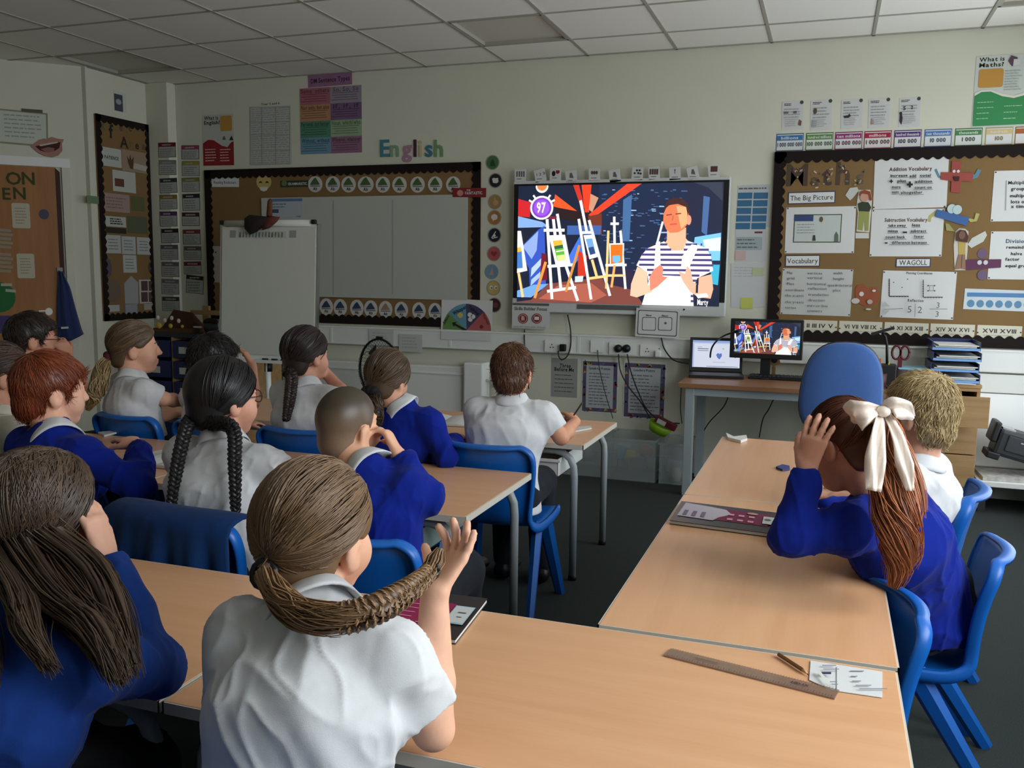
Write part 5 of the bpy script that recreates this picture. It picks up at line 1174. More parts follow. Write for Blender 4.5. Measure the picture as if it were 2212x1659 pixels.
# folding stand fan
e = empty('pedestal_fan', (1.95, -0.75, 0)); tag(e, 'black caged pedestal fan by the radiator', 'fan')
fc = at_y(820, 798, -0.75); fr = 0.205
Rf = Matrix.Rotation(math.radians(-22), 3, 'Z')
def ring(r, y, rad=0.004, seg=36): return [tuple(Rf @ Vector((r*math.cos(2*math.pi*i/seg), y, r*math.sin(2*math.pi*i/seg))) + Vector(fc)) for i in range(seg+1)]
mb = MB()
for r_, y in ((fr, 0.0), (fr*0.62, -0.075), (0.06, -0.085), (0.06, 0.07)): mb.tube(ring(r_, y), 0.008 if r_ > .2 else 0.002, M_BLACK, 6)
for i in range(48):
    a = 2*math.pi*i/48
    for y in (-0.085, 0.07):
        P = [(0.055*math.cos(a), y, 0.055*math.sin(a)), (0.13*math.cos(a+0.15), y*0.95, 0.13*math.sin(a+0.15)), (fr*math.cos(a+0.2), y*0.2, fr*math.sin(a+0.2))]
        mb.tube([tuple(Rf @ Vector(p) + Vector(fc)) for p in P], 0.0014, M_BLACK, 3, caps=False)
cg = mb.build('cage', e); cg['kind'] = 'stuff'
for i in range(3):
    a = 2*math.pi*i/3; V = []
    for r_ in np.linspace(0.03, fr*0.85, 5):
        for da, yy in ((-0.45, -0.02), (0.45, 0.02)): V.append(tuple(Rf @ Vector((r_*math.cos(a+da), yy, r_*math.sin(a+da))) + Vector(fc)))
    mb = MB(); mb.add(V, [(2*k, 2*k+1, 2*k+3, 2*k+2) for k in range(4)], M_DKGREY, True); mb.build('blade', e)
mb = MB(); mb.ell(tuple(Rf @ Vector((0, 0.10, 0)) + Vector(fc)), (0.06, 0.09, 0.06), M_BLACK); mb.build('motor', e)
mb = MB(); mb.tube([(fc[0]+0.03, fc[1]+0.1, fc[2]-0.04), (fc[0]+0.03, fc[1]+0.1, 0.03)], 0.013, M_BLACK, 8); mb.build('pole', e)
mb = MB(); mb.lathe([(0.18, 0), (0.17, 0.02), (0.03, 0.04)], M_BLACK, (fc[0]+0.03, fc[1]+0.1, 0), 20); mb.build('base', e)
MB().tube([tuple(Rf @ Vector((x, 0, z)) + Vector(fc)) for x, z in ((-0.03, fr), (-0.03, fr+0.012), (0.03, fr+0.012), (0.03, fr))], 0.006, M_BLACK, 6).build('handle', e)
# coat on the angled wall by the door
ce = empty('hung_coat', aw().P(*aw().uv(150, 740), 0)); tag(ce, 'dark blue coat hanging beside the wooden door', 'coat')
f = aw(0.04); M_COAT = mat('navy_coat_cloth', (18, 36, 84), rough=0.8, sheen=0.3, var=0.15, vscale=12)
L_ = [(126, 584), (124, 640), (124, 690), (126, 735), (140, 742)]; R_ = [(136, 588), (152, 622), (163, 665), (176, 710), (181, 722)]
Vc = []; nr = 14; nc_ = 9
for i in range(nr):
    t = i/(nr-1)*4; k = min(int(t), 3); s_ = t-k
    l = np.array(L_[k])*(1-s_)+np.array(L_[k+1])*s_; r2_ = np.array(R_[k])*(1-s_)+np.array(R_[k+1])*s_
    for j in range(nc_):
        q = j/(nc_-1); p = l*(1-q)+r2_*q; u = f.uv(*p); d = 0.05+0.05*math.sin(math.pi*q)*(0.4+0.6*i/nr)+0.014*math.sin(q*15+i*0.2)
        Vc.append(f.P(u[0], u[1], d))
bk = [f.P(*(np.array([(v-f.O)@f.U, (v-f.O)[2]])), 0.02) for v in Vc]; no = len(Vc)
Fc = [(i*nc_+j, (i+1)*nc_+j, (i+1)*nc_+j+1, i*nc_+j+1) for i in range(nr-1) for j in range(nc_-1)]; Fc += [tuple(v+no for v in q[::-1]) for q in Fc]
pr_ = [j for j in range(nc_)]+[i*nc_+nc_-1 for i in range(1, nr)]+[(nr-1)*nc_+j for j in range(nc_-2, -1, -1)]+[i*nc_ for i in range(nr-2, 0, -1)]
Fc += [(pr_[k], pr_[(k+1) % len(pr_)], pr_[(k+1) % len(pr_)]+no, pr_[k]+no) for k in range(len(pr_))]
mb = MB(); mb.add(Vc+bk, Fc, M_COAT, True); mb.build('cloth', ce)
f = aw(0.115); f.rpx(132, 706, 148, 710, paper((190, 190, 190)), rot=0.05); f.build('reflective_tab', parent=ce)
f = aw(0.02); f.rpx(124, 578, 136, 586, M_CHROME, thick=0.03); f.build('hook', parent=ce)
# ================================================================== TEACHER'S DESK AND WHAT STANDS ON IT
DZ = 0.70
e = empty('teacher_desk', (4.4, -0.35, 0)); tag(e, 'teacher desk with brown top and pale grey steel legs', 'desk')
M_DESK = wood('dark_beech_desk', (128, 88, 58), (146, 104, 72), 'X', rough=0.4)
M_LEG = mat('pale_grey_steel', (150, 158, 160), rough=0.45)
MB().boxr((3.79, -0.70, DZ-0.028), (4.985, -0.06, DZ), M_DESK, 0.003).build('desktop', e)
for x, y in ((3.86, -0.65), (3.86, -0.11), (4.95, -0.65), (4.95, -0.11)): MB().boxr((x-0.027, y-0.027, 0), (x+0.027, y+0.027, DZ-0.028), M_LEG, 0.004).build('leg', e)
MB().boxr((3.88, -0.67, DZ-0.075), (4.93, -0.63, DZ-0.028), M_LEG).build('rail', e); MB().boxr((3.88, -0.12, DZ-0.075), (4.93, -0.09, DZ-0.028), M_LEG).build('rail', e)
# drawer unit
e = empty('drawer_unit', (5.25, -0.2, 0)); tag(e, 'tall oak drawer unit with its second drawer pulled out', 'drawers')
ux0, ux1, uy0, uy1, uz = 5.03, 5.475, -0.43, -0.05, 0.745
MB().boxr((ux0, uy0, 0), (ux0+0.018, uy1, uz-0.02), M_OAK).build('side', e); MB().boxr((ux1-0.018, uy0, 0), (ux1, uy1, uz-0.02), M_OAK).build('side', e)
MB().boxr((ux0-0.005, uy0-0.01, uz-0.02), (ux1+0.005, uy1, uz), M_OAK, 0.002).build('top', e); MB().boxr((ux0, uy1-0.01, 0), (ux1, uy1, uz-0.02), M_OAK).build('back', e)
zs = [0.03, 0.14, 0.335, 0.52, 0.70]
for i in range(4):
    out = 0.19 if i == 3 else 0.0
    d = MB().boxr((ux0-(0.02 if out else -0.003), uy0-0.018-out, zs[i]+0.006), (ux1+(0.02 if out else -0.003), uy0-out, zs[i+1]), M_OAK, 0.002).build('drawer_front', e)
    if out: MB().boxr((ux0+0.02, uy0-out, zs[i]+0.03), (ux1-0.02, uy0+0.1, zs[i+1]-0.04), M_OAK).build('drawer_box', d)
MB().boxr((ux0+0.003, uy0-0.005, 0.706), (ux1-0.003, uy0+0.01, uz-0.022), M_OAK).build('top_rail', e)
# laptop
e = empty('laptop', at_z(1545, 815, DZ)); tag(e, 'open black laptop showing a pale document page', 'laptop')
lp = at_z(1547, 818, DZ); lx, ly = lp[0], lp[1]; a_ = math.radians(8)
Rl = Matrix.Rotation(a_, 3, 'Z')
def LP(v): return tuple(Rl @ Vector(v) + Vector((lx, ly, DZ)))
def lbox(lo, hi, m, nm, par, tilt=None, bev=0.003):
    mb = MB(); c_ = (np.array(lo)+np.array(hi))/2; s_ = np.abs(np.array(hi)-np.array(lo))
    R2 = Rl
    if tilt is not None:
        piv, an = tilt; Rt = Matrix.Rotation(an, 3, 'X'); c2 = Rt @ (Vector(c_)-Vector(piv)) + Vector(piv); R2 = Rl @ Rt; c_ = c2
    mb.box(LP(c_), s_, m, R2, bev); return mb.build(nm, par)
lbox((-0.17, 0.0, 0), (0.17, 0.23, 0.02), M_BLACK, 'base', e)
k_ = lbox((-0.15, 0.05, 0.02), (0.15, 0.16, 0.0215), M_DKGREY, 'keyboard', e, bev=0.0)
TL = ((0, 0.225, 0.02), math.radians(-12))
lbox((-0.17, 0.22, 0.02), (0.17, 0.232, 0.245), M_BLACK, 'lid', e, TL)
Rt = Matrix.Rotation(TL[1], 3, 'X'); O_ = Vector(LP(Rt @ (Vector((0, 0.2195, 0.025))-Vector(TL[0])) + Vector(TL[0]))); Ux = Rl @ Vector((1, 0, 0)); Vx = Rl @ Rt @ Vector((0, 0, 1)); Nx = Rl @ Rt @ Vector((0, -1, 0))
f = Flat(O_, Ux, Nx, 0.0, tuple(Vx))
def sr(u0, v0, u1, v1, col, st=0.85): f.rect(((u0+u1)/2, (v0+v1)/2), u1-u0, v1-v0, emis(col, st))
sr(-0.152, 0.022, 0.152, 0.200, (226, 232, 250)); sr(-0.152, 0.186, 0.152, 0.200, (150, 176, 226)); sr(-0.152, 0.178, 0.152, 0.186, (196, 212, 244)); sr(-0.152, 0.022, -0.142, 0.178, (176, 196, 240)); sr(-0.12, 0.142, -0.05, 0.147, (96, 104, 130)); sr(-0.12, 0.130, -0.05, 0.134, (110, 120, 150)); sr(-0.12, 0.154, -0.09, 0.157, (140, 150, 180)); sr(0.04, 0.145, 0.05, 0.148, (60, 60, 80)); sr(-0.06, 0.027, 0.14, 0.030, (80, 90, 130)); sr(-0.02, 0.055, 0.06, 0.058, (170, 180, 205))
f.poly([(0.0, 0.105), (0.010, 0.118), (0.022, 0.112), (0.034, 0.118), (0.038, 0.10), (0.022, 0.075), (0.008, 0.088)], emis((90, 124, 200), 0.85)); f.poly([(0.10, 0.108), (0.108, 0.114), (0.13, 0.092), (0.122, 0.086)], emis((110, 120, 190), 0.85))
f.build('screen', parent=e)
# monitor
e = empty('desk_monitor', at_z(1655, 790, DZ)); tag(e, 'small black desk monitor repeating the big screen picture', 'monitor')
my = -0.28; ma = at_y(1579, 686, my); mb_ = at_y(1733, 772, my); mw = mb_[0]-ma[0]; mzt, mzb = ma[2]-0.005, mb_[2]-0.02; mxc = (ma[0]+mb_[0])/2
MB().boxr((mxc-mw/2, my, mzb), (mxc+mw/2, my+0.04, mzt), M_BLACK, 0.005).build('casing', e)
f = Flat((0, my-0.0008, 0), (1, 0, 0), (0, -1, 0)); tv_picture(f, (mxc+0.005, (mzt+mzb)/2+0.008), mw-0.045, (mzt-mzb)-0.05, 1.0, e, False)
MB().boxr((mxc-0.03, my+0.03, DZ+0.015), (mxc+0.03, my+0.05, mzb+0.06), M_BLACK).build('stand_neck', e); MB().lathe([(0.09, 0), (0.09, 0.008), (0.05, 0.016)], M_BLACK, (mxc, my+0.06, DZ), 20).build('stand_base', e)
# keyboard
e = empty('keyboard', at_z(1680, 815, DZ)); tag(e, 'black desktop keyboard below the monitor', 'keyboard')
kp = at_z(1692, 822, DZ); MB().box((kp[0], kp[1]+0.06, DZ+0.010), (0.43, 0.14, 0.016), M_BLACK, Matrix.Rotation(math.radians(2), 3, 'X'), 0.004).build('case', e)
kb = MB()
for r_ in range(5):
    for c_ in range(15): kb.box((kp[0]-0.19+0.0265*c_, kp[1]+0.01+0.025*r_, DZ+0.021), (0.021, 0.019, 0.006), M_DKGREY)
o = kb.build('keys', e); o['kind'] = 'stuff'
# star figure, bottle, camera stand, pots, trays
sp = at_z(1671, 812, DZ)
e = empty('star_figure', sp); tag(e, 'small golden star-shaped clip figure in front of the monitor', 'ornament')
M_GOLD = mat('dull_gold', (150, 124, 84), rough=0.35, metal=0.6)
pts = [(math.cos(math.pi/2+i*math.pi/6)*(0.048 if i % 2 == 0 else 0.034), math.sin(math.pi/2+i*math.pi/6)*(0.048 if i % 2 == 0 else 0.034)) for i in range(12)]
f = Flat((sp[0], sp[1], DZ), (1, 0, 0), (0, -1, 0)); f.poly([(a, b+0.105) for a, b in pts], M_GOLD, 0, 0.015, True); f.build('star', parent=e)
f = Flat((sp[0], sp[1], DZ), (1, 0, 0), (0, -1, 0), 0.0155); f.disc((0, 0.105), 0.02, M_BLACK, 16); f.build('star_centre', parent=e)
MB().boxr((sp[0]-0.012, sp[1]-0.012, DZ), (sp[0]+0.012, sp[1]+0.006, DZ+0.06), M_GOLD, 0.003).build('stem', e); MB().boxr((sp[0]-0.03, sp[1]-0.02, DZ), (sp[0]+0.03, sp[1]+0.015, DZ+0.008), M_GOLD).build('foot', e)
o = MB().lathe([(0.03, 0), (0.035, 0.02), (0.035, 0.13), (0.02, 0.16), (0.02, 0.18)], mat('dark_green_plastic', (14, 42, 36), rough=0.4), (at_y(1765, 775, -0.2)[0], -0.2, DZ), 16).build('water_bottle'); tag(o, 'dark green bottle beside the monitor', 'bottle')
e = empty('gooseneck_camera', at_y(1560, 770, -0.2)); tag(e, 'black gooseneck webcam arm reaching over the monitor edge', 'desk lamp')  # slim black webcam on a bendy arm, gives no light
b0 = at_y(1535, 762, -0.15); MB().tube(bez([(b0[0], -0.12, DZ), b0, at_y(1545, 740, -0.17), at_y(1565, 725, -0.27), at_y(1590, 716, -0.34)], 6), 0.006, M_BLACK, 8).build('arm', e); MB().tube([at_y(1586, 717, -0.34), at_y(1602, 713, -0.34)], 0.010, M_BLACK, 8).build('head', e); MB().lathe([(0.05, 0), (0.05, 0.012)], M_BLACK, (b0[0], -0.12, DZ), 14).build('base', e)
e = empty('visualiser', at_y(1930, 790, -0.45)); tag(e, 'thin black document camera on a bent stalk behind the blue chair', 'camera')
dY = -0.40; MB().tube([at_y(1882, 722, dY), at_y(1932, 708, dY)], 0.016, M_BLACK, 4, flat=(1, 0.7), smooth=False).build('head', e); MB().tube([at_y(1904, 716, dY), at_y(1913, 728, dY), at_y(1916, 745, dY), at_y(1916, 790, dY)], 0.008, M_BLACK, 8).build('stalk', e)
vb = at_y(1916, 790, dY); MB().boxr((vb[0]-0.05, dY-0.06, DZ), (vb[0]+0.05, dY+0.05, vb[2]+0.01), M_BLACK, 0.006).build('base', e)
e = empty('pen_pot', (4.80, -0.45, DZ)); tag(e, 'pen pot with red handled scissors beside the document camera', 'pot')
pp = at_y(1900, 800, -0.40); MB().lathe([(0.04, 0), (0.042, 0.09), (0.038, 0.09), (0.036, 0.01)], mat('dark_red_pot', (70, 30, 30), rough=0.5), (pp[0], -0.45, DZ), 14).build('cup', e)
for i, (dx, col) in enumerate(((-0.02, (150, 40, 30)), (0.0, (190, 90, 40)), (0.02, (150, 150, 60)), (0.012, (60, 40, 40)))):
    MB().tube([(pp[0]+dx, -0.45, DZ+0.02), (pp[0]+dx*2.4, -0.44, DZ+0.19-0.015*i)], 0.005, mat('pen_%d' % i, col, rough=0.4), 6).build('pen', e)
sc = at_y(1945, 752, -0.35)
e = empty('scissors_pot', (sc[0], -0.38, DZ)); tag(e, 'dark pot of maroon scissors with looped handles', 'pot')
MB().lathe([(0.045, 0), (0.05, 0.11)], mat('brown_pot', (52, 34, 30), rough=0.5), (sc[0], -0.38, DZ), 14).build('cup', e)
M_MAR = mat('maroon_plastic', (84, 26, 34), rough=0.4)
for dx in (-0.022, 0.024): MB().tube([(sc[0]+dx+0.024*math.cos(t), -0.38, DZ+0.21+0.04*math.sin(t)) for t in np.linspace(0, 6.283, 15)], 0.007, M_MAR, 6).build('scissor_handle', e)
MB().boxr((sc[0]-0.012, -0.385, DZ+0.1), (sc[0]+0.012, -0.375, DZ+0.18), M_MAR).build('scissor_blade', e)
tp = at_z(1922, 800, DZ+0.06); o = MB().lathe([(0.05, 0), (0.05, 0.055), (0.054, 0.06), (0.05, 0.068)], M_CHROME, (tp[0], tp[1], DZ), 20).build('tin'); tag(o, 'shiny lidded tin on the desk near the blond boy', 'tin')
e = empty('blue_box', (5.06, -0.25, uz)); tag(e, 'light blue card box beside the letter trays', 'box')
MB().boxr((5.04, -0.40, uz), (5.19, -0.22, uz+0.07), mat('light_blue_card', (110, 160, 180), rough=0.7), 0.003).build('carton', e); MB().boxr((5.036, -0.404, uz+0.07), (5.194, -0.216, uz+0.078), mat('light_blue_lid', (140, 180, 196), rough=0.7)).build('lid', e)
e = empty('letter_trays', (5.33, -0.24, uz)); tag(e, 'stack of navy letter trays full of white papers', 'letter tray')
M_TRAY = mat('navy_translucent_tray', (20, 40, 92), rough=0.3, spec=0.6)
for i in range(4):
    zb = uz+0.005+0.062*i; t = empty('tray', (5.33, -0.24, zb)); t.parent = e; t.matrix_parent_inverse = e.matrix_basis.inverted()
    ox = 0.004*(-1)**i; mb = MB()
    mb.boxr((5.215+ox, -0.40, zb), (5.465+ox, -0.08, zb+0.004), M_TRAY); mb.boxr((5.212+ox, -0.40, zb), (5.218+ox, -0.08, zb+0.05), M_TRAY); mb.boxr((5.462+ox, -0.40, zb), (5.468+ox, -0.08, zb+0.05), M_TRAY); mb.boxr((5.215+ox, -0.085, zb), (5.465+ox, -0.08, zb+0.05), M_TRAY)
    mb.boxr((5.215+ox, -0.402, zb), (5.465+ox, -0.398, zb+0.014), mat('clear_blue_lip', (120, 160, 210), rough=0.2))
    o = mb.build('tray_shell', t)
    for q in range(3): MB().box((5.34+ox+0.008*(q-1), -0.25-0.006*q, zb+0.010+0.009*q), (0.215, 0.28, 0.006), WP if q != 1 else paper((206, 204, 190)), Matrix.Rotation(math.radians(2.5*(q-1)), 3, 'Z')).build('paper_stack', t)
e = empty('paper_sheaf', (5.33, -0.4, uz)); tag(e, 'loose white papers sliding off under the letter trays', 'paper')
for q in range(3): MB().box((5.37-0.02*q, -0.335-0.012*q, uz+0.0012+0.0012*q), (0.19, 0.20, 0.001), WP, Matrix.Rotation(math.radians(-12+9*q), 3, 'Z')).build('sheet', e)
# office chair
e = empty('office_chair', (4.72, -1.25, 0)); tag(e, 'blue fabric swivel chair pulled up to the teacher desk', 'chair')
M_FAB = mat('blue_office_fabric', (62, 94, 152), rough=0.9, spec=0.1, sheen=0.3, var=0.06, vscale=200, bump=0.3, bscale=900)
def pad(c_, hx, hz, th, nm, m, par, R=Matrix.Identity(3), pw=3.0, sq=0.9, taper=0.0):
    V = []; n = 36; L = 7
    for k in range(L+1):
        t = -1+2*k/L; rr_ = (1-abs(t)**2.6)**(1/2.6); rr_ = 0.55+0.45*rr_ if abs(t) < 1 else 0.5
        for j in range(n):
            a = 2*math.pi*j/n; ca, sa = math.cos(a), math.sin(a); x = math.copysign(abs(ca)**(2/pw), ca)*hx*rr_; z = math.copysign(abs(sa)**(2/pw), sa)*hz*rr_
            x *= 1+taper*z/hz
            V.append(tuple(R @ Vector((x, t*th*(1 if abs(t) < 1 else 1)+0.12*x*x/hx*0.8, z)) + Vector(c_)))
    F = [(i*n+j, i*n+(j+1) % n, (i+1)*n+(j+1) % n, (i+1)*n+j) for i in range(L) for j in range(n)] + [tuple(range(n-1, -1, -1)), tuple(L*n+j for j in range(n))]
    mb = MB(); mb.add(V, F, m, True); return mb.build(nm, par)
Rc = Matrix.Rotation(math.radians(12), 3, 'Z') @ Matrix.Rotation(math.radians(6), 3, 'X')
pad((4.715, -1.36, 0.785), 0.20, 0.245, 0.032, 'backrest', M_FAB, e, Rc, 2.7, taper=-0.10)
pad((4.72, -1.37, 0.785), 0.205, 0.25, 0.02, 'back_shell', M_BLACK, e, Rc, 2.7, taper=-0.10).location = (-0.004, 0.03, 0)
pad((4.74, -1.14, 0.47), 0.235, 0.22, 0.035, 'seat', M_FAB, e, Matrix.Rotation(math.radians(12), 3, 'Z') @ Matrix.Rotation(math.radians(90), 3, 'X'), 3.0)
MB().tube([(4.72, -1.34, 0.60), (4.72, -1.33, 0.42), (4.74, -1.18, 0.40)], 0.018, M_BLACK, 8).build('back_bar', e); MB().tube([(4.74, -1.15, 0.42), (4.74, -1.15, 0.10)], 0.028, M_BLACK, 12).build('gas_lift', e)
for i in range(5):
    a = 2*math.pi*i/5+0.3; tx, ty = 4.74+0.27*math.cos(a), -1.15+0.27*math.sin(a)
    l = MB().tube([(4.74, -1.15, 0.11), (tx, ty, 0.075)], [0.028, 0.018], M_BLACK, 8).build('base_arm', e); MB().lathe([(0.026, -0.02), (0.026, 0.02)], M_DKGREY, (tx, ty, 0.027), 12, Matrix.Rotation(math.radians(90), 3, 'X')).build('castor', l)
# low shelf with black player at the right picture edge
e = empty('low_shelf', (5.75, -0.25, 0)); tag(e, 'low white ledge piled with papers beside the drawer unit', 'shelf')
MB().boxr((5.50, -0.42, 0.155), (5.97, -0.05, 0.185), M_WHITE, 0.003).build('shelf_board', e)
for x in (5.53, 5.94): MB().boxr((x-0.02, -0.40, 0), (x+0.02, -0.06, 0.155), M_DKGREY).build('support', e)
o = MB().box((5.72, -0.25, 0.197), (0.40, 0.27, 0.022), mat('newsprint', (176, 174, 168), rough=0.9, var=0.25, vscale=30), Matrix.Rotation(0.05, 3, 'Z')).build('paper_pile'); tag(o, 'pile of printed papers on the low white ledge', 'paper')
e = empty('portable_player', (5.78, -0.25, 0.21)); tag(e, 'tilted dark grey boxy player at the right picture edge', 'player')
Rp = Matrix.Rotation(math.radians(14), 3, 'Y'); M_PLY = mat('charcoal_plastic', (40, 43, 47), rough=0.45)
pc = Vector((5.79, -0.24, 0.372))
def pbx(lo, hi, m, nm, bev=0.006): c_ = (np.array(lo)+np.array(hi))/2; mb = MB(); mb.box(tuple(Rp @ Vector(c_) + pc), np.abs(np.array(hi)-np.array(lo)), m, Rp, bev); return mb.build(nm, e)
pbx((-0.20, -0.10, -0.09), (0.17, 0.10, 0.07), M_PLY, 'body', 0.02); pbx((-0.15, -0.105, -0.05), (0.14, -0.099, 0.045), M_DKGREY, 'front_panel'); pbx((-0.235, -0.09, -0.02), (-0.20, 0.08, 0.10), M_BLACK, 'end_grip', 0.01); pbx((-0.23, -0.11, -0.115), (-0.16, 0.06, -0.075), M_BLACK, 'foot', 0.008); pbx((-0.08, -0.1065, 0.015), (-0.05, -0.1045, 0.022), M_CHROME, 'badge', 0.0); pbx((-0.19, -0.08, 0.07), (-0.12, 0.05, 0.078), M_CHROME, 'top_strip', 0.0)
# clear plastic boxes below the low posters
M_CLR = mat('clear_box_plastic', (176, 186, 186), rough=0.15, alpha=0.28, spec=0.6)
def clear_box(x0, x1, y0, y1, z1, label, seed, items):
    e = empty('storage_box', ((x0+x1)/2, (y0+y1)/2, 0)); tag(e, label, 'storage box', 'clear storage boxes')
    t = 0.004
    for nm, lo, hi in (('side', (x0, y0, 0), (x0+t, y1, z1)), ('side', (x1-t, y0, 0), (x1, y1, z1)), ('front', (x0, y0, 0), (x1, y0+t, z1)), ('back', (x0, y1-t, 0), (x1, y1, z1)), ('bottom', (x0, y0, 0), (x1, y1, t))): MB().boxr(lo, hi, M_CLR).build(nm, e)
    mb = MB()
    for lo, hi in (((x0-.01, y0-.01, z1-.012), (x1+.01, y0+.004, z1)), ((x0-.01, y1-.004, z1-.012), (x1+.01, y1+.01, z1)), ((x0-.01, y0, z1-.012), (x0+.004, y1, z1)), ((x1-.004, y0, z1-.012), (x1+.01, y1, z1))): mb.boxr(lo, hi, M_CLR)
    mb.build('rim', e)
    R = random.Random(seed)
    for lb, col, kd in items:
        cx_, cy_ = R.uniform(x0+.06, x1-.06), R.uniform(y0+.06, y1-.06); cz_ = R.uniform(.05, z1*.55); m = mat('boxed_%02x%02x%02x' % col, col, rough=0.6)
        if kd == 'ball': o = MB().ell((cx_, cy_, cz_), (.05, .045, .05), m).build('ball')
        elif kd == 'pack': o = MB().box((cx_, cy_, cz_), (.11, .05, .09), m, Matrix.Rotation(R.uniform(-.6, .6), 3, 'Y'), 0.008).build('packet')
        else: o = MB().lathe([(.035, -.04), (.045, 0), (.03, .05)], m, (cx_, cy_, cz_), 12).build('tub')
        tag(o, lb, 'toy')
clear_box(2.98, 3.26, -0.40, -0.06, 0.27, 'left clear storage box with reddish contents below the posters', 1, [('dull red packet in the left clear box', (120, 60, 54), 'pack'), ('grey tub in the left clear box', (110, 110, 112), 'tub')])
clear_box(3.29, 3.62, -0.42, -0.06, 0.28, 'middle clear storage box with mixed bright bits below the posters', 2, [('green and orange ball in the middle clear box', (96, 130, 60), 'ball'), ('light blue packet in the middle clear box', (96, 130, 160), 'pack'), ('yellow tub in the middle clear box', (150, 140, 60), 'tub'), ('brown packet in the middle clear box', (90, 70, 56), 'pack'), ('orange ball in the middle clear box', (170, 96, 50), 'ball')])
clear_box(3.645, 3.82, -0.42, -0.08, 0.27, 'right narrow clear storage box beside the desk leg', 3, [('pale grey packet in the narrow clear box', (150, 156, 160), 'pack'), ('cream tub in the narrow clear box', (160, 156, 140), 'tub')])
e = empty('green_tub', (3.62, -0.25, 0.29)); tag(e, 'bright lime green tub lying tilted on the clear box', 'tub')
Rg = Matrix.Rotation(math.radians(24), 3, 'Y'); MB().lathe([(0.06, -0.03), (0.085, 0.03), (0.08, 0.03), (0.055, -0.025)], mat('lime_plastic', (132, 176, 30), rough=0.4), (3.61, -0.26, 0.335), 20, Rg).build('bowl', e)
e = empty('red_packet', (3.66, -0.26, 0.36)); tag(e, 'dark red packet with a white label in the lime tub', 'packet')
MB().box((3.655, -0.27, 0.375), (0.15, 0.05, 0.045), mat('dark_red_pack', (92, 24, 34), rough=0.5), Rg, 0.006).build('carton', e); MB().box((3.63, -0.298, 0.383), (0.06, 0.003, 0.03), WP, Rg).build('label', e)

# ================================================================== THINGS ON AND UNDER THE PUPIL TABLES
T_ = TH+0.001
def on(x, y, z=T_): p = at_z(x, y, z); return p
def quad_sheet(pts, m, name, label, cat, th=0.0012, z=T_, prints=None, grp=None):
    P = [on(x, y, z) for x, y in pts]; e = empty(name, np.mean(P, 0)); tag(e, label, cat, grp); n = len(P)
    V = [(p[0], p[1], z) for p in P] + [(p[0], p[1], z+th) for p in P]
    a = sum(V[i][0]*V[(i+1) % n][1]-V[(i+1) % n][0]*V[i][1] for i in range(n))
    top = tuple(range(n, 2*n)); F = [top if a > 0 else top[::-1], tuple(range(n))[::-1] if a > 0 else tuple(range(n))] + [(i, (i+1) % n, n+(i+1) % n, n+i) for i in range(n)]
    mb = MB(); mb.add(V, F, m); mb.build('sheet', e)
    if prints: prints(e, z+th)
    return e
def flat_on(z): return Flat((0, 0, z), (1, 0, 0), (0, 0, 1), 0.0003, V=(0, 1, 0))
# exercise books: rigid slabs with covers
def book(c0, c1, c2, c3, th, m, name, label, decorate):
    """corners in table plane (near-left, near-right, far-right, far-left) metres"""
    e = empty(name, np.mean([c0, c1, c2, c3], 0).tolist()+[T_]); tag(e, label, 'book')
    C4 = [np.array(c) for c in (c0, c1, c2, c3)]; cen = sum(C4)/4
    def lay(z0, z1, k, mm, nm, par):
        P = [cen+(c-cen)*k for c in C4]; V = [(*p, z0) for p in P]+[(*p, z1) for p in P]
        mb = MB(); mb.add(V, [(4, 5, 6, 7), (3, 2, 1, 0), (0, 1, 5, 4), (1, 2, 6, 5), (2, 3, 7, 6), (3, 0, 4, 7)], mm); return mb.build(nm, par)
    lay(T_, T_+0.0015, 1.0, m, 'cover', e); lay(T_+0.0015, T_+th-0.0015, 0.985, WP, 'pages', e); cv = lay(T_+th-0.0015, T_+th, 1.0, m, 'cover', e)
    ux = C4[1]-C4[0]; uy = C4[3]-C4[0]
    fl = Flat((*C4[0], T_+th), (*(ux/np.linalg.norm(ux)), 0), (0, 0, 1), 0.0003, V=(*(uy/np.linalg.norm(uy)), 0)); decorate(fl, np.linalg.norm(ux), np.linalg.norm(uy)); fl.build('cover_print', parent=cv)
    return e
M_COVER = mat('dark_book_cover', (44, 36, 38), rough=0.3, spec=0.5)
def deco1(f, w_, h_):
    f.rect((w_*0.36, h_*0.45), w_*0.70, h_*0.62, paper((150, 26, 72))); 
    for i in range(5):
        for k in range(2): f.lay = 2; f.rect((w_*(0.22+0.30*k), h_*(0.24+0.10*i)), w_*0.2, h_*0.012, paper((220, 150, 176)))
    f.lay = 3; f.rect((w_*0.84, h_*0.50), w_*0.24, h_*0.42, paper((150, 190, 200))); f.rect((w_*0.84, h_*0.50), w_*0.22, h_*0.38, paper((190, 194, 190))); f.rect((w_*0.86, h_*0.44), w_*0.06, h_*0.02, INK); f.rect((w_*0.86, h_*0.54), w_*0.10, h_*0.02, INK)
a0 = on(984, 1392)[:2]; a1 = on(1053, 1302)[:2]; a3 = on(806, 1362)[:2]
a2 = a1+(a3-a0)
book(a3+[0.0, -0.01], a0, a1, a2+[0.0, -0.01], 0.010, M_COVER, 'knowledge_book', 'black and pink exercise book on the nearest table beside the raised arm', deco1)
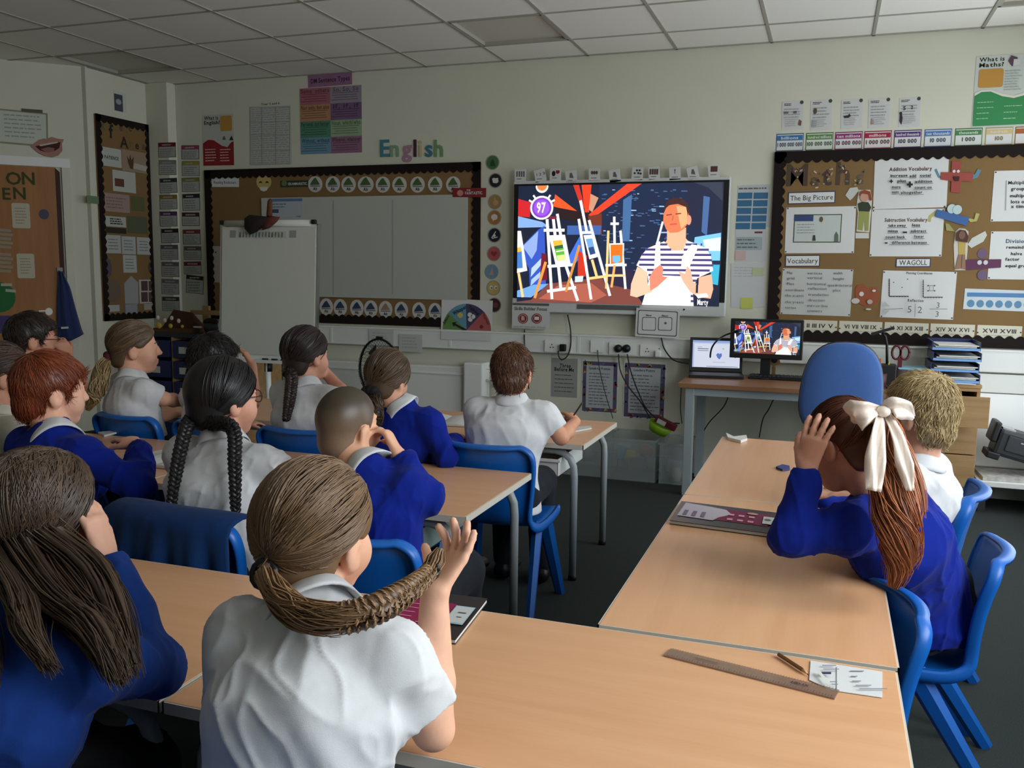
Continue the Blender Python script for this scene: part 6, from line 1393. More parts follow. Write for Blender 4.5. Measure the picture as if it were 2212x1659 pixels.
def deco2(f, w_, h_):
    f.rect((w_*0.60, h_*0.55), w_*0.46, h_*0.56, paper((112, 30, 60))); f.poly([(w_*0.04, h_*0.25), (w_*0.36, h_*0.22), (w_*0.40, h_*0.40), (w_*0.50, h_*0.60), (w_*0.44, h_*0.80), (w_*0.30, h_*0.86), (w_*0.05, h_*0.92)], paper((170, 160, 168)))
    for i in range(3): f.lay = 3; f.rect((w_*(0.10+0.08*i), h_*0.42), w_*0.035, h_*0.25, paper((110, 96, 120)))
    for i in range(3):
        for k in range(2): f.lay = 3; f.rect((w_*(0.50+0.09*i), h_*(0.36+0.22*k)), w_*0.05, h_*0.08, paper((196, 130, 150)))
    f.lay = 4; f.disc((w_*0.68, h_*0.74), w_*0.05, paper((170, 130, 120)), 14, ry=h_*0.05); f.rect((w_*0.88, h_*0.50), w_*0.2, h_*0.34, paper((176, 180, 170))); f.disc((w_*0.82, h_*0.52), w_*0.03, INK, 12, ry=h_*0.05)
b0 = on(1446, 1132)[:2]; b1 = on(1700, 1166)[:2]; b3 = on(1472, 1090)[:2]
book(b0, b1, b1+(b3-b0), b3, 0.012, M_COVER, 'knowledge_book', 'dark maroon exercise book with a pale label under the ginger girl elbow', deco2)
# ruler, pencil, label card, scraps
e = empty('ruler', on(1620, 1455)); tag(e, 'clear brownish plastic ruler lying on the nearest table', 'ruler')
r0 = on(1441, 1410)[:2]; r1 = on(1808, 1502)[:2]; d = (r1-r0)/np.linalg.norm(r1-r0); nn = np.array([-d[1], d[0]])*0.019; L = np.linalg.norm(r1-r0)
M_RUL = mat('clear_ruler', (150, 122, 104), rough=0.15, alpha=0.62, spec=0.6)
V = [(*(r0-nn), T_), (*(r1-nn), T_), (*(r1+nn), T_), (*(r0+nn), T_)]; V += [(x, y, z+0.0025) for x, y, z in V]
mb = MB(); mb.add(V, [(4, 5, 6, 7), (3, 2, 1, 0), (0, 1, 5, 4), (1, 2, 6, 5), (2, 3, 7, 6), (3, 0, 4, 7)], M_RUL); mb.build('blade', e)
f = Flat((*r0, T_+0.0026), (*d, 0), (0, 0, 1), 0.0002, V=(-d[1], d[0], 0))
for i in range(61):
    for s in (-1, 1): f.lay = 1; hh = 0.005 if i % 2 else 0.008; f.rect((0.006+i*(L-0.012)/60, s*(0.019-hh/2)), 0.0007, hh, paper((70, 56, 50)))
f.lay = 2; f.text('HELIX', (L*0.80, 0), 0.011, paper((60, 44, 40)), 1); f.lay = 2; f.rect((L*0.25, 0), L*0.14, 0.002, paper((90, 72, 64))); f.build('scale_marks', parent=e)['kind'] = 'stuff'
e = empty('pencil', on(1712, 1440)); tag(e, 'short bronze pencil pointing at the paper label', 'pencil')
p0 = on(1682, 1419)[:2]; p1 = on(1748, 1462)[:2]; pd = (p1-p0)
MB().tube([(*p0, T_+0.005), (*(p0+pd*0.8), T_+0.005)], 0.0042, mat('bronze_lacquer', (110, 76, 40), rough=0.3), 6, smooth=False).build('barrel', e); MB().tube([(*(p0+pd*0.8), T_+0.005), (*(p0+pd*0.94), T_+0.0032)], [0.0042, 0.0012], mat('bare_wood', (196, 156, 110), rough=0.7), 6).build('cone', e); MB().tube([(*(p0+pd*0.94), T_+0.0032), (*p1, T_+0.002)], [0.0012, 0.0003], M_BLACK, 6).build('tip', e)
def cprint(e, z):
    f = flat_on(z); U0 = on(1752, 1430)[:2]
    def R4(x0, y0, x1, y1, m): P = [on(x, y, z)[:2] for x, y in ((x0, y1), (x1, y1), (x1, y0), (x0, y0))]; f.poly([tuple(p) for p in P], m)
    R4(1806, 1442, 1807.5, 1494, INK)
    for x, y, w_ in ((1836, 1450, 30), (1838, 1462, 14), (1840, 1473, 20), (1848, 1483, 34), (1856, 1491, 60), (1776, 1441, 30), (1778, 1450, 34), (1792, 1478, 16), (1796, 1484, 14)): R4(x, y, x+w_, y+2, paper((130, 132, 140)))
    R4(1774, 1459, 1795, 1464, paper((50, 54, 96))); f.poly([tuple(on(x, y, z)[:2]) for x, y in ((1764, 1458), (1770, 1456), (1794, 1486), (1788, 1488))], paper((206, 206, 196))); f.build('print', parent=e)
quad_sheet([(1751, 1428), (1906, 1452), (1906, 1508), (1798, 1492), (1748, 1470)], paper((206, 208, 206)), 'paper_label', 'torn white equipment label stuck on the nearest table corner', 'label', prints=cprint)
e = quad_sheet([(1568, 940), (1585, 948), (1612, 945), (1614, 952), (1600, 957), (1572, 950)], paper((214, 212, 204)), 'paper_scrap', 'curled white paper scrap on the far end of the right tables', 'paper', th=0.012)
e = quad_sheet([(1676, 1012), (1690, 1007), (1705, 1010), (1706, 1016), (1690, 1018)], paper((60, 70, 130)), 'cloth_scrap', 'small dark blue scrap near the ginger girl wrist', 'scrap', th=0.008)
# open exercise books
def open_book(cx, cy, rz, label, w_=0.19, h_=0.26, red=True):
    e = empty('exercise_book', (cx, cy, T_)); tag(e, label, 'book', 'open exercise books'); R = Matrix.Rotation(rz, 3, 'Z')
    for s, nm in ((-1, 'page_block'), (1, 'page_block')):
        V = []; n = 8
        for i in range(n+1):
            u = i/n; z = 0.012*math.sin(min(1, u*1.3)*math.pi)*(1-u*0.3)+0.002
            for y in (-h_/2, h_/2): V.append(tuple(R @ Vector((s*u*w_, y, z)) + Vector((cx, cy, T_))))
        V += [tuple(R @ Vector((s*u*w_, y, 0.0008)) + Vector((cx, cy, T_))) for u in (0, 1) for y in (-h_/2, h_/2)]
        F = [(2*i, 2*i+2, 2*i+3, 2*i+1) if s > 0 else (2*i, 2*i+1, 2*i+3, 2*i+2) for i in range(n)]; b = 2*(n+1)
        F += [(b, b+1, b+3, b+2), tuple([2*i for i in range(n+1)]+[b+2, b]), tuple([2*i+1 for i in range(n+1)]+[b+3, b+1]), (2*n, 2*n+1, b+3, b+2)]
        mb = MB(); mb.add(V, F, WP, False); mb.build(nm, e)
    mb = MB(); mb.box((cx, cy, T_+0.0004), (w_*2+0.008, h_+0.006, 0.0008), mat('red_book_cover', (120, 40, 40), rough=0.5), R); mb.build('cover', e)
bp_ = on(990, 905); open_book(bp_[0]-0.04, bp_[1]-0.08, 0.12, 'open exercise book before the girl in the blue jumper by the fan', 0.22, 0.28)
bp_ = on(690, 1000); open_book(2.84, -3.42, 0.25, 'open exercise book left of the boy with cropped hair')
bp_ = on(345, 975); open_book(2.28, -3.35, -0.1, 'open exercise book beside the ginger boy hand')
e = quad_sheet([(1188, 935), (1215, 938), (1240, 925), (1276, 922), (1278, 927), (1240, 934), (1225, 942)], WP, 'exercise_book', 'thin white exercise book under the writing boy hand', 'book', th=0.006)
e = quad_sheet([(212, 937), (247, 933), (252, 937), (225, 944)], WP, 'exercise_book', 'white booklet edge in front of the ginger boy', 'book', th=0.008)
# trays under tables
def under_tray(x0, x1, y0, y1, z0, z1, m, label):
    e = empty('drawer_tray', ((x0+x1)/2, (y0+y1)/2, z0)); tag(e, label, 'tray'); t = 0.006
    for nm, lo, hi in (('bottom', (x0, y0, z0), (x1, y1, z0+t)), ('side', (x0, y0, z0), (x0+t, y1, z1)), ('side', (x1-t, y0, z0), (x1, y1, z1)), ('end', (x0, y0, z0), (x1, y0+t, z1)), ('end', (x0, y1-t, z0), (x1, y1, z1)), ('lip', (x0-0.012, y0-0.012, z1-0.012), (x1+0.012, y0, z1))): MB().boxr(lo, hi, m, 0.002).build(nm, e)
under_tray(3.26, 3.56, -2.46, -2.05, 0.478, 0.553, mat('white_tray', (200, 202, 198), rough=0.4), 'white tray hung under the front table by the writing boy')
under_tray(3.12, 3.46, -3.66, -3.2, 0.470, 0.553, mat('grey_green_tray', (110, 128, 124), rough=0.4), 'grey tray hung under the middle table')
o = MB().lathe([(0.022, 0), (0.022, 0.002)], mat('teal_sticker', (60, 130, 140), rough=0.5), (3.36, -3.674, 0.52), 16, Matrix.Rotation(math.radians(90), 3, 'X')).build('round_sticker'); tag(o, 'small teal dot on the grey tray under the middle table', 'sticker')
# chairs

e = empty('white_panel', (5.75, -0.03, 0.2)); tag(e, 'glossy white wall panel above the low ledge at the right edge', 'panel')
MB().boxr((5.50, -0.035, 0.20), (5.98, 0.0, 0.655), mat('gloss_white_panel', (236, 238, 236), rough=0.35), 0.006).build('sheet', e)
# ================================================================== PEOPLE: smooth blended bodies
def smin(a, b, k):
    if k <= 0: return np.minimum(a, b)
    h = np.maximum(k-np.abs(a-b), 0)/k
    return np.minimum(a, b)-h*h*k*0.25
class Field:
    """signed distance samples on a grid; shapes are blended in and a skin is drawn round them"""
    def __init__(s, lo, hi, h):
        s.h = h; s.lo = np.array(lo, float); n = np.ceil((np.array(hi)-s.lo)/h).astype(int)+2
        s.ax = [(s.lo[i]+h*np.arange(n[i])).astype(np.float32) for i in range(3)]
        s.d = np.full(n, 0.5, np.float32)
    def _sl(s, lo, hi):
        r = []
        for i in range(3):
            a = int(max(0, math.floor((lo[i]-s.lo[i])/s.h))); b = int(min(s.d.shape[i], math.ceil((hi[i]-s.lo[i])/s.h)+1))
            if b <= a: return None
            r.append(slice(a, b))
        return tuple(r)
    def _pts(s, sl): return s.ax[0][sl[0]][:, None, None], s.ax[1][sl[1]][None, :, None], s.ax[2][sl[2]][None, None, :]
    def put(s, lo, hi, fn, k, op='add'):
        pad = k+2.5*s.h; sl = s._sl(np.array(lo)-pad, np.array(hi)+pad)
        if sl is None: return
        v = fn(*s._pts(sl)).astype(np.float32)
        if op == 'add': s.d[sl] = smin(s.d[sl], v, k)
        else: s.d[sl] = -smin(-s.d[sl], v, k)
    def cone(s, a, b, ra, rb, k=0.0, op='add'):
        a = np.array(a, float); b = np.array(b, float); ab = b-a; L2 = ab@ab+1e-12; R = max(ra, rb)
        def fn(x, y, z):
            px, py, pz = x-a[0], y-a[1], z-a[2]
            t = np.clip((px*ab[0]+py*ab[1]+pz*ab[2])/L2, 0, 1)
            return np.sqrt((px-t*ab[0])**2+(py-t*ab[1])**2+(pz-t*ab[2])**2)-(ra+(rb-ra)*t)
        s.put(np.minimum(a, b)-R, np.maximum(a, b)+R, fn, k, op)
    def econe(s, a, b, ra, rb, X, k=0.0):
        """cone with elliptic section: ra=(across X, other)"""
        a = np.array(a, float); b = np.array(b, float); ab = b-a; L2 = ab@ab+1e-12; X = np.array(X, float)/np.linalg.norm(X); R = max(*ra, *rb)
        def fn(x, y, z):
            px, py, pz = x-a[0], y-a[1], z-a[2]
            t = np.clip((px*ab[0]+py*ab[1]+pz*ab[2])/L2, 0, 1)
            qx, qy, qz = px-t*ab[0], py-t*ab[1], pz-t*ab[2]
            u = qx*X[0]+qy*X[1]+qz*X[2]; v2 = np.maximum(qx*qx+qy*qy+qz*qz-u*u, 0)
            r1 = ra[0]+(rb[0]-ra[0])*t; r2 = ra[1]+(rb[1]-ra[1])*t
            g = np.sqrt((u/r1)**2+v2/(r2*r2))
            return (g-1)*np.minimum(r1, r2)
        s.put(np.minimum(a, b)-R, np.maximum(a, b)+R, fn, k)
    def ell(s, c, r, Rm=None, k=0.0, op='add'):
        c = np.array(c, float); r = np.array(r, float); M = np.array(Rm) if Rm is not None else np.eye(3); R = r.max()
        def fn(x, y, z):
            px, py, pz = x-c[0], y-c[1], z-c[2]
            u = M[0, 0]*px+M[1, 0]*py+M[2, 0]*pz; v = M[0, 1]*px+M[1, 1]*py+M[2, 1]*pz; w_ = M[0, 2]*px+M[1, 2]*py+M[2, 2]*pz
            k0 = np.sqrt((u/r[0])**2+(v/r[1])**2+(w_/r[2])**2); k1 = np.sqrt((u/r[0]**2)**2+(v/r[1]**2)**2+(w_/r[2]**2)**2)
            return k0*(k0-1)/(k1+1e-9)
        s.put(c-R, c+R, fn, k, op)
    def sleeve(s, a, b, ra, rb, p, n, k=0.0, ks=0.003):
        """cone cut off square at a plane (sleeve end), then blended in"""
        a = np.array(a, float); b = np.array(b, float); ab = b-a; L2 = ab@ab+1e-12; R = max(ra, rb); p = np.array(p, float); n = nrm(n)
        def fn(x, y, z):
            px, py, pz = x-a[0], y-a[1], z-a[2]
            t = np.clip((px*ab[0]+py*ab[1]+pz*ab[2])/L2, 0, 1)
            d = np.sqrt((px-t*ab[0])**2+(py-t*ab[1])**2+(pz-t*ab[2])**2)-(ra+(rb-ra)*t)
            return -smin(-d, -((x-p[0])*n[0]+(y-p[1])*n[1]+(z-p[2])*n[2]), ks)
        s.put(np.minimum(a, b)-R, np.maximum(a, b)+R, fn, k)
    def half(s, p, n, lo, hi, k=0.0):
        """cut away the side the normal points to, inside a box"""
        p = np.array(p, float); n = np.array(n, float)/np.linalg.norm(n)
        def fn(x, y, z): return -((x-p[0])*n[0]+(y-p[1])*n[1]+(z-p[2])*n[2])
        s.put(lo, hi, fn, k, 'cut')
    def mesh(s):
        d = s.d; h = s.h; n = d.shape; neg = d < 0
        c = [neg[i:n[0]-1+i, j:n[1]-1+j, k:n[2]-1+k] for i in (0, 1) for j in (0, 1) for k in (0, 1)]
        cnt = sum(q.astype(np.int8) for q in c); act = (cnt > 0) & (cnt < 8)
        I, J, K = np.nonzero(act); idx = np.full(act.shape, -1, np.int32); idx[I, J, K] = np.arange(len(I))
        off = [(i, j, k) for i in (0, 1) for j in (0, 1) for k in (0, 1)]
        D = [d[I+o[0], J+o[1], K+o[2]] for o in off]
        acc = np.zeros((len(I), 3), np.float32); m = np.zeros(len(I), np.float32)
        for a in range(8):
            for b in range(a+1, 8):
                df = np.array(off[b])-np.array(off[a])
                if np.abs(df).sum() != 1: continue
                cr = (D[a] < 0) != (D[b] < 0); t = np.where(cr, D[a]/(D[a]-D[b]+1e-12), 0)
                for ax in range(3): acc[:, ax] += np.where(cr, off[a][ax]+df[ax]*t, 0)
                m += cr
        V = (acc/np.maximum(m, 1)[:, None]+np.stack([I, J, K], 1))*h+s.lo
        Fs = []
        for ax in range(3):
            A = [slice(None)]*3; B = [slice(None)]*3; A[ax] = slice(0, n[ax]-1); B[ax] = slice(1, n[ax])
            na = neg[tuple(A)]; nb = neg[tuple(B)]; ch = na != nb
            i, j, k = np.nonzero(ch); p = np.stack([i, j, k], 1); o1, o2 = (ax+1) % 3, (ax+2) % 3
            ok = (p[:, o1] > 0) & (p[:, o2] > 0) & (p[:, o1] < n[o1]-1) & (p[:, o2] < n[o2]-1); p = p[ok]; fl = na[p[:, 0], p[:, 1], p[:, 2]]
            def ci(d1, d2):
                q = p.copy(); q[:, o1] -= d1; q[:, o2] -= d2; return idx[q[:, 0], q[:, 1], q[:, 2]]
            Q = np.stack([ci(1, 1), ci(0, 1), ci(0, 0), ci(1, 0)], 1)
            Q[~fl] = Q[~fl][:, ::-1]; Fs.append(Q[(Q >= 0).all(1)])
        return V, np.concatenate(Fs)
def vnoise(P, scale, seed=0):
    """smooth value noise in [-1,1]"""
    q = P*scale+seed*17.3; i = np.floor(q).astype(np.int64); f = q-i; f = f*f*(3-2*f); out = 0
    def hsh(a): 
        n = (a[:, 0]*73856093) ^ (a[:, 1]*19349663) ^ (a[:, 2]*83492791); n = (n ^ (n >> 13))*1274126177 & 0x7fffffff
        return (n % 65536)/32768.0-1
    for dx in (0, 1):
        for dy in (0, 1):
            for dz in (0, 1):
                wt = (f[:, 0] if dx else 1-f[:, 0])*(f[:, 1] if dy else 1-f[:, 1])*(f[:, 2] if dz else 1-f[:, 2])
                out = out+wt*hsh(i+np.array([dx, dy, dz]))
    return out
def vnormals(V, F):
    N = np.zeros_like(V); a, b, c, d = [V[F[:, i]] for i in range(4)]; n = np.cross(c-a, d-b)
    for i in range(4):
        for ax in range(3): N[:, ax] += np.bincount(F[:, i], n[:, ax], len(V))
    return N/(np.linalg.norm(N, axis=1)[:, None]+1e-12)
def crease(V, F, amp, scale, seed, stretch=(1, 1, 1)):
    """cloth folds: thin ridges drawn out along a slanting direction"""
    N = vnormals(V, F); rr = np.random.default_rng(seed); d = nrm(np.array([rr.uniform(-0.7, 0.7), rr.uniform(-0.4, 0.4), 1.0]))
    P = V-0.62*np.outer(V@d, d); Wp = P+0.035*np.stack([vnoise(P, scale*0.5, seed+s) for s in (1, 2, 3)], 1)
    r1 = (1-np.abs(vnoise(Wp, scale, seed+5)))**3; r2 = (1-np.abs(vnoise(Wp, scale*2.1, seed+7)))**4
    return V + N*(amp*(1.15*r1+0.55*r2-0.55)+0.7*amp*vnoise(P, scale*0.5, seed+9))[:, None]

# materials for people
def skin_mat(col): return mat('skin_%02x%02x%02x' % col, col, rough=0.55, spec=0.35, sss=0.12, var=0.05, vscale=35)
def cloth_mat(nm, col, wr=0.5, var=0.04, vscale=40, wscale=14):
    if nm in _MATS: return _MATS[nm]
    m = mat(nm, col, rough=0.88, spec=0.10, sheen=0.04, var=var, vscale=vscale); nt = m.node_tree; b = nt.nodes['Principled BSDF']
    tc = nt.nodes.new('ShaderNodeTexCoord'); mp = nt.nodes.new('ShaderNodeMapping'); mp.inputs['Scale'].default_value = (1.0, 1.0, 0.55); mp.inputs['Rotation'].default_value = (0.5, 0.35, 0.0); nt.links.new(tc.outputs['Object'], mp.inputs[0])
    r = nt.nodes.new('ShaderNodeTexNoise'); r.noise_type = 'RIDGED_MULTIFRACTAL'; r.inputs['Scale'].default_value = wscale; r.inputs['Detail'].default_value = 1.5; r.inputs['Distortion'].default_value = 0.6
    nt.links.new(mp.outputs[0], r.inputs['Vector'])
    b1 = nt.nodes.new('ShaderNodeBump'); b1.inputs['Strength'].default_value = wr; b1.inputs['Distance'].default_value = 0.012; nt.links.new(r.outputs['Fac'], b1.inputs['Height'])
    n2 = nt.nodes.new('ShaderNodeTexNoise'); n2.inputs['Scale'].default_value = 900; nt.links.new(tc.outputs['Object'], n2.inputs['Vector'])
    b2 = nt.nodes.new('ShaderNodeBump'); b2.inputs['Strength'].default_value = 0.2; b2.inputs['Distance'].default_value = 0.002; nt.links.new(n2.outputs['Fac'], b2.inputs['Height']); nt.links.new(b1.outputs[0], b2.inputs['Normal']); nt.links.new(b2.outputs[0], b.inputs['Normal'])
    return m
M_POLO = cloth_mat('white_polo_cotton', (206, 207, 209)); M_POLOC = cloth_mat('cream_polo_cotton', (206, 200, 184)); M_SWEAT = cloth_mat('royal_blue_sweatshirt', (13, 33, 126), 0.9); M_SWEATF = cloth_mat('faded_blue_sweatshirt', (25, 55, 122), 0.9)
M_TROU = cloth_mat('charcoal_school_trousers', (34, 36, 42)); M_SOCK = cloth_mat('grey_socks', (60, 62, 66)); M_SHOE = mat('black_shoe_leather', (18, 18, 20), rough=0.35)
M_EYEW = mat('eye_white', (222, 218, 212), rough=0.25); M_IRIS = mat('dark_iris', (50, 36, 28), rough=0.2)
def hair_mat():
    if 'hair_strands' in _MATS: return _MATS['hair_strands']
    m = bpy.data.materials.new('hair_strands'); m.use_nodes = True; nt = m.node_tree; b = nt.nodes['Principled BSDF']
    a = nt.nodes.new('ShaderNodeAttribute'); a.attribute_name = 'Col'; nt.links.new(a.outputs['Color'], b.inputs['Base Color'])
    b.inputs['Roughness'].default_value = 0.42; b.inputs['Specular IOR Level'].default_value = 0.45
    _MATS['hair_strands'] = m; return m

def Rmat(a, pitch=0, roll=0):
    """a: facing direction in degrees (90 = towards the front wall); pitch up, roll to the right"""
    return np.array(Matrix.Rotation(math.radians(a-90), 3, 'Z') @ Matrix.Rotation(math.radians(pitch), 3, 'X') @ Matrix.Rotation(math.radians(roll), 3, 'Y'))
def nrm(v): v = np.array(v, float); return v/(np.linalg.norm(v)+1e-12)
# ---- head in its own frame: x right, y forward, z up
SKC = np.array([0, -0.010, 0.028]); SKR = np.array([0.069, 0.089, 0.081])
def add_head(fd, H, R, s, neck_to, ear=1.0):
    W = lambda p: H+R@(np.array(p)*s)
    e = lambda c, r, k, op='add': fd.ell(W(c), np.array(r)*s, R, k, op)
    e(SKC, SKR, 0); e((0, 0.034, -0.030), (0.055, 0.050, 0.068), 0.03); e((0, 0.046, -0.082), (0.030, 0.030, 0.024), 0.025)
    for sx in (-1, 1):
        e((sx*0.033, 0.050, -0.036), (0.026, 0.028, 0.030), 0.02)                      # cheeks
        e((sx*0.029, 0.086, 0.004), (0.015, 0.012, 0.010), 0.008, 'cut')               # eye sockets
        e((sx*0.028, 0.073, 0.002), (0.0115, 0.0115, 0.0115), 0.003)                    # lids
        fd.cone(W((sx*0.014, 0.083, 0.018)), W((sx*0.042, 0.071, 0.019)), 0.006*s, 0.005*s, 0.008)
        e((sx*0.068, -0.012, -0.014), (0.010*ear, 0.019*ear, 0.030*ear), 0.006)        # ears
        e((sx*0.0755, -0.016, -0.010), (0.008*ear, 0.020*ear, 0.028*ear), 0.004); e((sx*0.083, -0.008, -0.012), (0.006, 0.009, 0.014), 0.003, 'cut')
    fd.cone(W((0, 0.082, 0.008)), W((0, 0.097, -0.024)), 0.007*s, 0.0105*s, 0.010)
    for sx in (-1, 1): e((sx*0.009, 0.090, -0.028), (0.007, 0.008, 0.006), 0.006)
    e((0, 0.083, -0.054), (0.021, 0.008, 0.005), 0.005); e((0, 0.081, -0.064), (0.017, 0.008, 0.006), 0.005)
    fd.cone(W((0, -0.028, -0.045)), neck_to, 0.045*s, 0.050*s, 0.02)
def hand_prims(fd, Wp, f, pn, tl, curl=(0.25, 0.3, 0.35, 0.4), spread=0.06, s=0.92, thumb=0.6, tcurl=0.3):
    f = nrm(f); pn = nrm(np.array(pn)-f*(np.array(pn)@f)); tl = nrm(np.array(tl)-f*(np.array(tl)@f)-pn*(np.array(tl)@pn))
    pe = Wp+f*0.070*s
    fd.econe(Wp+f*0.008*s, pe, (0.026*s, 0.0145*s), (0.036*s, 0.0125*s), tl, 0.012)
    for i, (o, L) in enumerate(((0.027, 0.062), (0.009, 0.069), (-0.009, 0.064), (-0.026, 0.050))):
        a = pe+tl*o*s-f*0.004*s; dr = nrm(f+tl*spread*(1.5-i)*0.9); q = pn; c = curl[i]; r = (0.0085, 0.0088, 0.0084, 0.0074)[i]*s
        for fr, cc in ((0.45, 0.8), (0.30, 1.1), (0.25, 0.7)):
            an = c*cc; dr, q = nrm(dr*math.cos(an)+q*math.sin(an)), nrm(q*math.cos(an)-dr*math.sin(an)); b = a+dr*L*fr*s
            fd.cone(a, b, r, r*0.94, 0.003); a = b; r *= 0.94
    b0 = Wp+f*0.018*s+tl*0.020*s; d0 = nrm(tl*thumb+f*0.75+pn*0.25); b1 = b0+d0*0.036*s; d1 = nrm(d0+f*0.5+pn*tcurl); b2 = b1+d1*0.024*s; b3 = b2+nrm(d1+pn*tcurl)*0.020*s
    fd.cone(b0, b1, 0.013*s, 0.0105*s, 0.010); fd.cone(b1, b2, 0.0100*s, 0.0092*s, 0.003); fd.cone(b2, b3, 0.0092*s, 0.0080*s, 0.003)
hand_ = hand_prims

# ---- hair
def tubes(paths, radii, cols, sides=3):
    """paths (n,m,3), radii (n,m), cols (n,3) -> V,F,C of thin strands"""
    n, m, _ = paths.shape
    T = np.gradient(paths, axis=1); T /= np.linalg.norm(T, axis=2)[..., None]+1e-12
    up = np.tile(np.array([0.3, 0.2, 0.93]), (n, m, 1)); A = np.cross(T, up); A /= np.linalg.norm(A, axis=2)[..., None]+1e-9; B = np.cross(T, A)
    rings = []
    for j in range(sides):
        t = 2*math.pi*j/sides; rings.append(paths+(A*math.cos(t)+B*math.sin(t))*radii[..., None])
    V = np.stack(rings, 2).reshape(-1, 3)
    base = (np.arange(n)[:, None]*m+np.arange(m-1)[None, :])*sides
    F = []
    for j in range(sides):
        k = (j+1) % sides; F.append(np.stack([base+j, base+k, base+sides+k, base+sides+j], -1).reshape(-1, 4))
    C = np.repeat(cols, m*sides, axis=0)
    return V, np.concatenate(F), C
class Hair:
    def __init__(s, H, R, sc, c0, c1, seed=1):
        s.H, s.R, s.s = np.array(H), R, sc; s.c0 = np.array(rgb(c0)[:3]); s.c1 = np.array(rgb(c1)[:3]); s.V = []; s.F = []; s.C = []; s.n = 0; s.r = np.random.default_rng(seed)
    def W(s, P): return s.H+(np.asarray(P)*s.s)@s.R.T
    def add(s, V, F, C): s.V.append(V); s.F.append(F+s.n); s.C.append(C); s.n += len(V)
    def col(s, n, dark=0.0): t = s.r.beta(2, 2.2, n)[:, None]; return (s.c0*(1-t)+s.c1*t)*(1-dark)
    def cap(s, t, prof, h=0.005, nape=True, earcut=True, dark=0.35, bumps=0.0, side=0.0, face=None):
        """scalp layer: inflated skull, kept only inside a side-view outline (y forward, z up)"""
        fd = Field((-0.13, -0.16, -0.17), (0.13, 0.13, 0.16), h)
        fd.ell(SKC, SKR+np.array([t+side, t, t]), None, 0)
        if nape: fd.ell((0, -0.040, -0.035), (0.056+t*0.6, 0.052+t, 0.058), None, 0.02)
        X, Y, Z = np.meshgrid(*fd.ax, indexing='ij'); P = np.array(prof); ins = np.zeros(Y.shape[1:], bool); dist = np.full(Y.shape[1:], 9.0); y2, z2 = Y[0], Z[0]
        for i in range(len(P)):
            a, b = P[i], P[(i+1) % len(P)]; ab = b-a; tt = np.clip(((y2-a[0])*ab[0]+(z2-a[1])*ab[1])/(ab@ab+1e-12), 0, 1)
            dist = np.minimum(dist, np.hypot(y2-a[0]-tt*ab[0], z2-a[1]-tt*ab[1]))
            cnd = (a[1] > z2) != (b[1] > z2); xi = (b[0]-a[0])*(z2-a[1])/(b[1]-a[1]+1e-12)+a[0]; ins ^= cnd & (y2 < xi)
        pd = np.where(ins, -dist, dist)[None]
        fd.d = (-smin(-fd.d, -np.broadcast_to(pd, fd.d.shape).astype(np.float32), 0.008)).astype(np.float32)
        if earcut:
            for sx in (-1, 1): fd.ell((sx*0.080, -0.010, -0.016), (0.022, 0.021, 0.028), None, 0.006, 'cut')
        V, F = fd.mesh()
        if bumps: V = V+vnormals(V, F)*(bumps*vnoise(V, 40, 3))[:, None]
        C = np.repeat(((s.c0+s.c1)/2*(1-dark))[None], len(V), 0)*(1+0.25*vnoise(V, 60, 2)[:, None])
        s.capV, s.capF = V, F; s.add(s.W(V), F, C)
    def surf(s, D, t):
        """point on inflated skull along direction D (n,3) from its centre"""
        r = SKR+t; D = D/np.linalg.norm(D, axis=-1, keepdims=True)
        return SKC+D/np.sqrt(((D/r)**2).sum(-1, keepdims=True))
    def sweep(s, starts, end, t, n, m=12, r=0.0018, lift=0.004, jit=0.05, dark=0.0):
        """strands combed over the skull from start directions to one gathering direction"""
        S = np.array(starts)[s.r.integers(0, len(starts), n)]+s.r.normal(0, jit, (n, 3)); S /= np.linalg.norm(S, axis=1)[:, None]
        E = np.array(end)+s.r.normal(0, 0.07, (n, 3)); E /= np.linalg.norm(E, axis=1)[:, None]
        om = np.arccos(np.clip((S*E).sum(1), -0.98, 0.999))[:, None, None]; u = np.linspace(0, 1, m)[None, :, None]
        D = (np.sin((1-u)*om)*S[:, None]+np.sin(u*om)*E[:, None])/np.sin(om)
        tt = t+lift*s.r.random((n, 1, 1))*np.sin(np.pi*u)+0.001
        P = s.surf(D, tt); R = np.full((n, m), r)*np.sin(np.pi*(0.08+0.84*u[..., 0]))**0.3
        V, F, C = tubes(P, R, s.col(n, dark)); s.add(s.W(V), F, C)
    def short(s, t, n, L=0.03, r=0.0014, whorl=(0, -0.06, 0.09), lift=0.006, fwd=0.0, mess=0.25, dark=0.0):
        """short strands rooted over the cap, flowing from the crown"""
        V0 = s.capV; N0 = vnormals(s.capV, s.capF); k = s.r.integers(0, len(V0), n); P0 = V0[k]; N = N0[k]
        fl = P0-np.array(whorl); fl = fl+np.array([0, fwd, -0.03]); fl = fl-N*(fl*N).sum(1, keepdims=True); fl /= np.linalg.norm(fl, axis=1)[:, None]+1e-9
        fl = fl+s.r.normal(0, mess, (n, 3)); fl = fl-N*(fl*N).sum(1, keepdims=True); fl /= np.linalg.norm(fl, axis=1)[:, None]+1e-9
        m = 5; u = np.linspace(0, 1, m)[None, :, None]; Ls = L*s.r.uniform(0.6, 1.2, (n, 1, 1))
        P = P0[:, None]+fl[:, None]*u*Ls+N[:, None]*(lift*(u-u*u*0.7)*s.r.uniform(0.3, 1.3, (n, 1, 1))-(u**2)*Ls**2*3)
        R = np.full((n, m), r)*(1-0.8*u[..., 0]); V, F, C = tubes(P, R, s.col(n, dark)); s.add(s.W(V), F, C)
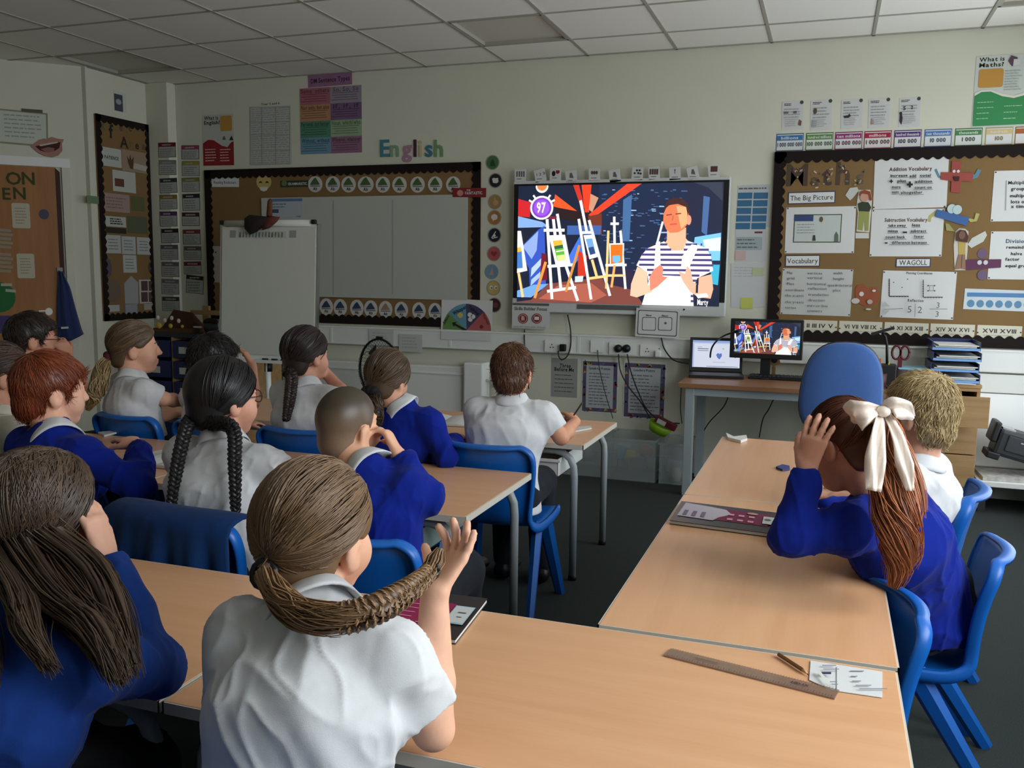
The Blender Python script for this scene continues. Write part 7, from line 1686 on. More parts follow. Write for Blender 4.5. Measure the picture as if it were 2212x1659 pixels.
    def tail(s, path, rad, n=160, r=0.0019, wav=0.0, m=26, core=0.8, world=True, fray=0.3):
        """a lock of hair along a path"""
        P = np.array(bez(path, 10)); L = np.concatenate([[0], np.cumsum(np.linalg.norm(np.diff(P, axis=0), axis=1))]); u = np.linspace(0, 1, m); Q = np.stack([np.interp(u*L[-1], L, P[:, i]) for i in range(3)], 1)
        Rd = np.interp(u, np.linspace(0, 1, len(rad)), rad); T = np.gradient(Q, axis=0); T /= np.linalg.norm(T, axis=1)[:, None]+1e-9
        A = np.cross(T, [0.2, 0.3, 0.93]); A /= np.linalg.norm(A, axis=1)[:, None]+1e-9; B = np.cross(T, A)
        if core:
            V, F, C = tubes(Q[None], (Rd*core)[None], s.col(1, 0.45), 10); s.add(V, F, C)
        rho = np.sqrt(s.r.random((n, 1))); ph = s.r.uniform(0, 6.283, (n, 1)); ph2 = ph+wav*np.sin(u[None]*s.r.uniform(6, 14, (n, 1))+ph)
        fr = 1+fray*u[None]*s.r.normal(0, 0.5, (n, 1)); rr = rho*Rd[None]*fr
        X = Q[None]+A[None]*(rr*np.cos(ph2))[..., None]+B[None]*(rr*np.sin(ph2))[..., None]
        ln = s.r.uniform(0.75, 1.02, (n, 1)); uu = np.clip(u[None]*ln, 0, 1)
        X = np.stack([np.stack([np.interp(uu[i], u, X[i, :, c]) for c in range(3)], 1) for i in range(n)])
        Rr = np.full((n, m), r)*(1-0.7*u[None]**4); V, F, C = tubes(X, Rr, s.col(n)); s.add(V, F, C)
    def braid(s, path, rad, turns, fine=14, mm=11):
        P = np.array(bez(path, 12)); L = np.concatenate([[0], np.cumsum(np.linalg.norm(np.diff(P, axis=0), axis=1))]); m = int(turns*mm); u = np.linspace(0, 1, m); Q = np.stack([np.interp(u*L[-1], L, P[:, i]) for i in range(3)], 1)
        Rd = np.interp(u, np.linspace(0, 1, len(rad)), rad); T = np.gradient(Q, axis=0); T /= np.linalg.norm(T, axis=1)[:, None]+1e-9
        vw = nrm(CAM_C-Q.mean(0)); A = np.cross(T, vw); A /= np.linalg.norm(A, axis=1)[:, None]+1e-9; B = np.cross(T, A)
        for k in range(3):
            ph = 2*math.pi*(u*turns+k/3.0); c = Q+A*(0.55*Rd*np.sin(ph))[:, None]+B*(0.34*Rd*np.sin(2*ph))[:, None]
            V, F, C = tubes(c[None], (Rd*0.50)[None], s.col(1, 0.2), 8); s.add(V, F, C)
            f = fine; rho = 0.50; p2 = s.r.uniform(0, 6.283, (f, 1))
            X = c[None]+A[None]*(rho*Rd*np.cos(p2+u*8))[..., None]+B[None]*(rho*Rd*np.sin(p2+u*8))[..., None]
            V, F, C = tubes(X, np.full((f, m), 0.0013), s.col(f)); s.add(V, F, C)
    def fall(s, starts, drops, n, m=22, r=0.0019, t=0.012, jit=0.05, dark=0.0):
        """loose hair: combed from the parting over the skull to a side direction, then hanging along world points"""
        for st, mid, pts, cnt in drops:
            S = np.array(st)[s.r.integers(0, len(st), cnt)]+s.r.normal(0, jit, (cnt, 3)); E = np.array(mid)+s.r.normal(0, 0.13, (cnt, 3)); S /= np.linalg.norm(S, axis=1)[:, None]; E /= np.linalg.norm(E, axis=1)[:, None]
            a = m//2; u = np.linspace(0, 1, a)[None, :, None]; om = np.arccos(np.clip((S*E).sum(1), -0.98, 0.999))[:, None, None]
            D = (np.sin((1-u)*om)*S[:, None]+np.sin(u*om)*E[:, None])/np.sin(om); P1 = s.W(s.surf(D, t+0.010*s.r.random((cnt, 1, 1))))
            off = P1[:, -1]-s.W(s.surf((np.array(mid)/np.linalg.norm(mid))[None], t))
            Q = np.array([np.asarray(p, float) for p in pts]); k = len(Q); b = m-a; v = np.linspace(0, 1, b+1)[1:]
            ctrl = np.concatenate([P1[:, -1:], np.repeat(Q[None], cnt, 0)+off[:, None]*np.linspace(0.95, 0.6, k)[None, :, None]+s.r.normal(0, 0.004, (cnt, k, 3))], 1)
            kk = np.linspace(0, 1, k+1); ln = s.r.uniform(0.8, 1.02, (cnt, 1)); P2 = np.zeros((cnt, b, 3))
            for i in range(cnt):
                c3 = np.array(bez(ctrl[i], 5)); tt = np.linspace(0, 1, len(c3))
                for c in range(3): P2[i, :, c] = np.interp(np.clip(v*ln[i], 0, 1), tt, c3[:, c])
            P = np.concatenate([P1, P2], 1); u2 = np.linspace(0, 1, P.shape[1])
            V, F, C = tubes(P, np.full((cnt, P.shape[1]), r)*(1-0.6*u2**5)[None], s.col(cnt, dark)); s.add(V, F, C)
    def build(s, parent, name='hair'):
        return mesh_np(name, np.concatenate(s.V), np.concatenate(s.F), hair_mat(), None, parent, True, np.clip(np.concatenate(s.C), 0, 1))
# side outlines of the hair in the head frame (y forward, z up)
PF_SHORT = [(0.088, 0.072), (0.074, 0.050), (0.050, 0.040), (0.034, 0.018), (0.026, -0.012), (0.016, -0.010), (0.012, 0.010), (-0.020, 0.016), (-0.036, -0.010), (-0.040, -0.045), (-0.055, -0.082), (-0.150, -0.090), (-0.150, 0.150), (0.090, 0.150)]
PF_PULL = [(0.082, 0.064), (0.066, 0.040), (0.044, 0.022), (0.026, 0.006), (0.010, 0.004), (-0.014, 0.016), (-0.034, 0.004), (-0.044, -0.030), (-0.056, -0.075), (-0.150, -0.085), (-0.150, 0.150), (0.090, 0.150)]
PF_LONG = [(0.086, 0.060), (0.062, 0.030), (0.040, -0.010), (0.028, -0.060), (0.020, -0.110), (-0.150, -0.120), (-0.150, 0.150), (0.090, 0.150)]
HL = [(0.0, 0.75, 0.62), (0.45, 0.66, 0.55), (-0.45, 0.66, 0.55), (0.75, 0.45, 0.30), (-0.75, 0.45, 0.30), (0.90, 0.22, 0.12), (-0.90, 0.22, 0.12), (0.95, -0.1, -0.05), (-0.95, -0.1, -0.05), (0.3, 0.55, 0.8), (-0.3, 0.55, 0.8), (0.6, 0.2, 0.75), (-0.6, 0.2, 0.75), (0.0, 0.2, 1.0), (0.7, -0.45, -0.55), (-0.7, -0.45, -0.55), (0.25, -0.6, -0.75), (-0.25, -0.6, -0.75)]
SEAT = 0.385
def person(label, head, ha, hp=0, hr=0, pelvis=(0, 0), ta=90, top='polo', skin=(212, 160, 132), h=0.006, hs=0.94, nb=None, armL=None, armR=None, hands=None, hair=None, glasses=False, girl=False, wide=1.0, seed=1, long=False, creaseamp=0.004, collar=True, knees=None, cream=False, shr=None, legs=True, sweat=None):
    """seated child. arms: (elbow, wrist) world points; hands: dict L/R -> (finger dir, palm normal, thumb side, kw)"""
    H = np.array(head, float); R = Rmat(ha, hp, hr); Rt = Rmat(ta); fw = Rt[:, 1]; rt = Rt[:, 0]; up = np.array([0, 0, 1.0])
    root = empty('person', (pelvis[0], pelvis[1], 0)); tag(root, label, 'person', 'pupils in the classroom')
    if nb is None: nb = H-fw*0.030*hs+np.array([0, 0, -0.150])*hs
    nb = np.array(nb, float); sr = shr if shr is not None else 0.0
    rs = nrm(rt*math.cos(sr)+up*math.sin(sr))
    sc = nb+np.array([0, 0, -0.032]); pv = np.array([pelvis[0], pelvis[1], SEAT+0.095])
    ax = nrm(sc-pv); bk = -fw*0.020
    sh = {'L': sc-rs*0.128*wide-ax*0.012, 'R': sc+rs*0.128*wide-ax*0.012}
    waist = pv+(sc-pv)*0.36+bk*0.6; chest = pv+(sc-pv)*0.72+bk
    arms = {'L': armL, 'R': armR}
    for k, sg in (('L', -1), ('R', 1)):
        if arms[k] is None:
            el = sh[k]+rt*sg*0.03+fw*0.10-up*0.19; wr = el+fw*0.15-rt*sg*0.05+up*0.03
            if el[2] < TH+0.05: el[2] = max(el[2], TH+0.045) if (el-pv)@fw > 0.14 else el[2]
            arms[k] = (el, wr)
    hips = {'L': pv-rt*0.070-up*0.02, 'R': pv+rt*0.070-up*0.02}; kn = {}; an = {}
    for k, sg in (('L', -1), ('R', 1)):
        kn[k] = pv+fw*0.335+rt*sg*0.085+up*(SEAT+0.075-pv[2]) if not knees else np.array(knees[k][0]); an[k] = (kn[k]+fw*0.01)*[1, 1, 0]+up*0.075 if not knees else np.array(knees[k][1])
    # ---- body
    allp = [H, nb, pv]+[p for a in arms.values() for p in a]
    lo = np.min(allp, 0)-0.24; hi = np.max(allp, 0)+0.24; lo[2] = max(-0.005, lo[2])
    fd = Field(lo, hi, h); w_ = wide
    fd.econe(pv, waist, (0.125*w_, 0.088), (0.105*w_, 0.080), rt, 0.03); fd.econe(waist, chest, (0.105*w_, 0.080), (0.118*w_, 0.084), rt, 0.03); fd.econe(chest, sc-ax*0.02, (0.118*w_, 0.084), (0.095*w_, 0.060), rt, 0.04)
    fd.cone(sh['L'], sh['R'], 0.040, 0.040, 0.03)
    for k in 'LR':
        el, wr = [np.array(p, float) for p in arms[k]]
        fd.cone(sh[k], el, 0.040, 0.031, 0.03); mid = el+(wr-el)*0.35; fd.cone(el, mid, 0.030, 0.0315, 0.012); fd.cone(mid, wr, 0.0315, 0.0215, 0.012)
        if legs:
            fd.cone(hips[k], hips[k]+(kn[k]-hips[k])*0.3, 0.070, 0.060, 0.03)
        hd = (hands or {}).get(k)
        if hd: hand_(fd, wr, hd[0], hd[1], hd[2], **(hd[3] if len(hd) > 3 else {}))
        else:
            sg = -1 if k == 'L' else 1; f0 = nrm(wr-el); hand_(fd, wr, nrm(f0+np.array([0, 0, -0.1])), -up, -rt*sg, curl=(0.35, 0.4, 0.45, 0.5))
    add_head(fd, H, R, hs, nb)
    V, F = fd.mesh(); body = mesh_np('body', V, F, skin_mat(skin), None, root, True)
    # eyes
    mb = MB()
    for sx in (-1, 1):
        c = H+R@(np.array([sx*0.028, 0.0755, 0.002])*hs); mb.ell(c, (0.0085*hs,)*3, M_EYEW, 10, 6); mb.ell(c+R[:, 1]*0.0050*hs, (0.0045*hs,)*3, M_IRIS, 8, 6)
    mb.build('eyes', body)
    if hair:
        M_BR = mat('eyebrow_%02x%02x%02x' % hair.c0, hair.c0, rough=0.8)
        for sx in (-1, 1): MB().tube([H+R@(np.array(q)*hs) for q in ((sx*0.013, 0.0885, 0.019), (sx*0.028, 0.0850, 0.024), (sx*0.043, 0.0745, 0.020))], [0.0022, 0.0026, 0.0012], M_BR, 6).build('eyebrow', body)
    # ---- top
    g = 0.014; lo2 = np.min([pv, nb]+[p for a in arms.values() for p in a], 0)-0.20; hi2 = np.max([pv, nb]+[p for a in arms.values() for p in a], 0)+0.2; hi2[2] = max(hi2[2], nb[2]+0.1)
    ft = Field(lo2, hi2, h)
    hem = pv-up*0.075
    ft.econe(hem, waist, (0.148*w_+g, 0.108+g), (0.112*w_+g, 0.086+g), rt, 0.03); ft.econe(waist, chest, (0.112*w_+g, 0.086+g), (0.122*w_+g, 0.090+g), rt, 0.03); ft.econe(chest, sc-ax*0.015, (0.122*w_+g, 0.090+g), (0.092*w_+g, 0.062+g*0.6), rt, 0.05)
    ft.cone(sh['L'], sh['R'], 0.047, 0.047, 0.04); ft.cone(sc, nb+up*0.004, 0.062, 0.056, 0.03)
    for k in 'LR':
        el, wr = [np.array(p, float) for p in arms[k]]
        if top == 'polo':
            en = sh[k]+(el-sh[k])*0.70; ft.sleeve(sh[k], en+(el-sh[k])*0.25, 0.049, 0.054, en, el-sh[k], 0.035)
        else:
            ft.cone(sh[k], el, 0.050, 0.041, 0.04); ft.cone(el, wr-(wr-el)*0.22, 0.041, 0.038, 0.025); ft.sleeve(wr-(wr-el)*0.22, wr+(wr-el)*0.05, 0.035, 0.030, wr-(wr-el)*0.03, wr-el, 0.012, 0.002)
    ft.half(hem+up*0.005, -up, hem-np.array([0.3, 0.3, 0.2]), hem+np.array([0.3, 0.3, 0.0]), 0.004)
    nkd = nrm(H+R@np.array([0, -0.02, -0.05])-nb)
    ft.cone(nb+nkd*0.005, nb+nkd*0.10, 0.044, 0.044, 0.004, 'cut')
    V, F = ft.mesh(); V = crease(V, F, creaseamp*1.25, 13, seed)
    mt = (M_POLOC if cream else M_POLO) if top == 'polo' else (sweat or M_SWEAT)
    mesh_np('polo_shirt' if top == 'polo' else 'sweatshirt', V, F, mt, None, root, True)
    if collar:
        n = 36; rings = [(0.049, -0.006), (0.050, 0.026), (0.053, 0.033), (0.058, 0.030), (0.072, 0.000), (0.076, -0.010), (0.073, -0.011), (0.055, 0.020)]
        Vc = []; side = nrm(np.cross(nkd, fw)); ff = nrm(np.cross(side, nkd))*-1
        ff = ff if ff@fw > 0 else -ff
        for r_, z in rings:
            for j in range(n):
                a = 2*math.pi*j/n; fr = math.sin(a); dz = -0.016*max(0, fr)**2; op = 1+0.10*max(0, fr)
                Vc.append(nb+side*(r_*1.05*math.cos(a))+ff*(r_*op*math.sin(a))+nkd*(z+dz+0.004*math.sin(3*a+seed)))
        m = len(rings); Fc = [(i*n+j, i*n+(j+1) % n, ((i+1) % m)*n+(j+1) % n, ((i+1) % m)*n+j) for i in range(m) for j in range(n)]
        mb = MB(); mb.add(Vc, Fc, M_POLOC if cream else M_POLO, True); mb.build('collar', root)
    if top == 'sweater':
        for k in 'LR':
            el, wr = [np.array(p, float) for p in arms[k]]; d = nrm(wr-el); mb = MB(); mb.tube([wr-d*0.045, wr-d*0.035, wr-d*0.012, wr-d*0.004], [0.0345, 0.036, 0.0345, 0.031], sweat or M_SWEAT, 16, caps=False); mb.build('cuff', root)
    # ---- trousers / skirt and shoes
    if legs:
        fl = Field(np.min([pv]+list(kn.values())+list(an.values()), 0)-0.2, np.max([pv]+list(kn.values()), 0)+0.2, 0.010)
        fl.econe(pv-up*0.02, pv+up*0.05, (0.142*w_, 0.105), (0.130*w_, 0.10), rt, 0.02)
        for k in 'LR':
            fl.cone(hips[k], kn[k], 0.086, 0.066, 0.04)
            if not girl: fl.cone(kn[k], an[k]+up*0.02, 0.062, 0.050, 0.02)
        if girl:
            fl.econe(pv+fw*0.08-up*0.02, pv+fw*0.30-up*0.02, (0.17, 0.07), (0.165, 0.065), rt, 0.03); pk = pv+fw*0.36; fl.half(pk, fw, pk-0.25, pk+0.25, 0.004)
        V, F = fl.mesh(); mesh_np('skirt' if girl else 'trousers', crease(V, F, 0.004, 9, seed+4), F, M_TROU, None, root, True)
        if girl:
            for k in 'LR':
                fg = Field(np.minimum(kn[k], an[k])-0.1, np.maximum(kn[k], an[k])+0.12, 0.010); fg.cone(kn[k]-fw*0.06, kn[k], 0.056, 0.052, 0.02); fg.cone(kn[k], an[k]+(kn[k]-an[k])*0.6, 0.050, 0.046, 0.02); fg.cone(an[k]+(kn[k]-an[k])*0.6, an[k]-up*0.03, 0.046, 0.031, 0.02)
                V, F = fg.mesh(); mesh_np('tights', V, F, M_SOCK, None, root, True)
        for k in 'LR':
            fs = Field(an[k]-[0.18, 0.18, 0.08], an[k]+[0.18, 0.18, 0.08], 0.010); a0 = an[k]*[1, 1, 0]
            fs.econe(a0+up*0.036-fw*0.02, a0+up*0.030+fw*0.13, (0.038, 0.034), (0.040, 0.026), rt, 0.02); fs.cone(a0+up*0.05-fw*0.015, a0+up*0.075-fw*0.01, 0.036, 0.036, 0.02); fs.half(a0+up*0.001, -up, a0-0.2, a0+[0.2, 0.2, 0.0], 0.0)
            V, F = fs.mesh(); mesh_np('shoe', V, F, M_SHOE, None, root, True)
    if glasses:
        mb = MB(); M_FR = mat('dark_spectacle_frame', (36, 32, 34), rough=0.3); W = lambda p: H+R@(np.array(p)*hs)
        for sx in (-1, 1):
            mb.tube([W((sx*0.030+0.022*math.cos(t), 0.092-0.004*abs(math.cos(t)), 0.002+0.017*math.sin(t))) for t in np.linspace(0, 6.283, 17)], 0.0016, M_FR, 6)
            mb.tube([W((sx*0.052, 0.088, 0.006)), W((sx*0.070, 0.06, 0.007)), W((sx*0.078, 0.0, 0.008)), W((sx*0.076, -0.016, -0.004))], 0.0017, M_FR, 6)
        mb.tube([W((-0.009, 0.094, 0.006)), W((0, 0.097, 0.008)), W((0.009, 0.094, 0.006))], 0.0016, M_FR, 6); mb.build('glasses', root)
    if hair: hair(Hair(H, R, hs, hair.c0, hair.c1, seed), root)
    return root
def hstyle(c0, c1):
    def deco(fn): fn.c0, fn.c1 = c0, c1; return fn
    return deco
K = at_k
# ================================================================== THE CLASS
ZT = TH+0.035
# ---- girl in white polo holding her plait (nearest, centre)
@hstyle((90, 68, 48), (138, 110, 82))
def hair_p2(hr, root):
    hr.cap(0.013, PF_PULL, 0.004, dark=0.12); hr.sweep(HL, (-0.10, -0.96, -0.34), 0.013, 1300, 13, 0.0015, 0.006)
    tie = hr.W(np.array([[-0.008, -0.115, -0.022]]))[0]
    hr.tail([hr.W(np.array([[-0.005, -0.098, -0.012]]))[0], tie], [0.020, 0.017], 60, 0.0015, core=0.9)
    P = [K(690, 1334, 1.225), K(760, 1332, 1.21), K(826, 1308, 1.22), K(878, 1278, 1.25), K(908, 1254, 1.285), K(930, 1232, 1.315)]
    hr.c0 = np.array(rgb((92, 66, 44))[:3]); hr.c1 = np.array(rgb((176, 138, 98))[:3])
    hr.tail([tie, K(626, 1312, 1.27), K(672, 1333, 1.23), K(740, 1334, 1.205), K(800, 1320, 1.21)], [0.016, 0.021, 0.024, 0.022, 0.015], 380, 0.0014, wav=0.35, m=20)
    hr.braid(P, [0.015, 0.022, 0.021, 0.018, 0.015, 0.012], 7.5, 22, 18)
    hr.tail([P[-1], K(942, 1208, 1.325), K(952, 1184, 1.33)], [0.012, 0.014, 0.006], 60, 0.0012)
    hr.build(root)
    MB().tube([tie+R_ for R_ in [np.array([0.020*math.cos(t), 0.006*math.sin(t), 0.018*math.sin(t)]) for t in np.linspace(0, 6.283, 13)]], 0.006, M_BLACK, 8).build('hair_tie', root)
    p = P[-1]; MB().tube([p+np.array([0.012*math.cos(t), 0.004*math.sin(t), 0.012*math.sin(t)]) for t in np.linspace(0, 6.283, 13)], 0.004, M_BLACK, 8).build('hair_tie', root)
p2 = person('girl in white polo shirt holding her plait up beside her head', K(686, 1158, 1.44), 86, 2, 3, (3.93, -5.10), 96, 'polo', (222, 172, 144), 0.0046, 1.06, nb=K(684, 1335, 1.345),
       armR=(K(936, 1575, 1.36), K(938, 1286, 1.37)), armL=(K(520, 1600, 1.46), K(600, 1560, 1.62)), wide=0.98, seed=11, girl=True, hair=hair_p2, creaseamp=0.006,
       hands={'R': (CRT*0.52+CUP*0.85+CFW*0.55, -CRT*0.60+CUP*0.60-CFW*0.30, -CRT*0.75+CFW*0.7, dict(curl=(0.50, 0.34, 0.20, 0.14), spread=0.10, thumb=0.8, s=0.95))})
# ---- long-haired girl in blue, lower left
@hstyle((46, 34, 27), (92, 72, 56))
def hair_p1(hr, root):
    hr.cap(0.012, PF_LONG, 0.0045, earcut=False, dark=0.35)
    ptg = [(0.02, y, 0.9) for y in (0.75, 0.5, 0.2, -0.1, -0.4)]
    r_ = hr.R; H = hr.H
    dr = [(ptg, (0.90, -0.16, -0.42), [K(196, 1240, 1.40), K(245, 1340, 1.33), K(285, 1450, 1.30)], 600),
          (ptg, (0.72, -0.55, -0.55), [K(120, 1290, 1.34), K(205, 1360, 1.265), K(262, 1470, 1.235)], 640),
          (ptg, (0.15, -0.85, -0.60), [K(40, 1290, 1.315), K(60, 1370, 1.245), K(110, 1440, 1.22)], 520),
          (ptg, (-0.55, -0.70, -0.50), [K(-40, 1300, 1.335), K(-25, 1400, 1.25), K(-5, 1500, 1.25)], 420),
          (ptg, (-0.93, 0.05, -0.4), [K(-80, 1300, 1.45), K(-90, 1400, 1.4)], 200)]
    hr.fall(None, [(a, b, c, 26) for a, b, c, d in dr], 0, 14, 0.0090, 0.005, 0.03, dark=0.1); hr.fall(None, dr, 0, 16, 0.0014, 0.012, 0.03); hr.build(root)
p1 = person('long-haired girl in blue sweatshirt leaning her cheek on her hand', K(84, 1126, 1.50), 72, -6, 4, (3.42, -5.22), 92, 'sweater', (214, 164, 140), 0.0052, 0.98, nb=K(60, 1345, 1.36),
       armR=(K(335, 1445, 1.46), K(226, 1205, 1.50)), armL=(K(-60, 1500, 1.4), K(-40, 1420, 1.55)), seed=5, girl=True, sweat=M_SWEATF, hair=hair_p1, collar=False, creaseamp=0.006,
       hands={'R': (K(200, 1110, 1.50)-K(226, 1205, 1.50), -CRT*0.9+CFW*0.1, CFW*0.8+np.array([0, 0, 0.4]), dict(curl=(0.35, 0.45, 0.5, 0.5)))})
# ---- ginger girl with the bow
@hstyle((84, 36, 18), (186, 106, 58))
def hair_p3(hr, root):
    hr.c0 = np.array(rgb((52, 24, 16))[:3]); hr.c1 = np.array(rgb((104, 54, 34))[:3])
    hr.cap(0.012, PF_PULL, 0.0045, dark=0.3); hr.sweep(HL, (0.05, -0.80, 0.55), 0.012, 800, 11, 0.0017, 0.006)
    hr.c0 = np.array(rgb((112, 52, 26))[:3]); hr.c1 = np.array(rgb((206, 132, 84))[:3])
    tie = hr.W(np.array([[0.004, -0.098, 0.070]]))[0]
    hr.tail([hr.W(np.array([[0.003, -0.075, 0.075]]))[0], tie, K(1922, 930, 2.06), K(1925, 1010, 2.00), K(1938, 1120, 1.955), K(1948, 1200, 1.95), K(1930, 1268, 1.96)], [0.016, 0.022, 0.034, 0.048, 0.052, 0.044, 0.016], 380, 0.0018, wav=0.25, m=22, fray=0.25)
    hr.tail([tie, K(1945, 960, 2.05), K(1985, 1050, 2.01), K(1998, 1120, 1.99)], [0.012, 0.016, 0.014, 0.005], 60, 0.0014, wav=0.2, core=0.0)
    hr.build(root)
    # satin bow
    M_BOW = mat('ivory_satin', (226, 210, 196), rough=0.35, spec=0.5, sheen=0.4, bump=0.15, bscale=700)
    def ribbon(pts, wd, nm, thick=0.004, par=root, vb=0.0):
        C_ = np.array(bez(pts, 8)); n = len(C_); u = np.linspace(0, 1, n); wv = np.interp(u, np.linspace(0, 1, len(wd)), wd); T = np.gradient(C_, axis=0); T /= np.linalg.norm(T, axis=1)[:, None]+1e-9
        vw = -CFW; A = np.cross(T, vw); A /= np.linalg.norm(A, axis=1)[:, None]+1e-9; V = []; m = 7
        for i in range(n):
            for j in range(m): q = -1+2*j/(m-1); V.append(C_[i]+A[i]*q*wv[i]+vw*(0.012*math.cos(q*4.5+i*0.25)*min(1, wv[i]/0.03)+0.004))
        off = len(V); V += [v+CFW*thick for v in V]; F = [(i*m+j, i*m+j+1, (i+1)*m+j+1, (i+1)*m+j) for i in range(n-1) for j in range(m-1)]; F += [tuple(x+off for x in q[::-1]) for q in F]
        pr = [j for j in range(m)]+[i*m+m-1 for i in range(1, n)]+[(n-1)*m+j for j in range(m-2, -1, -1)]+[i*m for i in range(n-2, 0, -1)]; F += [(pr[k], pr[k]+off, pr[(k+1) % len(pr)]+off, pr[(k+1) % len(pr)]) for k in range(len(pr))]
        mb = MB(); mb.add(V, F, M_BOW, True); return mb.build(nm, par)
    bow = empty('bow', K(1905, 890, 2.04)); bow.parent = root; bow.matrix_parent_inverse = root.matrix_basis.inverted()
    ribbon([K(1908, 888, 2.03), K(1875, 893, 2.00), K(1848, 897, 2.01), K(1834, 900, 2.03)], [0.010, 0.026, 0.036, 0.018], 'loop', par=bow)
    ribbon([K(1908, 888, 2.03), K(1930, 880, 2.00), K(1955, 888, 2.01), K(1973, 903, 2.04)], [0.008, 0.024, 0.022, 0.006], 'loop', par=bow)
    ribbon([K(1904, 890, 2.03), K(1898, 930, 1.985), K(1890, 990, 1.95), K(1886, 1060, 1.925)], [0.010, 0.018, 0.021, 0.016], 'ribbon_end', par=bow)
    ribbon([K(1914, 890, 2.03), K(1938, 940, 1.985), K(1952, 1000, 1.94), K(1965, 1060, 1.92)], [0.008, 0.016, 0.018, 0.008], 'ribbon_end', par=bow)
    mb = MB(); mb.ell(K(1908, 889, 2.01), (0.016, 0.014, 0.013), M_BOW); mb.build('knot', bow)
p3 = person('ginger girl with an ivory bow leaning on her elbow at the right tables', K(1822, 964, 2.20), 140, -22, 4, (4.92, -3.54), 150, 'sweater', (206, 150, 126), 0.0052, 0.97, nb=K(1896, 1082, 2.19),
       armL=(K(1708, 1166, 2.09), K(1742, 1015, 2.12)), armR=(K(1862, 1110, 2.50), K(1772, 1112, 2.46)), seed=8, girl=True, wide=1.14, hair=hair_p3, creaseamp=0.007,
       hands={'L': (K(1772, 900, 2.12)-K(1742, 1015, 2.12), CRT*0.75+CFW*0.6, CFW*0.6-CRT*0.6, dict(curl=(0.16, 0.14, 0.14, 0.16), spread=0.12, s=1.0))})
# ---- blond boy with glasses beyond her
@hstyle((140, 114, 72), (216, 192, 142))
def hair_p4(hr, root):
    hr.cap(0.013, PF_SHORT, 0.005, dark=0.35, bumps=0.003); hr.short(0.016, 2400, 0.028, 0.0015, lift=0.010, mess=0.32); hr.build(root)
p4 = person('blond boy in white polo shirt and glasses beyond the ginger girl', K(1985, 893, 2.66), 142, 0, 0, (4.88, -3.06), 158, 'polo', (214, 162, 136), 0.006, 1.06, nb=K(1985, 1000, 2.66), seed=3, hair=hair_p4, glasses=True,
       armL=(K(1900, 1100, 2.62), K(1810, 1075, 2.72)), armR=(K(1900, 1040, 3.0), K(1820, 1030, 3.0)))
# ---- boy with cropped hair
@hstyle((54, 44, 34), (104, 88, 70))
def hair_p5(hr, root):
    hr.cap(0.0035, PF_SHORT, 0.0045, dark=0.0)
    V = hr.capV; C = hr.C[-1]; t = np.clip((V[:, 2]+0.02)/0.10, 0, 1)[:, None]; lo_ = np.array(rgb((124, 102, 82))[:3]); hi_ = np.array(rgb((62, 52, 40))[:3])
    hr.C[-1] = (lo_*(1-t)+hi_*t)*(1+0.10*vnoise(V, 30, 4)[:, None]); hr.build(root)
p5 = person('boy with closely cropped hair and blue sweatshirt at the middle table', K(751, 920, 2.45), 78, 4, 4, (3.53, -4.03), 88, 'sweater', (220, 168, 138), 0.0055, 0.99, nb=K(793, 1016, 2.40),
       armR=(K(922, 1072, 2.38), K(862, 985, 2.42)), armL=(K(700, 1100, 2.5), K(720, 1060, 2.7)), seed=21, hair=hair_p5, creaseamp=0.006,
       hands={'R': (K(832, 926, 2.45)-K(862, 985, 2.42), -CRT*0.9+CFW*0.2, CFW*0.8+np.array([0, 0, 0.5]), dict(curl=(0.5, 0.55, 0.6, 0.7), s=1.0))})
# ---- girl with two black plaits
@hstyle((10, 9, 10), (34, 31, 32))
def hair_p6(hr, root):
    hr.cap(0.014, PF_PULL, 0.005, dark=0.1); L_ = [v for v in HL if v[0] < 0.1]; R_ = [v for v in HL if v[0] > -0.1]
    hr.sweep(R_, (0.55, -0.70, -0.75), 0.014, 420, 12, 0.0018); hr.sweep(L_, (-0.70, -0.55, -0.75), 0.014, 420, 12, 0.0018)
    hr.braid([hr.W(np.array([[0.042, -0.075, -0.050]]))[0], K(502, 925, 2.45), K(507, 1000, 2.40), K(509, 1110, 2.37)], [0.022, 0.020, 0.018, 0.013], 9, 8)
    hr.braid([hr.W(np.array([[-0.060, -0.055, -0.050]]))[0], K(402, 925, 2.50), K(384, 1000, 2.46), K(368, 1105, 2.43)], [0.022, 0.020, 0.018, 0.013], 9, 8); hr.build(root)
p6 = person('girl with two long black plaits and white polo at the middle table', K(483, 862, 2.60), 72, 0, 0, (3.05, -4.06), 86, 'polo', (214, 158, 132), 0.0055, 1.06, nb=K(480, 958, 2.56), seed=31, girl=True, glasses=True, hair=hair_p6, wide=1.12, creaseamp=0.005,
       armR=(K(628, 1030, 2.48), K(660, 1010, 2.68)))
# ---- ginger boy
@hstyle((92, 36, 16), (158, 78, 42))
def hair_p7(hr, root):
    hr.cap(0.016, PF_SHORT, 0.005, dark=0.3, bumps=0.002); hr.short(0.018, 2400, 0.036, 0.0016, lift=0.005, mess=0.15); hr.build(root)
p7 = person('ginger boy in blue sweatshirt at the middle left table', K(112, 846, 2.74), 66, -2, 0, (2.42, -4.06), 80, 'sweater', (226, 172, 146), 0.0055, 1.03, nb=K(118, 942, 2.70), seed=41, hair=hair_p7, creaseamp=0.006,
       armR=(K(300, 1052, 2.62), K(300, 965, 2.78)), hands={'R': (K(262, 938, 2.85)-K(300, 965, 2.78), -np.array([0, 0, 1.0]), -CRT+CFW*0.3, dict(curl=(0.25, 0.3, 0.3, 0.35)))}, wide=1.05)
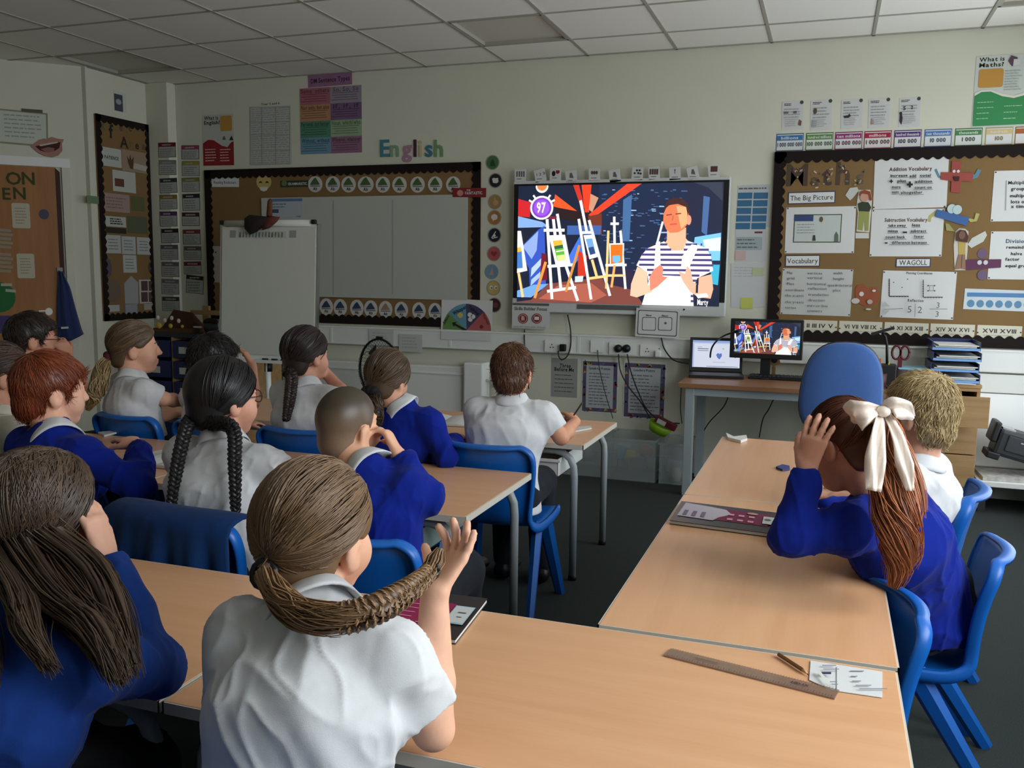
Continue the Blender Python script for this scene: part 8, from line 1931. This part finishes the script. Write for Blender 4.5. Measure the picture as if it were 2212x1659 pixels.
# ---- child cut by the left picture edge
@hstyle((34, 22, 18), (84, 58, 44))
def hair_p8(hr, root):
    hr.cap(0.013, PF_PULL, 0.006, dark=0.3); hr.sweep(HL, (-0.1, -0.9, -0.3), 0.013, 320, 10, 0.002); hr.tail([hr.W(np.array([[0, -0.10, -0.02]]))[0], hr.W(np.array([[0, -0.13, -0.08]]))[0], hr.W(np.array([[0, -0.12, -0.17]]))[0]], [0.016, 0.020, 0.008], 60); hr.build(root)
p8 = person('brown-haired child in a cream shirt at the left picture edge', K(2, 812, 3.10), 64, -4, 0, (1.78, -3.98), 80, 'polo', (200, 144, 118), 0.008, 1.0, nb=K(-12, 902, 3.06), seed=51, girl=True, hair=hair_p8, cream=True)
# ---- boy with glasses, hands clasped
@hstyle((26, 20, 18), (66, 52, 42))
def hair_p9(hr, root):
    hr.cap(0.014, PF_SHORT, 0.006, dark=0.3, bumps=0.002); hr.short(0.016, 1200, 0.035, 0.0018, lift=0.008, mess=0.3); hr.build(root)
p9 = person('dark-haired boy with glasses, hands clasped at his mouth', K(72, 734, 4.25), 56, -2, 0, (1.10, -2.86), 62, 'polo', (204, 146, 120), 0.009, 1.10, nb=K(62, 792, 4.25), seed=61, hair=hair_p9, glasses=True,
       armR=(K(183, 850, 4.20), K(146, 772, 4.27)), armL=(K(150, 850, 4.60), K(140, 775, 4.40)), hands={'R': (CUP*0.9-CRT*0.4, -CRT*0.7+CFW*0.5, CFW*0.5-CRT*0.4, dict(curl=(0.5, 0.5, 0.55, 0.6), s=1.0)), 'L': (CUP*0.9-CRT*0.4, -CFW*0.9, -CRT*0.4+CUP*0.1, dict(curl=(0.5, 0.5, 0.55, 0.6)))})
# ---- girl with the blonde ponytail
@hstyle((66, 50, 36), (128, 102, 76))
def hair_p10(hr, root):
    hr.cap(0.013, PF_PULL, 0.006, dark=0.3); hr.sweep(HL, (0.05, -0.92, -0.42), 0.013, 520, 12, 0.0018)
    hr.c0 = np.array(rgb((96, 70, 44))[:3]); hr.c1 = np.array(rgb((206, 180, 128))[:3]); tie = hr.W(np.array([[0.005, -0.112, -0.035]]))[0]
    hr.tail([tie, K(222, 795, 3.99), K(212, 830, 3.96), K(200, 865, 3.95), K(188, 886, 3.95)], [0.018, 0.036, 0.040, 0.036, 0.010], 240, 0.002, wav=0.4); hr.build(root)
    M_SCR = mat('maroon_scrunchie', (74, 18, 26), rough=0.8); mb = MB()
    for t in np.linspace(0, 6.283, 11)[:-1]: mb.ell(tie+hr.R@np.array([0.018*math.cos(t), 0.0, 0.018*math.sin(t)]), (0.016, 0.014, 0.016), M_SCR, 8, 6)
    mb.build('scrunchie', root)
p10 = person('girl with a wavy blonde ponytail and maroon scrunchie in white polo', K(292, 753, 4.08), 46, 2, 0, (1.72, -2.86), 66, 'polo', (216, 162, 136), 0.008, 1.08, nb=K(284, 817, 4.06), seed=71, girl=True, hair=hair_p10,
       armR=(K(356, 862, 4.04), K(405, 868, 4.22)))
# ---- dark-haired child behind
@hstyle((14, 12, 13), (44, 38, 36))
def hair_p11(hr, root):
    hr.cap(0.015, PF_SHORT, 0.006, dark=0.2, bumps=0.004); hr.short(0.018, 1400, 0.045, 0.0018, lift=0.014, mess=0.5); hr.build(root)
p11 = person('black-haired child in white half hidden behind the plaited girl', K(462, 782, 4.02), 62, -8, 0, (2.16, -2.84), 72, 'polo', (196, 142, 116), 0.008, 1.06, nb=K(448, 842, 4.0), seed=81, hair=hair_p11,
       armR=(K(545, 870, 3.95), K(545, 790, 4.12)), hands={'R': (K(522, 748, 4.12)-K(545, 790, 4.12), -CRT*0.9, CFW, dict(curl=(0.4, 0.4, 0.5, 0.5)))})
# ---- girl with one long dark plait
@hstyle((22, 16, 15), (58, 42, 38))
def hair_p12(hr, root):
    hr.cap(0.014, PF_PULL, 0.006, dark=0.2); hr.sweep(HL, (-0.05, -0.85, -0.62), 0.014, 520, 12, 0.0018)
    hr.braid([hr.W(np.array([[-0.004, -0.100, -0.055]]))[0], K(630, 815, 3.69), K(626, 860, 3.67), K(618, 908, 3.66)], [0.026, 0.026, 0.024, 0.016], 7, 14); hr.build(root)
p12 = person('girl with one thick dark plait resting her chin on her hand', K(662, 768, 3.80), 76, 0, 0, (2.58, -2.84), 80, 'polo', (196, 142, 118), 0.008, 1.05, nb=K(660, 834, 3.78), seed=91, girl=True, hair=hair_p12,
       armR=(K(752, 865, 3.78), K(705, 806, 3.90)), hands={'R': (K(690, 770, 3.9)-K(705, 806, 3.9), -CRT*0.9, CFW, dict(curl=(0.8, 0.85, 0.9, 0.9)))})
# ---- girl in blue by the fan
@hstyle((54, 40, 28), (108, 86, 64))
def hair_p13(hr, root):
    hr.cap(0.014, PF_PULL, 0.0055, dark=0.3); hr.sweep(HL, (-0.15, -0.85, -0.65), 0.014, 620, 12, 0.0018); tie = hr.W(np.array([[-0.006, -0.100, -0.078]]))[0]
    hr.c0 = np.array(rgb((34, 26, 20))[:3]); hr.c1 = np.array(rgb((96, 74, 50))[:3])
    hr.tail([tie, K(812, 868, 3.36), K(812, 890, 3.35), K(822, 918, 3.37)], [0.020, 0.030, 0.030, 0.012], 160, 0.0019, wav=0.8); hr.build(root)
    M_SC2 = mat('black_scrunchie', (16, 15, 16), rough=0.85); mb = MB()
    for t in np.linspace(0, 6.283, 12)[:-1]: mb.ell(tie+hr.R@np.array([0.030*math.cos(t), -0.004, 0.030*math.sin(t)]), (0.026, 0.022, 0.026), M_SC2, 8, 6)
    mb.build('scrunchie', root)
p13 = person('girl in blue sweatshirt with a black scrunchie, in front of the fan', K(838, 818, 3.48), 86, -4, 6, (3.05, -2.86), 84, 'sweater', (206, 154, 128), 0.0075, 0.98, nb=K(866, 884, 3.46), seed=101, girl=True, hair=hair_p13,
       armR=(K(965, 990, 3.40), K(985, 950, 3.62)), creaseamp=0.006)
# ---- boy in white writing
@hstyle((62, 38, 24), (128, 88, 60))
def hair_p14(hr, root):
    hr.cap(0.013, PF_SHORT, 0.0055, dark=0.3, bumps=0.002); hr.short(0.015, 2200, 0.034, 0.0017, lift=0.012, mess=0.35); hr.build(root)
p14 = person('brown-haired boy in white polo shirt writing at the front table', K(1106, 806, 3.62), 100, -10, 0, (3.42, -2.82), 92, 'polo', (204, 146, 116), 0.007, 1.0, nb=K(1105, 868, 3.60), seed=111, hair=hair_p14, wide=1.10,
       armR=(K(1212, 945, 3.56), K(1242, 912, 3.74)), armL=(K(1045, 950, 3.6), K(1090, 930, 3.85)),
       hands={'R': (np.array([-0.25, 0.9, 0.15]), np.array([-0.6, -0.1, -0.7]), np.array([-0.8, -0.1, 0.6]), dict(curl=(0.75, 0.8, 0.9, 1.0)))})
o = MB().tube([K(1234, 905, 3.78), K(1258, 870, 3.72)], 0.004, mat('dark_pencil', (60, 40, 36), rough=0.4), 6).build('pencil'); tag(o, 'dark pencil in the writing boy hand', 'pencil')

# ---- chairs (each under its pupil)
c14 = chair(3.42, -2.775, math.radians(1), 'blue chair behind the boy writing in white')
st = MB().box((3.50, -2.775-0.2165, 0.545), (0.085, 0.002, 0.055), paper((120, 132, 142))).build('sticker', c14)
chair(3.03, -2.775, math.radians(-2), 'blue chair of the girl in blue by the fan')
chair(2.60, -2.775, math.radians(-3), 'blue chair of the girl with one dark plait')
chair(2.17, -2.775, math.radians(-4), 'blue chair of the half hidden black-haired child')
chair(1.73, -2.775, math.radians(-5), 'blue chair of the girl with the blonde ponytail')
chair(1.11, -2.80, math.radians(-20), 'blue chair of the boy with clasped hands')
chair(3.53, -4.00, math.radians(0), 'bright blue chair of the boy with cropped hair')
chair(3.05, -4.02, math.radians(-4), 'blue chair under the hung jacket')
chair(2.42, -4.02, math.radians(-10), 'blue chair of the ginger boy')
chair(1.78, -3.94, math.radians(-10), 'blue chair of the child at the left picture edge')
chair(3.93, -5.10, math.radians(6), 'blue chair of the girl holding her plait')
chair(3.42, -5.19, math.radians(2), 'blue chair of the long-haired girl in blue')
chair(4.87, -3.50, math.radians(86), 'blue chair of the ginger girl with the bow', 0.92)
chair(4.86, -3.03, math.radians(80), 'blue chair of the blond boy')
chair(4.62, -4.03, math.radians(108), 'empty blue chair tucked into the right tables', 0.90)

# ---- blue jacket hung over the plaited girl's chair
je = empty('school_jacket', (3.05, -4.27, 0.5)); tag(je, 'blue school jacket draped over the chair of the plaited girl', 'jacket')
M_JACK = cloth_mat('faded_blue_fleece', (16, 46, 90), 0.4)
V = []; nu, nv = 61, 26
for i in range(nv):
    t = i/(nv-1)
    for j in range(nu):
        u = -1+2*j/(nu-1); fold = math.sin(u*13+1.3)*0.6+math.sin(u*23+0.4)*0.4
        if t < 0.22: q = t/0.22; y = -0.175-0.115*q; z = 0.716+0.016*math.sin(q*math.pi)-0.010*abs(u)**4
        else:
            q = (t-0.22)/0.78; y = -0.292-0.030*q-0.022*fold*min(1, q*1.6); z = 0.716-0.310*q-0.02*abs(u)**3+0.02*math.sin(u*5)*q
        y += 0.030*u*u*(1-0.3*t); x = u*(0.212+0.055*max(0, t-0.22))
        V.append((x, y, z))
V = np.array(V); a_ = math.radians(-4); Rj = np.array(Matrix.Rotation(a_, 3, 'Z')); V = V@Rj.T+np.array([3.05, -4.02, 0])
F = np.array([(i*nu+j, i*nu+j+1, (i+1)*nu+j+1, (i+1)*nu+j) for i in range(nv-1) for j in range(nu-1)]); N = vnormals(V, F); off = len(V)
V2 = np.concatenate([V, V-N*0.008]); pr = [j for j in range(nu)]+[i*nu+nu-1 for i in range(1, nv)]+[(nv-1)*nu+j for j in range(nu-2, -1, -1)]+[i*nu for i in range(nv-2, 0, -1)]
F2 = np.concatenate([F, F[:, ::-1]+off, np.array([(pr[k], pr[k]+off, pr[(k+1) % len(pr)]+off, pr[(k+1) % len(pr)]) for k in range(len(pr))])])
mesh_np('cloth', V2, F2, M_JACK, None, je, True)
